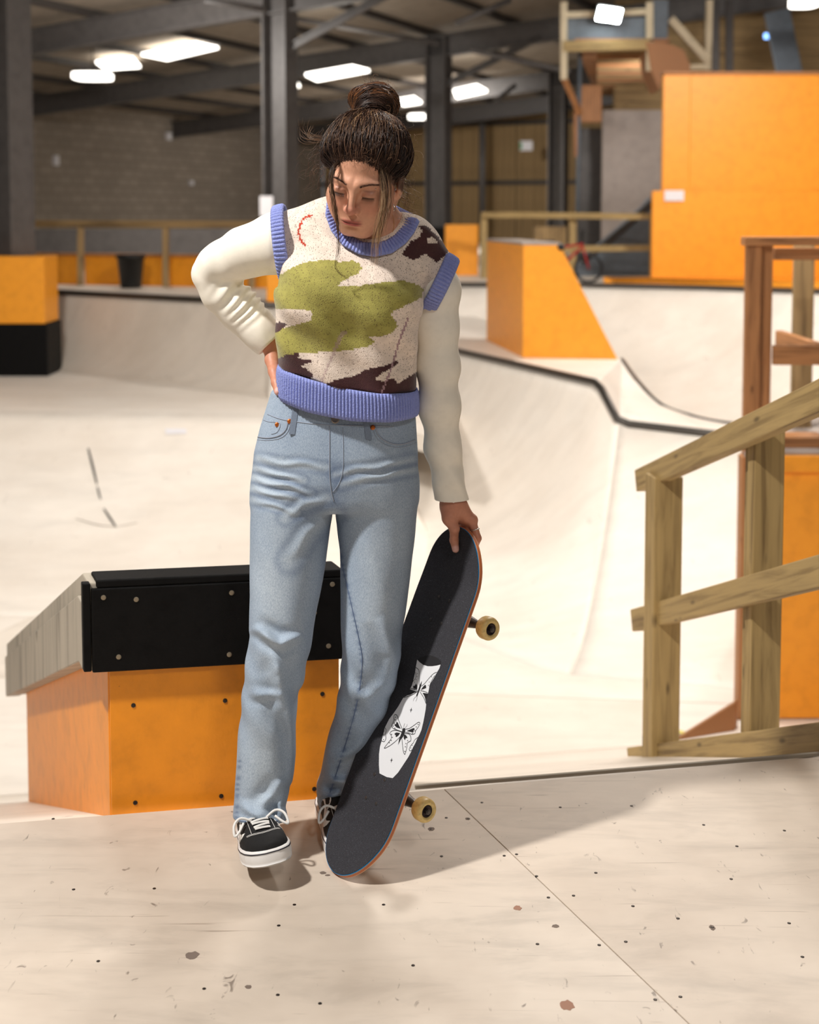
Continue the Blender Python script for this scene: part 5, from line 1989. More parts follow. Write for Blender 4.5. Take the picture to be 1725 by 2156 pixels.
C3 = lambda *rgb: np.array(srgb(*rgb)[:3])
dk, br_ = C3(34, 22, 18), C3(78, 52, 40)
R_ = np.random.default_rng(3)
pth, rad, clr = [], [], []
for sx in (-1, 1):
    for i in range(80):                                    # brows
        u_ = R_.random()
        x = 0.0135 + 0.036 * u_
        z = 0.0165 + 0.0055 * math.sin(u_ * 2.4) - 0.001 + (R_.random() - .5) * 0.0052 * (1 - 0.6 * u_)
        p0 = snap_head((sx * x, -0.09, z), 0.0002)
        p1 = snap_head((sx * (x + 0.0045), -0.09, z + 0.0016 - 0.0022 * u_), 0.0012)
        pth.append(np.linspace(p0, p1, 4)); rad.append(0.00028); clr.append((br_, br_))
    for i in range(30):                                    # lashes, lowered
        u_ = i / 29
        x = 0.0195 + 0.0235 * u_
        z = -0.0086 - 0.0012 * math.sin(u_ * 3.14)
        p0 = snap_head((sx * x, -0.09, z), 0.0002)
        d_ = HM @ np.array([sx * (u_ - .35) * 0.5, -0.85, -0.55])
        pth.append(np.array([p0, p0 + d_ * 0.003, p0 + d_ * 0.0075 + np.array([0, 0, 0.0006])])); rad.append(0.00034); clr.append((dk, dk))
strands('brows_and_lashes', pth, rad, clr, HAIR, body)
# ------------------------------------------------------------------ knitted vest
def rows_to_stack(rows):
    """rows of (py, x_left, x_right, Yc, ry) in the photograph -> stack arrays with ascending height"""
    out = []
    for py, xl, xr, Yc, ry in rows:
        a, b = at(xl, py, Yc), at(xr, py, Yc)
        out.append(((a[2] + b[2]) / 2, (a[0] + b[0]) / 2, (b[0] - a[0]) / 2, Yc, ry))
    out.sort()
    return [np.array(c) for c in zip(*out)]


V_ROWS = [(440, 640, 890, 2.905, 0.070), (490, 606, 898, 2.900, 0.082), (530, 592, 902, 2.895, 0.094), (570, 585, 899, 2.888, 0.108), (610, 581, 893, 2.884, 0.118), (650, 581, 886, 2.884, 0.120),
          (700, 583, 880, 2.888, 0.115), (760, 587, 878, 2.893, 0.111), (810, 590, 877, 2.897, 0.110), (850, 592, 876, 2.900, 0.111), (900, 592, 875, 2.903, 0.111)]
VST = rows_to_stack(V_ROWS)
hx_top = [at(x, y, 2.80) for x, y in ((585, 780), (590, 783), (650, 799), (720, 817), (800, 830), (877, 834))]
hx_bot = [at(x, y, 2.80) for x, y in ((585, 845), (590, 849), (650, 867), (740, 884), (820, 889), (874, 886))]
hz_top = lambda x: np.interp(x, [p[0] for p in hx_top], [p[2] for p in hx_top])
hz_bot = lambda x: np.interp(x, [p[0] for p in hx_bot], [p[2] for p in hx_bot])
sA, sB = at(622, 486, 2.905), at(702, 474, 2.905)
sC, sD = at(852, 515, 2.905), at(916, 568, 2.908)
arm_l_ax = np.array([0.86, 0.02, -0.51]); arm_l_ax /= np.linalg.norm(arm_l_ax)
arm_l_c = at(922, 588, 2.905)
arm_r_c = at(598, 518, 2.908)


def sd_vest(P):
    d = d_stack(P, *VST, ex=2.5)
    d = smax(d, P[:, 2] - at(750, 470, 2.9)[2], 0.06)
    d = smin(d, d_cap(P, sA, sB, 0.048, 0.052), 0.05)
    d = smin(d, d_cap(P, sC, sD, 0.052, 0.046), 0.05)
    d = smin(d, d_cap(P, sB, sC, 0.052, 0.052), 0.05)
    # soft bust fullness
    d = smin(d, d_ell(P, at(672, 620, 2.815), (0.060, 0.055, 0.060)), 0.06)
    d = smin(d, d_ell(P, at(805, 640, 2.820), (0.058, 0.052, 0.060)), 0.06)
    # drape folds in the knit
    zz, xx = P[:, 2], P[:, 0]
    frontm = np.clip((2.88 - P[:, 1]) / 0.05, 0, 1)
    xl, zl = at(655, 720, 2.8)[0], at(655, 700, 2.8)[2]
    d = d - 0.0045 * frontm * np.sin((xx - xl) * 62 + (zz - zl) * 14) * np.clip((zl + 0.05 - zz) / 0.10, 0, 1)
    d = d - 0.003 * frontm * np.sin((zz - zl) * 70 + (xx - xl) * 46)
    # neck opening
    d = smax(d, -d_ell(P, at(781, 436, 2.862), (0.068, 0.098, 0.074)), 0.006)
    d = smax(d, -d_cap(P, at(781, 436, 2.872), at(770, 300, 2.86), 0.062, 0.08), 0.006)
    # arm openings
    d = smax(d, (P - arm_l_c.astype(f32)) @ arm_l_ax.astype(f32) - 0.016 - np.clip(at(900, 665, 2.9)[2] - P[:, 2], 0, 1) * 2.0, 0.008)
    d = smax(d, (at(588, 520, 2.9)[0] - P[:, 0]) * (P[:, 2] > -9) - 0.0 + np.clip(at(590, 600, 2.9)[2] - P[:, 2], 0, 1) * -2.0, 0.01)
    # bottom follows the slanting hem
    zb = hz_bot(P[:, 0]) + 0.012
    d = d + 0.0045 * np.clip((hz_top(P[:, 0]) + 0.004 - P[:, 2]) / 0.006, 0, 1)
    d = smax(d, zb - P[:, 2], 0.004)
    return d.astype(f32)


VV_, VF_ = surfnet(sd_vest, (-0.34, 2.70, 0.93), (0.16, 3.06, 1.46), 0.0023, 2)
vest = mk('vest', VV_, VF_, KNIT, person, True)
VT = bvh_of(VV_, VF_)
# knitted-in picture, cell by cell
vx, vy = to_px(VV_)
st = 3.6
kx, ky = vx, vy
cell = lambda a, s, o=0: (np.floor(a / s + o) + 0.5) * s
kx = cell(vx, st)
ky = cell(vy, st * 0.8)
cream, green, plum, redc, mauve = C3(236, 220, 206), C3(164, 158, 84), C3(72, 42, 44), C3(190, 62, 40), C3(168, 136, 142)
vc = np.tile(cream, (len(VV_), 1))
GREEN = [(592, 577), (616, 563), (645, 552), (683, 547), (705, 546), (715, 552), (744, 548), (758, 556), (763, 564), (754, 577), (737, 584), (719, 593), (713, 603), (744, 602), (779, 599),
         (814, 593), (850, 591), (878, 598), (892, 609), (889, 626), (864, 640), (832, 653), (823, 662), (832, 674), (838, 686), (828, 700), (807, 707), (777, 708), (791, 720), (772, 731),
         (744, 736), (708, 740), (659, 742), (623, 743), (590, 754), (560, 760), (560, 704), (588, 693), (620, 685), (652, 676), (659, 663), (652, 653), (616, 650), (581, 652), (560, 652), (560, 590)]
PLUMS = [[(590, 754), (606, 745), (630, 744), (628, 754), (638, 759), (655, 756), (657, 762), (634, 770), (648, 780), (660, 789), (653, 806), (599, 797), (560, 790), (560, 758)],
         [(560, 683), (588, 678), (602, 679), (604, 685), (583, 700), (560, 704)],
         [(682, 810), (715, 798), (744, 793), (772, 777), (814, 770), (836, 759), (838, 764), (828, 773), (809, 784), (791, 796), (791, 801), (814, 803), (820, 798), (839, 800), (832, 807),
          (839, 808), (860, 793), (864, 784), (866, 793), (874, 785), (900, 780), (900, 850), (828, 842), (744, 828)],
         [(883, 476), (896, 474), (920, 495), (943, 520), (950, 526), (935, 540), (920, 552), (906, 541), (896, 536), (885, 541), (871, 547), (862, 543), (853, 541), (846, 534), (857, 520), (866, 508),
          (882, 501), (889, 488)]]
fm = np.array([True] * len(VV_))
fr_side = VV_[:, 1] < 2.93
vc[in_poly(kx, ky, GREEN) & fr_side] = green
for P_ in PLUMS:
    vc[in_poly(kx, ky, P_) & fr_side] = plum
vc[in_poly(kx, ky, [(898, 503), (908, 499), (922, 508), (924, 514), (910, 514), (900, 511)]) & fr_side] = cream
vc[(seg_dist(kx, ky, [(657, 454), (646, 456), (638, 462), (632, 473), (629, 487), (631, 501), (637, 511), (643, 515)]) < 2.1) & fr_side] = redc
mv = seg_dist(kx, ky, [(724, 700), (716, 712), (704, 740), (692, 768), (676, 807)])
vc[(mv < 2.6 + np.clip((760 - ky) / 22, 0, 3)) & (ky > 698) & (ky < 806) & fr_side] = 0.5 * mauve + 0.5 * vc[(mv < 2.6 + np.clip((760 - ky) / 22, 0, 3)) & (ky > 698) & (ky < 806) & fr_side]
vc[(seg_dist(kx, ky, [(860, 669), (840, 720), (826, 770), (800, 838)]) < 1.9) & fr_side] = mauve
back = ~fr_side
gb_ = np.sin(VV_[:, 0] * 21 + 1) + np.sin(VV_[:, 2] * 17 + VV_[:, 0] * 9)
vc[back & (gb_ > 0.9)] = green
vc[back & (gb_ < -1.2)] = plum
paint(vest, vc)

# collar, arm and hem ribs
out_px = [(690, 424), (687, 455), (698, 490), (722, 521), (755, 539), (790, 544), (825, 535), (852, 516), (871, 492), (881, 472)]
in_px = [(706, 425), (712, 455), (722, 479), (740, 498), (764, 510), (790, 512), (812, 507), (831, 496), (844, 480), (849, 463)]
outer, inner = [], []
for (a, b), (c, d_) in zip(out_px, in_px):
    p = hit(VT, a, b, 0.0060, 2.86)
    outer.append(p)
    inner.append(at(c, d_, p[1] + 0.013))
for a, b, Y in ((872, 456, 2.925), (840, 441, 2.965), (782, 428, 2.978), (725, 417, 2.962), (700, 418, 2.925)):
    outer.append(at(a, b, Y))
for a, b, Y in ((846, 448, 2.925), (825, 437, 2.95), (782, 428, 2.958), (735, 420, 2.95), (714, 420, 2.92)):
    inner.append(at(a, b, Y))
ribbed_band('collar_rib', outer, inner, 84, 0.0019, 0.0035, RIB, vest, at(785, 500, 2.93))


def arm_band(name, c, axis, ru, rv, up, w, nr, cone=0.0):
    axis = axis / np.linalg.norm(axis)
    up = np.asarray(up, float) - axis * (np.asarray(up) @ axis)
    up /= np.linalg.norm(up)
    sd_ = np.cross(axis, up)
    o, i_ = [], []
    for t in np.linspace(0, 2 * math.pi, 48, endpoint=False):
        e = up * math.cos(t) * ru + sd_ * math.sin(t) * rv
        o.append(c + e * (1 + cone) - axis * w / 2)
        i_.append(c + e * (1 - cone) + axis * w / 2)
    return ribbed_band(name, o, i_, nr, 0.0018, 0.0032, RIB, vest, c)


arm_band('arm_rib', at(597, 519, 2.908), np.array([-0.985, 0.0, -0.12]), 0.087, 0.086, (0.0, 0, 1), 0.028, 62, 0.02)
arm_band('arm_rib', at(926, 597, 2.905), np.array([0.90, 0.0, -0.44]), 0.064, 0.082, (0.3, 0, 1), 0.034, 56, 0.03)
top, bot = [], []
for t in np.linspace(0, 2 * math.pi, 120, endpoint=False):
    cx_, sx_ = math.cos(t), math.sin(t)
    zz = 1.0
    for _ in range(3):
        xc, xr, yc, yr = (np.interp(zz, VST[0], VST[k]) for k in (1, 2, 3, 4))
        x = xc + (xr + 0.0015) * math.copysign(abs(cx_) ** (2 / 2.5), cx_)
        zz = (hz_top(x) + hz_bot(x)) / 2
    y = yc + (yr + 0.0025) * math.copysign(abs(sx_) ** (2 / 2.5), sx_)
    top.append((x, y, hz_top(x) + 0.002))
    bot.append((xc + (x - xc) * 1.012, yc + (y - yc) * 1.015, hz_bot(x)))
ribbed_band('hem_rib', top, bot, 118, 0.0023, 0.0022, RIB, vest, (-0.13, 2.9, 1.0))

# ------------------------------------------------------------------ cream long-sleeved top
cuff_r_dir = (at(578, 728, 2.952) - at(500, 640, 2.965)); cuff_r_dir /= np.linalg.norm(cuff_r_dir)
cuff_r = at(574, 722, 2.950)
cuff_l_dir = (at(957, 1078, 2.945) - at(930, 930, 2.935)); cuff_l_dir /= np.linalg.norm(cuff_l_dir)
cuff_l_dir = cuff_l_dir + np.array([-0.16, -0.10, 0]); cuff_l_dir /= np.linalg.norm(cuff_l_dir)
cuff_l = at(954.5, 1070, 2.945)
SR = [at(650, 508, 2.91), at(585, 512, 2.912), at(515, 532, 2.925), at(458, 560, 2.945), at(441, 580, 2.952)]
SRr = [0.046, 0.062, 0.051, 0.043, 0.036]
FRr = [at(441, 580, 2.952), at(468, 612, 2.960), at(508, 655, 2.962), at(545, 695, 2.956), at(590, 744, 2.948)]
FRR = [0.036, 0.044, 0.042, 0.037, 0.034]
SLp = [at(890, 560, 2.905), at(921, 610, 2.905), at(920, 690, 2.910), at(923, 770, 2.916), at(925, 850, 2.922), at(933, 940, 2.934), at(944, 1010, 2.94), at(953, 1060, 2.945), at(962, 1110, 2.945)]
SLr = [0.060, 0.046, 0.0435, 0.0425, 0.042, 0.036, 0.031, 0.0295, 0.032]


def along(P, a, b):
    a, b = np.asarray(a, f32), np.asarray(b, f32)
    L = np.linalg.norm(b - a)
    return (P - a) @ ((b - a) / L)


def sd_top(P):
    up = d_chain(P, SR, SRr, 0.03)
    s_ = along(P, SR[1], SR[4])
    up = up - 0.0022 * np.sin(s_ * 120 + P[:, 2] * 60) * np.clip((s_ - 0.08) / 0.08, 0, 1)
    fo = d_chain(P, FRr, FRR, 0.03)
    s = along(P, FRr[0], FRr[4])
    side = np.clip(((P - np.asarray(FRr[2], f32)) @ np.array([0.72, -0.25, 0.64], f32)) / 0.04 + 0.55, 0, 1.2)
    ph = (s + 0.006 * np.sin(s * 55) + 0.005 * np.sin(P[:, 2] * 38 + P[:, 1] * 51)) * 2 * math.pi / 0.0225 + ((P - np.asarray(FRr[1], f32)) @ np.array([0.3, 0.5, -0.2], f32)) * 60 + 0.8 * np.sin(P[:, 1] * 40)
    env = np.exp(-((s - 0.085) / 0.055) ** 4)
    fo = fo - 0.0034 * (np.sin(ph) + 0.35 * np.sin(ph * 0.53 + 1.3)) * env * side
    fo = fo - 0.0016 * np.sin(s * 95 + P[:, 2] * 70) * (1 - env)
    d = smin(up, fo, 0.012)
    d = smax(d, (P - cuff_r.astype(f32)) @ cuff_r_dir.astype(f32), 0.002)
    d = smax(d, -d_cap(P, cuff_r - cuff_r_dir * 0.02, cuff_r + cuff_r_dir * 0.05, 0.0262, 0.028), 0.003)
    e = d_chain(P, SLp, SLr, 0.03)
    s2 = P[:, 2]
    zc_ = at(930, 1000, 2.94)[2]
    e = e - 0.0020 * np.sin(s2 * 85 + P[:, 0] * 90 + 2 * np.sin(P[:, 1] * 30)) * np.exp(-((s2 - zc_) / 0.09) ** 2)
    e = e - 0.0016 * np.sin(s2 * 60 + P[:, 0] * 60) * np.exp(-((s2 - at(925, 820, 2.9)[2]) / 0.06) ** 2)
    e = smax(e, (P - cuff_l.astype(f32)) @ cuff_l_dir.astype(f32), 0.002)
    e = smax(e, -d_cap(P, cuff_l - cuff_l_dir * 0.018, cuff_l + cuff_l_dir * 0.05, 0.0215, 0.0235), 0.003)
    d = smin(d, e, 0.002)
    # neckband and lower edge that peep out of the vest
    t = d_stack(P, VST[0], VST[1], VST[2] - 0.015, VST[3], VST[4] - 0.017, 2.5)
    t = smax(t, P[:, 2] - at(780, 508, 2.82)[2] - (P[:, 1] - 2.82) * 0.45, 0.003)
    t = smax(t, hz_bot(P[:, 0]) + 0.002 + np.clip(at(600, 838, 2.9)[0] - P[:, 0], 0, 1) * 0.6 - P[:, 2], 0.003)
    t = smax(t, -d_ell(P, at(781, 436, 2.866), (0.064, 0.090, 0.0705)), 0.003)
    return smin(d, t, 0.004).astype(f32)


CV_, CF_ = surfnet(sd_top, (-0.50, 2.72, 0.76), (0.16, 3.06, 1.42), 0.0026, 2)
top_o = mk('shirt', CV_, CF_, JERSEY, person, True)
tag(top_o, 'cream long-sleeved top under the vest')
ST = bvh_of(CV_, CF_)
# cuff stitch line
for c, dr, r in ((cuff_l, cuff_l_dir, 0.031),):
    u1 = np.cross(dr, (0, 1, 0)); u1 /= np.linalg.norm(u1)
    u2 = np.cross(dr, u1)
    ring = []
    for t in np.linspace(0, 2 * math.pi, 40, endpoint=False):
        dd = u1 * math.cos(t) + u2 * math.sin(t)
        h_ = ST.ray_cast(Vector(c - dr * 0.02 + dd * 0.08), Vector(-dd))
        if h_[0] is not None:
            ring.append(np.array(h_[0]) + dd * 0.0002)

# ------------------------------------------------------------------ jeans
PEL = rows_to_stack([(800, 578, 868, 2.908, 0.098), (830, 570, 871, 2.908, 0.100), (855, 562, 874, 2.908, 0.103), (900, 548, 877, 2.908, 0.110), (950, 536, 880, 2.908, 0.117), (1000, 531, 881, 2.908, 0.119),
                     (1035, 530, 880, 2.908, 0.115), (1056, 532, 878, 2.908, 0.110), (1075, 540, 870, 2.908, 0.100)])
LR_ = rows_to_stack([(960, 540, 700, 2.905, 0.105), (1060, 529, 703, 2.896, 0.106), (1150, 527, 691, 2.882, 0.101), (1250, 528, 675, 2.864, 0.093), (1350, 523, 656, 2.846, 0.083), (1450, 512, 636, 2.842, 0.077),
                     (1550, 503, 622, 2.848, 0.076), (1650, 494, 612, 2.850, 0.080), (1700, 493, 607, 2.838, 0.100), (1760, 494, 604, 2.824, 0.112)])
LL_ = rows_to_stack([(960, 705, 880, 2.915, 0.104), (1060, 704, 880, 2.918, 0.106), (1150, 715, 872, 2.912, 0.100), (1250, 718, 859, 2.902, 0.092), (1350, 720, 847, 2.893, 0.082), (1420, 718, 837, 2.896, 0.076),
                     (1480, 710, 822, 2.915, 0.072), (1540, 695, 800, 2.945, 0.069), (1600, 680, 772, 2.975, 0.068), (1650, 668, 752, 2.998, 0.068), (1690, 670, 742, 3.010, 0.070), (1730, 674, 738, 3.015, 0.072)])
FOLDS = [  # (polyline in the photograph, depth m, width px, leg: r/l/both)
    ([(538, 985), (585, 1000), (640, 1012)], 0.0040, 6), ([(535, 1005), (590, 1022), (655, 1040)], 0.0045, 6), ([(533, 1028), (580, 1042), (630, 1052)], 0.004, 6),
    ([(531, 1052), (575, 1066), (625, 1082)], 0.0035, 6), ([(545, 965), (600, 975), (690, 985)], 0.003, 7), ([(690, 1050), (640, 1060), (600, 1090)], 0.003, 9),
    ([(705, 1000), (780, 985), (868, 968)], 0.003, 7), ([(720, 1020), (790, 1002), (872, 990)], 0.003, 7), ([(700, 1085), (650, 1120), (610, 1180)], 0.003, 14),
    ([(548, 1338), (590, 1352), (640, 1338)], 0.0060, 9), ([(530, 1318), (560, 1338), (585, 1362)], 0.005, 9),
    ([(585, 1395), (575, 1420), (590, 1470), (600, 1540)], 0.0050, 12), ([(598, 1400), (610, 1490), (617, 1590), (612, 1660)], 0.006, 10), ([(575, 1360), (588, 1420), (596, 1500)], 0.004, 9), ([(520, 1455), (560, 1462), (600, 1470)], 0.003, 8),
    ([(595, 1640), (575, 1680), (540, 1705)], 0.0065, 12), ([(605, 1660), (590, 1700), (600, 1735)], 0.007, 9), ([(505, 1690), (540, 1712), (580, 1722)], 0.004, 8),
    ([(690, 1640), (720, 1650), (745, 1640)], 0.006, 9), ([(672, 1668), (700, 1678), (730, 1672)], 0.0055, 8), ([(700, 1600), (730, 1590), (770, 1560)], 0.004, 10),
    ([(735, 1450), (770, 1470), (815, 1440)], 0.004, 14), ([(800, 1300), (830, 1380), (820, 1450)], 0.005, 14), ([(760, 1130), (800, 1220), (820, 1300)], 0.002, 18)]


def sd_jeans(P):
    d = d_stack(P, *PEL, ex=2.35)
    d = smax(d, PEL[0][0] + 0.012 - P[:, 2], 0.02)
    r = d_stack(P, *LR_, ex=2.2)
    r = smax(r, P[:, 2] - at(620, 985, 2.9)[2], 0.05)
    l = d_stack(P, *LL_, ex=2.2)
    l = smax(l, P[:, 2] - at(790, 985, 2.9)[2], 0.05)
    d = smin(d, smin(r, l, 0.004), 0.014)
    # deep crease between the legs
    px, py = to_px(P)
    near = np.clip((2.90 - P[:, 1]) / 0.03, 0, 1)
    wob = 5.0 * np.sin(px * 0.055 + py * 0.03) + 3.0 * np.sin(py * 0.08 - px * 0.07)
    for fi, (pts, A_, w_) in enumerate(FOLDS):
        if fi < 9:
            A_, w_ = A_ * 0.90, w_ * 0.75
        else:
            A_, w_ = A_ * 1.65, w_ * 1.05
        dist, tpos = seg_dist_t(px, py + wob * 0.6, pts)
        A_ = A_ * np.sin(np.pi * np.clip(tpos, 0.0, 1.0)) ** 0.8
        g_ = np.exp(-(dist / w_) ** 2)
        g2 = np.exp(-((dist - 1.9 * w_) / (w_ * 1.1)) ** 2)
        frontness = np.clip((np.interp(P[:, 2], LL_[0], LL_[3]) + 0.01 - P[:, 1]) / 0.02, 0, 1)
        d = d - A_ * g_ * frontness + 0.55 * A_ * g2 * frontness
    d = d - 0.0018 * np.sin(P[:, 2] * 48 + P[:, 0] * 75 + 2.0 * np.sin(P[:, 2] * 17)) * np.clip((0.75 - P[:, 2]) / 0.3, 0, 1)
    # hems
    hr_ = at(550, 1744, 2.715)[2] + (P[:, 0] - at(550, 1742, 2.78)[0]) * -0.06 + (P[:, 1] - 2.715) * -0.28
    hl_ = at(702, 1706, 2.945)[2] + (P[:, 0] - at(702, 1706, 2.945)[0]) * 0.20 + (P[:, 1] - 2.945) * -0.10
    sel = P[:, 0] < at(640, 1700, 2.9)[0]
    d = smax(d, np.where(sel, hr_, hl_) - P[:, 2], 0.003)
    # hollow trouser ends and waist
    ir = d_stack(P, LR_[0], LR_[1], LR_[2] - 0.021, LR_[3], LR_[4] - 0.021, 2.2)
    il = d_stack(P, LL_[0], LL_[1], LL_[2] - 0.020, LL_[3], LL_[4] - 0.020, 2.2)
    ii = np.minimum(ir, il)
    ii = np.maximum(ii, P[:, 2] - np.where(sel, hr_, hl_) - 0.035)
    d = smax(d, -ii, 0.003)
    # waist top, higher at the hip side
    d = smax(d, P[:, 2] - at(580, 822, 2.9)[2] - 0.0, 0.004)
    return d.astype(f32)


JV, JF = surfnet(sd_jeans, (-0.42, 2.70, 0.03), (0.06, 3.13, 1.06), 0.0030, 2)
jeans = mk('jeans', JV, JF, DENIM, person, True)
JT = bvh_of(JV, JF)
jx, jy = to_px(JV)
base, faded, deep = C3(160, 176, 195), C3(198, 210, 220), C3(104, 122, 152)
jc = np.tile(base, (len(JV), 1))


def jmix(mask, c):
    global jc
    m_ = np.clip(mask, 0, 1)[:, None]
    jc = jc * (1 - m_) + c * m_


jmix(0.7 * np.exp(-(((jx - 585) / 48) ** 2 + ((jy - 1230) / 190) ** 2)), faded)          # washed thighs
jmix(0.45 * np.exp(-(((jx - 800) / 50) ** 2 + ((jy - 1220) / 190) ** 2)), faded)
jmix(0.6 * np.exp(-(((jx - 545) / 45) ** 2 + ((jy - 1620) / 100) ** 2)), faded)
jmix(0.5 * np.exp(-(((jx - 560) / 60) ** 2 + ((jy - 1010) / 45) ** 2)), faded)
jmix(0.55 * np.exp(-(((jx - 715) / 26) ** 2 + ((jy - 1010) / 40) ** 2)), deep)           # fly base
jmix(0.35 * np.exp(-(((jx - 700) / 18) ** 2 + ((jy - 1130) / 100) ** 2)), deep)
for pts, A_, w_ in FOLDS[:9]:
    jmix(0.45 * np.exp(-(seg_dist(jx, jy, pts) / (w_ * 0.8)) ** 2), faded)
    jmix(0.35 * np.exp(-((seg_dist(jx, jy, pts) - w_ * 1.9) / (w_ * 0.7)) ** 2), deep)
rn = np.random.default_rng(5)
for pts in ([(712, 1150), (735, 1250), (757, 1350), (763, 1400), (752, 1480), (730, 1560), (705, 1640), (690, 1685)], [(505, 1600), (500, 1660), (498, 1730)]):
    sdist = seg_dist(jx, jy, pts)
    pk = 0.5 + 0.5 * np.sin(jy * 0.42 + 2 * np.sin(jy * 0.11))
    jmix(0.75 * np.exp(-((sdist) / 5.0) ** 2) * pk, deep)
jmix(0.5 * np.exp(-((seg_dist(jx, jy, [(495, 1738), (550, 1742), (603, 1742)])) / 5) ** 2) * (0.5 + 0.5 * np.sin(jx * 0.7)), deep)
jmix(0.5 * np.exp(-((seg_dist(jx, jy, [(673, 1706), (700, 1706), (735, 1696)])) / 5) ** 2) * (0.5 + 0.5 * np.sin(jx * 0.7)), deep)
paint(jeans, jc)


def on_jeans(pts, n, lift=0.0008):
    out = []
    for p in spline(np.array([(a, b, 0) for a, b in pts]), n)[:, :2]:
        h_ = hit(JT, p[0], p[1], lift)
        if h_ is not None:
            out.append(h_)
    return np.array(out)


def seam(name, pts, r=0.0009, mat=THREAD, n=30, lift=0.0005):
    L = on_jeans(pts, n, lift)
    if len(L) > 3:
        for _ in range(2):
            L[1:-1] = (L[:-2] + 2 * L[1:-1] + L[2:]) / 4
        return tube(name, L, r, mat, jeans, 5)


seam('waistband_seam', [(564, 872), (590, 882), (630, 889), (690, 895), (740, 896), (800, 897), (872, 900)], 0.0012)
seam('fly_seam', [(694, 896), (694, 950), (694, 1000), (698, 1036), (703, 1056)], 0.0012)
seam('fly_stitch', [(722, 900), (723, 950), (722, 990), (714, 1018), (701, 1036)], 0.0007)
seam('pocket_seam', [(607, 888), (602, 905), (588, 917), (565, 922), (544, 920)], 0.0018)
seam('pocket_seam', [(789, 898), (798, 918), (818, 932), (845, 936), (874, 926)], 0.0018)
seam('pocket_stitch', [(612, 890), (607, 908), (592, 922), (566, 927), (543, 926)], 0.0007)
seam('pocket_stitch', [(784, 900), (793, 922), (815, 938), (845, 942), (876, 932)], 0.0007)
seam('coin_pocket_seam', [(550, 882), (566, 888), (588, 890), (590, 898), (584, 910), (572, 914)], 0.0009)
seam('inseam', [(712, 1150), (735, 1250), (757, 1350), (763, 1400), (752, 1480), (730, 1560), (705, 1640), (690, 1685)], 0.0011, SEAMDARK, 60)
seam('hem_stitch', [(495, 1727), (530, 1731), (565, 1731), (585, 1728)], 0.0008, SEAMDARK)
seam('hem_stitch', [(674, 1696), (700, 1697), (728, 1689)], 0.0008, SEAMDARK)
DLOOP = painted('denim_loop', srgb(124, 138, 158), 0.85, 0.12, 120.0, 0.1)
for (x0_, y0_), (x1_, y1_) in (((625, 852), (616, 915)), ((770, 880), (776, 926))):
    L = []
    for t in np.linspace(0, 1, 9):
        x, y = x0_ + (x1_ - x0_) * t, y0_ + (y1_ - y0_) * t
        h_ = hit(JT, x, y, 0.0035)
        if h_ is None:
            h_ = at(x, y, 2.795)
        L.append(h_)
    L = np.array(L)
    L[:, 1] = np.minimum(L[:, 1], L[:, 1].mean() + 0.004)
    side_ = np.array([1.0, 0.0, -0.1])
    V, f = [], []
    for p in L:
        V += [p - side_ * 0.0065, p + side_ * 0.0065, p + side_ * 0.0065 + [0, 0.003, 0], p - side_ * 0.0065 + [0, 0.003, 0]]
    for i in range(len(L) - 1):
        for k in range(4):
            f.append((i * 4 + k, i * 4 + (k + 1) % 4, (i + 1) * 4 + (k + 1) % 4, (i + 1) * 4 + k))
    f += [(3, 2, 1, 0), tuple(len(V) - 4 + k for k in range(4))]
    bevel(mk('belt_loop', V, f, DLOOP, jeans), 0.0008)
rv_me = disc_mesh('rivet', 0.0052, COPPER, 12, 0.0028)
for px_, py_ in ((610, 887), (584, 894), (785, 900), (553, 882)):
    h_ = hit(JT, px_, py_, 0.0002)
    if h_ is not None:
        place('rivet', rv_me, h_, -ray(px_, py_), jeans)
bt = hit(JT, 706, 883, 0.001, 2.8)
mk('button', *lathe_geo(bt, -ray(706, 883), [(-0.002, 0.0085), (0.002, 0.0088), (0.003, 0.007), (0.0022, 0.0055)], 18), PEWTER, jeans, True)

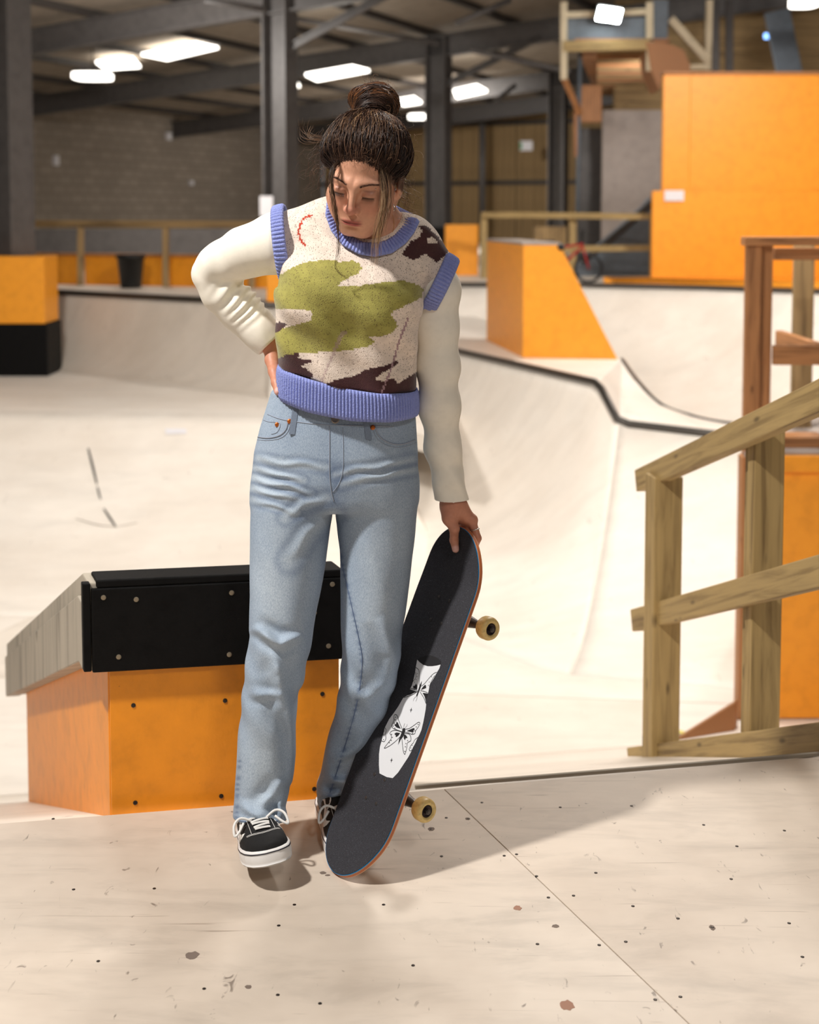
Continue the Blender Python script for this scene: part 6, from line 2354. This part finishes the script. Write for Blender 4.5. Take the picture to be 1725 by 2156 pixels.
# ------------------------------------------------------------------ shoes
def make_shoe(heel, toe, up, L, label, mirror=1, swoosh=True):
    """canvas skate shoe; heel and toe are sole points on the ground line"""
    heel, toe = np.asarray(heel, float), np.asarray(toe, float)
    ax = (toe - heel) / np.linalg.norm(toe - heel)
    up = np.asarray(up, float) - ax * (np.asarray(up) @ ax)
    up /= np.linalg.norm(up)
    sd_ = np.cross(ax, up) * mirror        # towards the outer side
    T = lambda x, y, z: heel + ax * x * L + sd_ * y + up * z
    sh = bpy.data.objects.new('shoe', None)
    COL.objects.link(sh)
    sh.parent = person
    sh.location = Vector([float(c) for c in (heel - world_loc(person))])
    sh['label'] = label
    tt = np.array([0.0, 0.02, 0.06, 0.14, 0.28, 0.42, 0.56, 0.68, 0.78, 0.87, 0.94, 0.98, 1.0])
    hw = np.array([0.006, 0.018, 0.027, 0.0325, 0.0345, 0.0365, 0.0425, 0.0475, 0.0485, 0.0455, 0.037, 0.024, 0.010])
    cy = np.array([0, 0, 0, 0, 0, 0.001, 0.002, 0.002, 0.001, -0.001, -0.003, -0.004, -0.004])
    xs_ = np.concatenate([np.linspace(0, .1, 8)[:-1], np.linspace(.1, .85, 22)[:-1], np.linspace(.85, 1, 12)])
    W, CY = np.interp(xs_, tt, hw), np.interp(xs_, tt, cy)
    ring = [(x, c + w) for x, w, c in zip(xs_, W, CY)] + [(x, c - w) for x, w, c in list(zip(xs_, W, CY))[::-1]]

    def band(name, z0, z1, grow, mat, parent, crown=0.0):
        rows = 6
        V = []
        n_ = len(ring)
        cx0 = 0.5
        for r in range(rows):
            t = r / (rows - 1)
            gr = grow + crown * math.sin(math.pi * t)
            for (x, y) in ring:
                c_ = np.interp(x, xs_, CY)
                w_ = max(np.interp(x, xs_, W), 1e-3)
                V.append(T(x + gr / L * np.clip((x - 0.5) * 2.0, -1, 1), c_ + (y - c_) * (1 + gr / w_), z0 + (z1 - z0) * t))
        f = [(r * n_ + k, r * n_ + (k + 1) % n_, (r + 1) * n_ + (k + 1) % n_, (r + 1) * n_ + k) for r in range(rows - 1) for k in range(n_)]
        m_ = n_ // 2
        for r in (0, rows - 1):
            for k in range(m_ - 1):
                f.append((r * n_ + k, r * n_ + k + 1, r * n_ + n_ - 2 - k, r * n_ + n_ - 1 - k))
        return mk(name, V, f, mat, parent, True)

    sole = band('sole', 0.0, 0.030, 0.003, SHOE_W, sh, 0.0012)
    band('sole_stripe', 0.0238, 0.0258, 0.0046, NAVY, sole)
    band('tread', -0.003, -0.0001, 0.001, material('gum_tread', srgb(214, 206, 196), 0.7), sole)
    # upper: arched sections
    hh = np.interp(xs_, [0, 0.04, 0.15, 0.30, 0.42, 0.50, 0.62, 0.74, 0.85, 0.94, 1.0], [0.050, 0.060, 0.062, 0.060, 0.058, 0.056, 0.049, 0.040, 0.031, 0.023, 0.011])
    n_ = 17
    V = []
    for x, w, c, h_ in zip(xs_, W, CY, hh):
        for a_ in np.linspace(0, math.pi, n_):
            sq = 0.62 if x < 0.5 else 0.78
            V.append(T(x, c + (w - 0.0005) * math.copysign(abs(math.cos(a_)) ** sq, math.cos(a_)), 0.0285 + h_ * abs(math.sin(a_)) ** (0.9)))
    f = [(i * n_ + k, i * n_ + k + 1, (i + 1) * n_ + k + 1, (i + 1) * n_ + k) for i in range(len(xs_) - 1) for k in range(n_ - 1)]
    f += [tuple(i * n_ + k for k in range(n_)) for i in (0, len(xs_) - 1)]
    upper = mk('upper', V, f, SHOE_K, sh, True)
    ut = bvh_of(V, f)

    def on(x, y, lift=0.0008, from_side=False):
        """point on the upper above plan position, or pushed in from the side"""
        if from_side:
            p = T(x, 0.12 * (1 if from_side > 0 else -1), y)
            d = -sd_ * (1 if from_side > 0 else -1)
        else:
            p = T(x, y, 0.2)
            d = -up
        h2 = ut.ray_cast(Vector(p), Vector(d))
        if h2[0] is None:
            return None
        return np.array(h2[0]) - d * lift

    # laces across the instep
    for i, x in enumerate((0.655, 0.697, 0.738, 0.779, 0.818)):
        w = 0.020 - 0.0010 * i
        L_ = [on(x + 0.010 * (k if i % 2 else -k) * 0.6, k * w, 0.0022) for k in np.linspace(-1, 1, 9)]
        L_ = np.array([p for p in L_ if p is not None])
        V2 = []
        for p in L_:
            V2 += [p - ax * 0.0043, p + ax * 0.0043, p + ax * 0.0040 + up * 0.0022, p - ax * 0.0040 + up * 0.0022]
        f2 = []
        for j in range(len(L_) - 1):
            for k in range(4):
                f2.append((j * 4 + k, j * 4 + (k + 1) % 4, (j + 1) * 4 + (k + 1) % 4, (j + 1) * 4 + k))
        f2 += [(3, 2, 1, 0), tuple(len(V2) - 4 + k for k in range(4))]
        mk('lace', V2, f2, LACE, upper)
    for sgn in (-1, 1):                                            # bow loops at the ankle
        a_ = on(0.68, 0.016 * sgn, 0.003)
        if a_ is not None:
            lp = [a_, a_ + sd_ * sgn * 0.022 + up * 0.010, a_ + sd_ * sgn * 0.038 + up * 0.002 + ax * 0.008, a_ + sd_ * sgn * 0.042 - up * 0.018 + ax * 0.018,
                  a_ + sd_ * sgn * 0.032 - up * 0.014 + ax * 0.016, a_ + sd_ * sgn * 0.018 + ax * 0.006]
            tube('lace_loop', spline(lp, 22), 0.0028, LACE, upper, 7)
    # white stitching over the toe cap, and along the eyestay
    for yy, zz in ((0.0, 0.0), (0.0, 0.012)):
        L_ = [on(0.865 - 0.055 * (k ** 2) + zz, k * 0.036, 0.0006) for k in np.linspace(-1, 1, 23)]
        L_ = [p for p in L_ if p is not None]
        tube('toe_stitch', L_, 0.00055, LACE, upper, 4)
    for sgn in (-1, 1):
        L_ = [on(x, sgn * (0.024 + 0.004 * (x - .5)), 0.0006) for x in np.linspace(0.60, 0.83, 12)]
        L_ = [p for p in L_ if p is not None]
        tube('eyestay_stitch', L_, 0.00055, LACE, upper, 4)
    # white wave stripe along both flanks
    for sgn in (-1, 1):
        pl = [(0.76, 0.050), (0.70, 0.042), (0.64, 0.046), (0.57, 0.060), (0.48, 0.070), (0.36, 0.064), (0.24, 0.052), (0.12, 0.052)]
        wv_ = [0.0035, 0.0065, 0.0075, 0.0075, 0.0065, 0.006, 0.005, 0.003]
        P3 = spline(np.array([(a, b, 0) for a, b in pl]), 26)
        wz = np.interp(np.linspace(0, 1, 26), np.linspace(0, 1, 8), wv_)
        up_p, lo_p = [], []
        for (x, z, _), w in zip(P3, wz):
            p, q_ = on(x, z + 0.004 + w * 1.2, 0.0009, sgn), on(x, z + 0.004 - w * 1.2, 0.0009, sgn)
            if p is not None and q_ is not None:
                up_p.append(p)
                lo_p.append(q_)
        k = len(up_p)
        if k > 3:
            o = mk('side_stripe', up_p + lo_p, [(i, i + 1, k + i + 1, k + i) for i in range(k - 1)], LACE, upper)
            s_ = o.modifiers.new('thickness', 'SOLIDIFY')
            s_.thickness = 0.001
            s_.offset = 0
    return sh


make_shoe(at(529, 1752, 2.900) * [1, 1, 0] + [0, 0, 0.004], at(571, 1818, 2.662), (-0.16, 0.1, 1), 0.262, 'black skate shoe with white laces, toe lifted off the deck')
toe_l = onz(748, 1792)
heel_l = at(690, 1712, 3.055) * [1, 1, 0]
make_shoe(heel_l + [0, 0, 0.003], np.array([toe_l[0] - 0.012, heel_l[1] - 0.235, 0.003]), (0, 0, 1), 0.262, 'black skate shoe planted behind the board', -1)

# ring on the index finger
c_ = np.asarray(fingers_l[0][0]) * 0.45 + np.asarray(fingers_l[0][1]) * 0.55
d_ = np.asarray(fingers_l[0][1]) - np.asarray(fingers_l[0][0])
d_ /= np.linalg.norm(d_)
u1 = np.cross(d_, (0.2, 0.9, 0.3)); u1 /= np.linalg.norm(u1)
u2 = np.cross(d_, u1)
ringp = [c_ + (u1 * math.cos(t) + u2 * math.sin(t)) * 0.0101 for t in np.linspace(0, 2 * math.pi, 28, endpoint=False)]
mk('finger_ring', *tube_geo(ringp, 0.0014, 6, False, True), SILVER, person, True)
# ------------------------------------------------------------------ hair: swept up to a messy bun, loose face-framing strands
RH = np.random.default_rng(11)
HC, HRD = np.array([-0.003, 0.018, 0.038]), np.array([0.0935, 0.103, 0.0900])
BUNB = np.array([-0.013, 0.082, 0.098])
ub = (BUNB - HC) / HRD
ub /= np.linalg.norm(ub)


def sd_cap(P):
    q = h_loc(P).astype(f32)
    d = d_ell(q, HC, HRD * np.array([0.84, 0.915, 0.930]))
    ridge = np.arctan2(q[:, 0], q[:, 2] - 0.02)
    d = d - 0.0012 * np.sin(ridge * 46 + 3 * np.sin(q[:, 1] * 60)) - 0.0015 * np.sin(ridge * 17 + q[:, 1] * 50)
    d = smax(d, -(hairline(q) - 0.016 + 0.004 * np.sin(q[:, 0] * 180)) * 0.8, 0.016)
    return d.astype(f32)


KV, KF = surfnet(sd_cap, (-0.24, 2.66, 1.36), (0.06, 2.96, 1.68), 0.0026, 2)
HAIR_B, _g, _a = attr_mat('hair_base', 0.75, 0.15)
hair = mk('hair', KV, KF, HAIR_B, person, True)
tag(hair, 'dark brown hair with lighter streaks tied up in a messy bun')
kq = h_loc(KV)
ang = np.arctan2(kq[:, 0], kq[:, 2])
kc = np.tile(C3(44, 30, 25), (len(KV), 1))
paint(hair, kc)

cD, cB, cM, cL, cG = C3(30, 20, 17), C3(56, 38, 30), C3(92, 64, 48), C3(150, 116, 86), C3(196, 158, 118)


def pick(light=0.16):
    r = RH.random()
    if r < 0.34:
        return (cD, cB)
    if r < 0.72:
        return (cB, cM)
    if r < 1 - light:
        return (cB, cB)
    return (cM, cL if RH.random() < 0.7 else cG)


def slerp(a, b, t):
    w = math.acos(max(-1, min(1, float(a @ b))))
    if w < 1e-4:
        return np.tile(a, (len(t), 1))
    return (np.sin((1 - t) * w)[:, None] * a + np.sin(t * w)[:, None] * b) / math.sin(w)


paths, rads, cls = [], [], []


def swept(u0, n=16, light=0.16, r=0.00068, puff=0.0):
    t = np.linspace(0, 1, n)
    end = ub + RH.normal(0, 0.075, 3)
    end /= np.linalg.norm(end)
    u = slerp(u0, end, t)
    amp = 0.014 + 0.030 * RH.random() ** 2
    ph, fq = RH.random() * 6.28, 1.2 + 2.2 * RH.random()
    lift = 0.950 + 0.075 * RH.random() + puff + 0.035 * max(0.0, -u0[0])
    tr = np.clip(t / (0.42 if puff else 0.17), 0, 1)
    sc_, sr_ = np.array([0, 0.014, 0.034]), np.array([0.0735, 0.092, 0.082])
    o_, v_ = (HC - sc_) / sr_, u0 * HRD / sr_
    a2, b2, c2 = v_ @ v_, o_ @ v_, o_ @ o_ - 1
    st0 = (-b2 + math.sqrt(max(0.0, b2 * b2 - a2 * c2))) / a2
    rad_ = st0 + (lift - st0) * tr * tr * (3 - 2 * tr) + amp * np.sin(t * fq * 6.28 + ph) * np.sin(t * 3.14)
    side_ = np.cross(u0, end)
    side_ /= np.linalg.norm(side_) + 1e-9
    q_ = HC + (u * rad_[:, None] + side_ * (amp * 1.6 * np.sin(t * fq * 5 + ph * 2) * np.sin(t * 3.14))[:, None]) * HRD
    paths.append(h_w(q_)); rads.append(r * (0.7 + 0.6 * RH.random())); cls.append(pick(light))


cnt_ = 0
while cnt_ < 2600:
    u0 = RH.normal(0, 1, 3)
    u0 /= np.linalg.norm(u0)
    q0 = (HC + u0 * HRD * 0.92)[None]
    hv = hairline(q0)[0]
    if hv < 0.002 or (hv > 0.03 and RH.random() < 0.35):
        continue
    az = math.atan2(q0[0, 0], q0[0, 2] - 0.02 + 0.4 * q0[0, 1])
    lt = 0.62 if math.sin(9 * az + 1.6) > 0.45 else 0.07
    swept(u0, 16, lt)
    cnt_ += 1
# strands rooted right on the front hairline
for x in np.linspace(-0.066, 0.066, 330):
    y = -0.080 + 3.5 * x * x
    z = 0.069 - 0.70 * (y + 0.080) + 0.002 - 7.0 * x * x
    q0 = np.array([x + RH.normal(0, .002), y, z + RH.normal(0, 0.003)])
    u0 = (q0 - HC) / HRD
    u0 /= np.linalg.norm(u0)
    swept(u0, 18, 0.26, 0.0006, 0.008)
strands('swept_strands', paths, rads, cls, HAIR, hair)

# bun: coiled locks
bc_l = h_loc(at(787, 219, 2.866)[None])[0]
bx = h_w(bc_l)
AXB = (h_w(bc_l) - h_w(BUNB)); AXB /= np.linalg.norm(AXB)
e1 = np.cross(AXB, (0, 1, 0.2)); e1 /= np.linalg.norm(e1)
e2 = np.cross(AXB, e1)


def sd_bun(P):
    rel = P - bx.astype(f32)
    a, b, c = rel @ e1.astype(f32), rel @ e2.astype(f32), rel @ AXB.astype(f32)
    q_ = np.stack([a, b, c], 1)
    d = d_ell(q_, (0, 0, 0.002), (0.046, 0.042, 0.036))
    th_ = np.arctan2(b, a)
    d = d - 0.0035 * np.sin(th_ * 2 + c * 170) - 0.0018 * np.sin(th_ * 5 + c * 330)
    d = smin(d, d_cap(P, h_w(BUNB), bx, 0.022, 0.03), 0.015)
    return d.astype(f32)


QV, QF = surfnet(sd_bun, tuple(bx - 0.085), tuple(bx + 0.085), 0.0026, 2)
bun = mk('bun', QV, QF, HAIR_B, hair, True)
paint(bun, np.tile(C3(50, 33, 26), (len(QV), 1)))
paths, rads, cls = [], [], []
for i in range(620):
    n = 26
    t = np.linspace(0, 1, n)
    th0, turns = RH.random() * 6.28, 0.55 + 0.9 * RH.random()
    lat0 = RH.uniform(-1.25, 1.0)
    lat1 = np.clip(lat0 + RH.uniform(-0.9, 0.9), -1.35, 1.2)
    th_ = th0 + turns * 6.28 * t
    lat = lat0 + (lat1 - lat0) * t + 0.12 * np.sin(th_ * 2 + i)
    rr = 1.0 + 0.07 * RH.random() + 0.05 * np.sin(th_ * 2.3 + i)
    bulge = 1 + 0.10 * np.sin(th_ * 2 + lat * 5)
    p = bx + (e1 * (np.cos(th_) * np.cos(lat) * 0.048 * rr * bulge)[:, None] + e2 * (np.sin(th_) * np.cos(lat) * 0.043 * rr * bulge)[:, None]
              + AXB * (0.001 + np.sin(lat) * 0.041 * rr)[:, None])
    paths.append(p); rads.append(0.00085 * (0.7 + 0.6 * RH.random()))
    r = RH.random()
    cls.append((cB, cM) if r < .45 else ((cD, cB) if r < .72 else (C3(104, 66, 40), C3(150, 100, 62))))
for i in range(150):
    n = 22
    t = np.linspace(0, 1, n)
    th_ = RH.random() * 6.28 + 4.2 * t
    k_ = RH.uniform(-0.2, 0.75)
    c0_ = h_w(BUNB) * (1 - k_) + bx * k_
    rr = 0.030 + 0.006 * RH.random() + 0.008 * k_
    p = c0_ + (e1 * np.cos(th_)[:, None] + e2 * np.sin(th_)[:, None]) * rr + AXB * (0.006 * np.sin(th_ * 1.5 + i))[:, None]
    paths.append(p); rads.append(0.0008); cls.append((cB, cM) if RH.random() < .6 else (cD, cB))
strands('bun_strands', paths, rads, cls, HAIR, bun)

# flyaways: thin curls all around
paths, rads, cls = [], [], []


def curl(p0, d0, L, tight, n=22, r=0.00028, c=None, grav=0.0):
    t = np.linspace(0, 1, n)
    d0 = np.asarray(d0, float) / np.linalg.norm(d0)
    s = np.cross(d0, (RH.normal(), RH.normal(), RH.normal())); s /= np.linalg.norm(s)
    b = np.cross(d0, s)
    ph = RH.random() * 6.28
    am = L * tight
    w = 1.0 + 1.8 * RH.random()
    p = np.asarray(p0) + d0 * (L * t)[:, None] + s * (am * (np.sin(ph + t * w * 6.28) - math.sin(ph)) * t)[:, None] \
        + b * (am * (np.cos(ph + t * w * 6.28) - math.cos(ph)) * t)[:, None] + np.array([0, 0, -1.0]) * (grav * L * t * t)[:, None]
    paths.append(p); rads.append(r); cls.append(c or ((cM, cL) if RH.random() < .55 else (cB, cM)))


viewd = np.array([0, -1.0, 0])
for i in range(90):
    x = RH.uniform(-0.062, 0.062)
    y = -0.080 + 3.5 * x * x
    z = 0.069 - 0.70 * (y + 0.080) - 7.0 * x * x
    p0 = snap_head((x, y, z + RH.normal(0, .002)), 0.0005)
    curl(p0, HM @ np.array([RH.normal(0, .7), -0.35, 0.5 + RH.normal(0, .5)]), 0.010 + 0.014 * RH.random(), 0.15, 12, 0.00022, (cB, cM))
for i in range(150):
    u0 = RH.normal(0, 1, 3); u0 /= np.linalg.norm(u0)
    q0 = HC + u0 * HRD * 0.98
    if hairline(q0[None])[0] < 0.0:
        continue
    p0 = h_w(q0)
    nrm_ = HM @ (u0 / HRD); nrm_ /= np.linalg.norm(nrm_)
    tng = np.cross(nrm_, RH.normal(0, 1, 3)); tng /= np.linalg.norm(tng)
    curl(p0, nrm_ * 0.5 + tng, 0.02 + 0.035 * RH.random(), 0.16, grav=0.2)
for i in range(60):
    th_, lat = RH.random() * 6.28, RH.uniform(-.6, 1.3)
    nn_ = e1 * math.cos(th_) * math.cos(lat) + e2 * math.sin(th_) * math.cos(lat) + AXB * math.sin(lat)
    curl(bx + nn_ * 0.045, nn_ * 0.5 + np.cross(nn_, RH.normal(0, 1, 3)) * .5, 0.015 + 0.02 * RH.random(), 0.2)
for i in range(70):                                  # behind her left ear and nape, paler curls
    p0 = at(838 + RH.normal(0, 8), 385 + RH.normal(0, 20), 2.83 + RH.normal(0, .012))
    curl(p0, (0.55, 0.1, -0.75 + RH.normal(0, .5)), 0.03 + 0.045 * RH.random(), 0.20, c=(cM, cG) if RH.random() < .5 else (cB, cM), grav=0.3)
for i in range(45):                                  # right temple side
    p0 = at(680 + RH.normal(0, 8), 320 + RH.normal(0, 22), 2.80 + RH.normal(0, .012))
    curl(p0, (-0.5, 0.0, -0.7 + RH.normal(0, .5)), 0.025 + 0.045 * RH.random(), 0.16, c=(cB, cM), grav=0.25)
for i in range(26):                                  # wisp blown out to the side
    j = RH.normal(0, .003, 3)
    p = spline([at(700, 298, 2.79) + j, at(675, 292, 2.785) + j * 1.5, at(655, 290, 2.78) + j * 2, at(644, 280, 2.78) + j * 2.5, at(648, 262, 2.785) + j * 4], 20)
    paths.append(p); rads.append(0.0003); cls.append((cM, cL))
strands('flyaway_strands', paths, rads, cls, HAIR, hair)

# face-framing locks


def lock(name, pts, n, spread, tip_spread, root_c, tip_c, r=0.00050):
    global paths, rads, cls
    paths, rads, cls = [], [], []
    base_ = np.array([at(*p) for p in pts])
    for i in range(n):
        off0 = RH.normal(0, 1, 3) * np.array([1, 0.8, 0.25])
        k = len(base_)
        sc_ = spread + (tip_spread - spread) * np.linspace(0, 1, k) ** 1.5
        m_ = base_ + off0 * sc_[:, None] + RH.normal(0, 0.0009, (k, 3))
        cut_ = RH.uniform(0.72, 1.0)
        L = spline(m_, 40)[:max(8, int(40 * cut_))]
        L = L + np.stack([np.sin(np.linspace(0, 9, len(L)) + i) * 0.0012, np.cos(np.linspace(0, 7, len(L)) + i * 2) * 0.0010, np.zeros(len(L))], 1) * np.linspace(0, 1, len(L))[:, None]
        paths.append(L); rads.append(r * RH.uniform(.7, 1.2)); cls.append((root_c, tip_c if RH.random() < .7 else cM))
    return strands(name, paths, rads, cls, HAIR, hair)


lock('front_lock', [(716, 338, 2.735), (703, 352, 2.715), (698, 385, 2.705), (703, 425, 2.700), (709, 465, 2.705), (713, 505, 2.722), (714, 540, 2.735)], 34, 0.0024, 0.0036, cD, cL)
lock('front_lock', [(716, 338, 2.735), (704, 355, 2.716), (700, 390, 2.705), (706, 430, 2.702), (712, 480, 2.715), (712, 530, 2.735), (706, 560, 2.742), (715, 575, 2.742), (732, 588, 2.745), (733, 602, 2.748), (722, 608, 2.752)], 7, 0.0012, 0.0014, cB, cM, 0.0004)
lock('front_lock', [(780, 335, 2.740), (800, 352, 2.722), (808, 385, 2.712), (808, 425, 2.705), (801, 465, 2.703), (793, 505, 2.712), (790, 540, 2.728), (786, 570, 2.738)], 46, 0.0030, 0.0060, cD, cG)
lock('front_lock', [(790, 338, 2.745), (812, 360, 2.735), (822, 400, 2.730), (818, 440, 2.722), (806, 480, 2.715), (797, 520, 2.722)], 22, 0.0024, 0.0040, cB, cL)
lock('front_lock', [(722, 338, 2.735), (700, 360, 2.725), (690, 390, 2.725), (694, 420, 2.722)], 14, 0.002, 0.003, cD, cB)
# chain earring and a fine necklace
er0 = at(829, 404, 2.800)
L_ = [er0 + np.array([0.0015 * math.sin(t * 9), -0.002 * math.cos(t * 7), -0.040 * t]) for t in np.linspace(0, 1, 26)]
ear = tube('earring', L_, [0.0009 + 0.0005 * (i % 2) for i in range(26)], SILVER, person, 6)
tag(ear, 'long silver chain earring')
NKL = [hit(HT_bvh, x, y, 0.0012) for x, y in ((826, 452), (829, 470), (827, 487), (820, 500))]
NKL = [p for p in NKL if p is not None]
if len(NKL) > 2:
    tube('necklace', spline(NKL, 24), 0.0006, material('gold_chain', srgb(205, 160, 95), 0.3, 1.0), person, 5)
bs = hit(HT_bvh, 791, 397, 0.0008)
if bs is not None:
    mk('brow_stud', *lathe_geo(bs, -ray(791, 397), [(-0.001, 0.0008), (0.0004, 0.0014), (0.0014, 0.0008)], 10), SILVER, person, True)
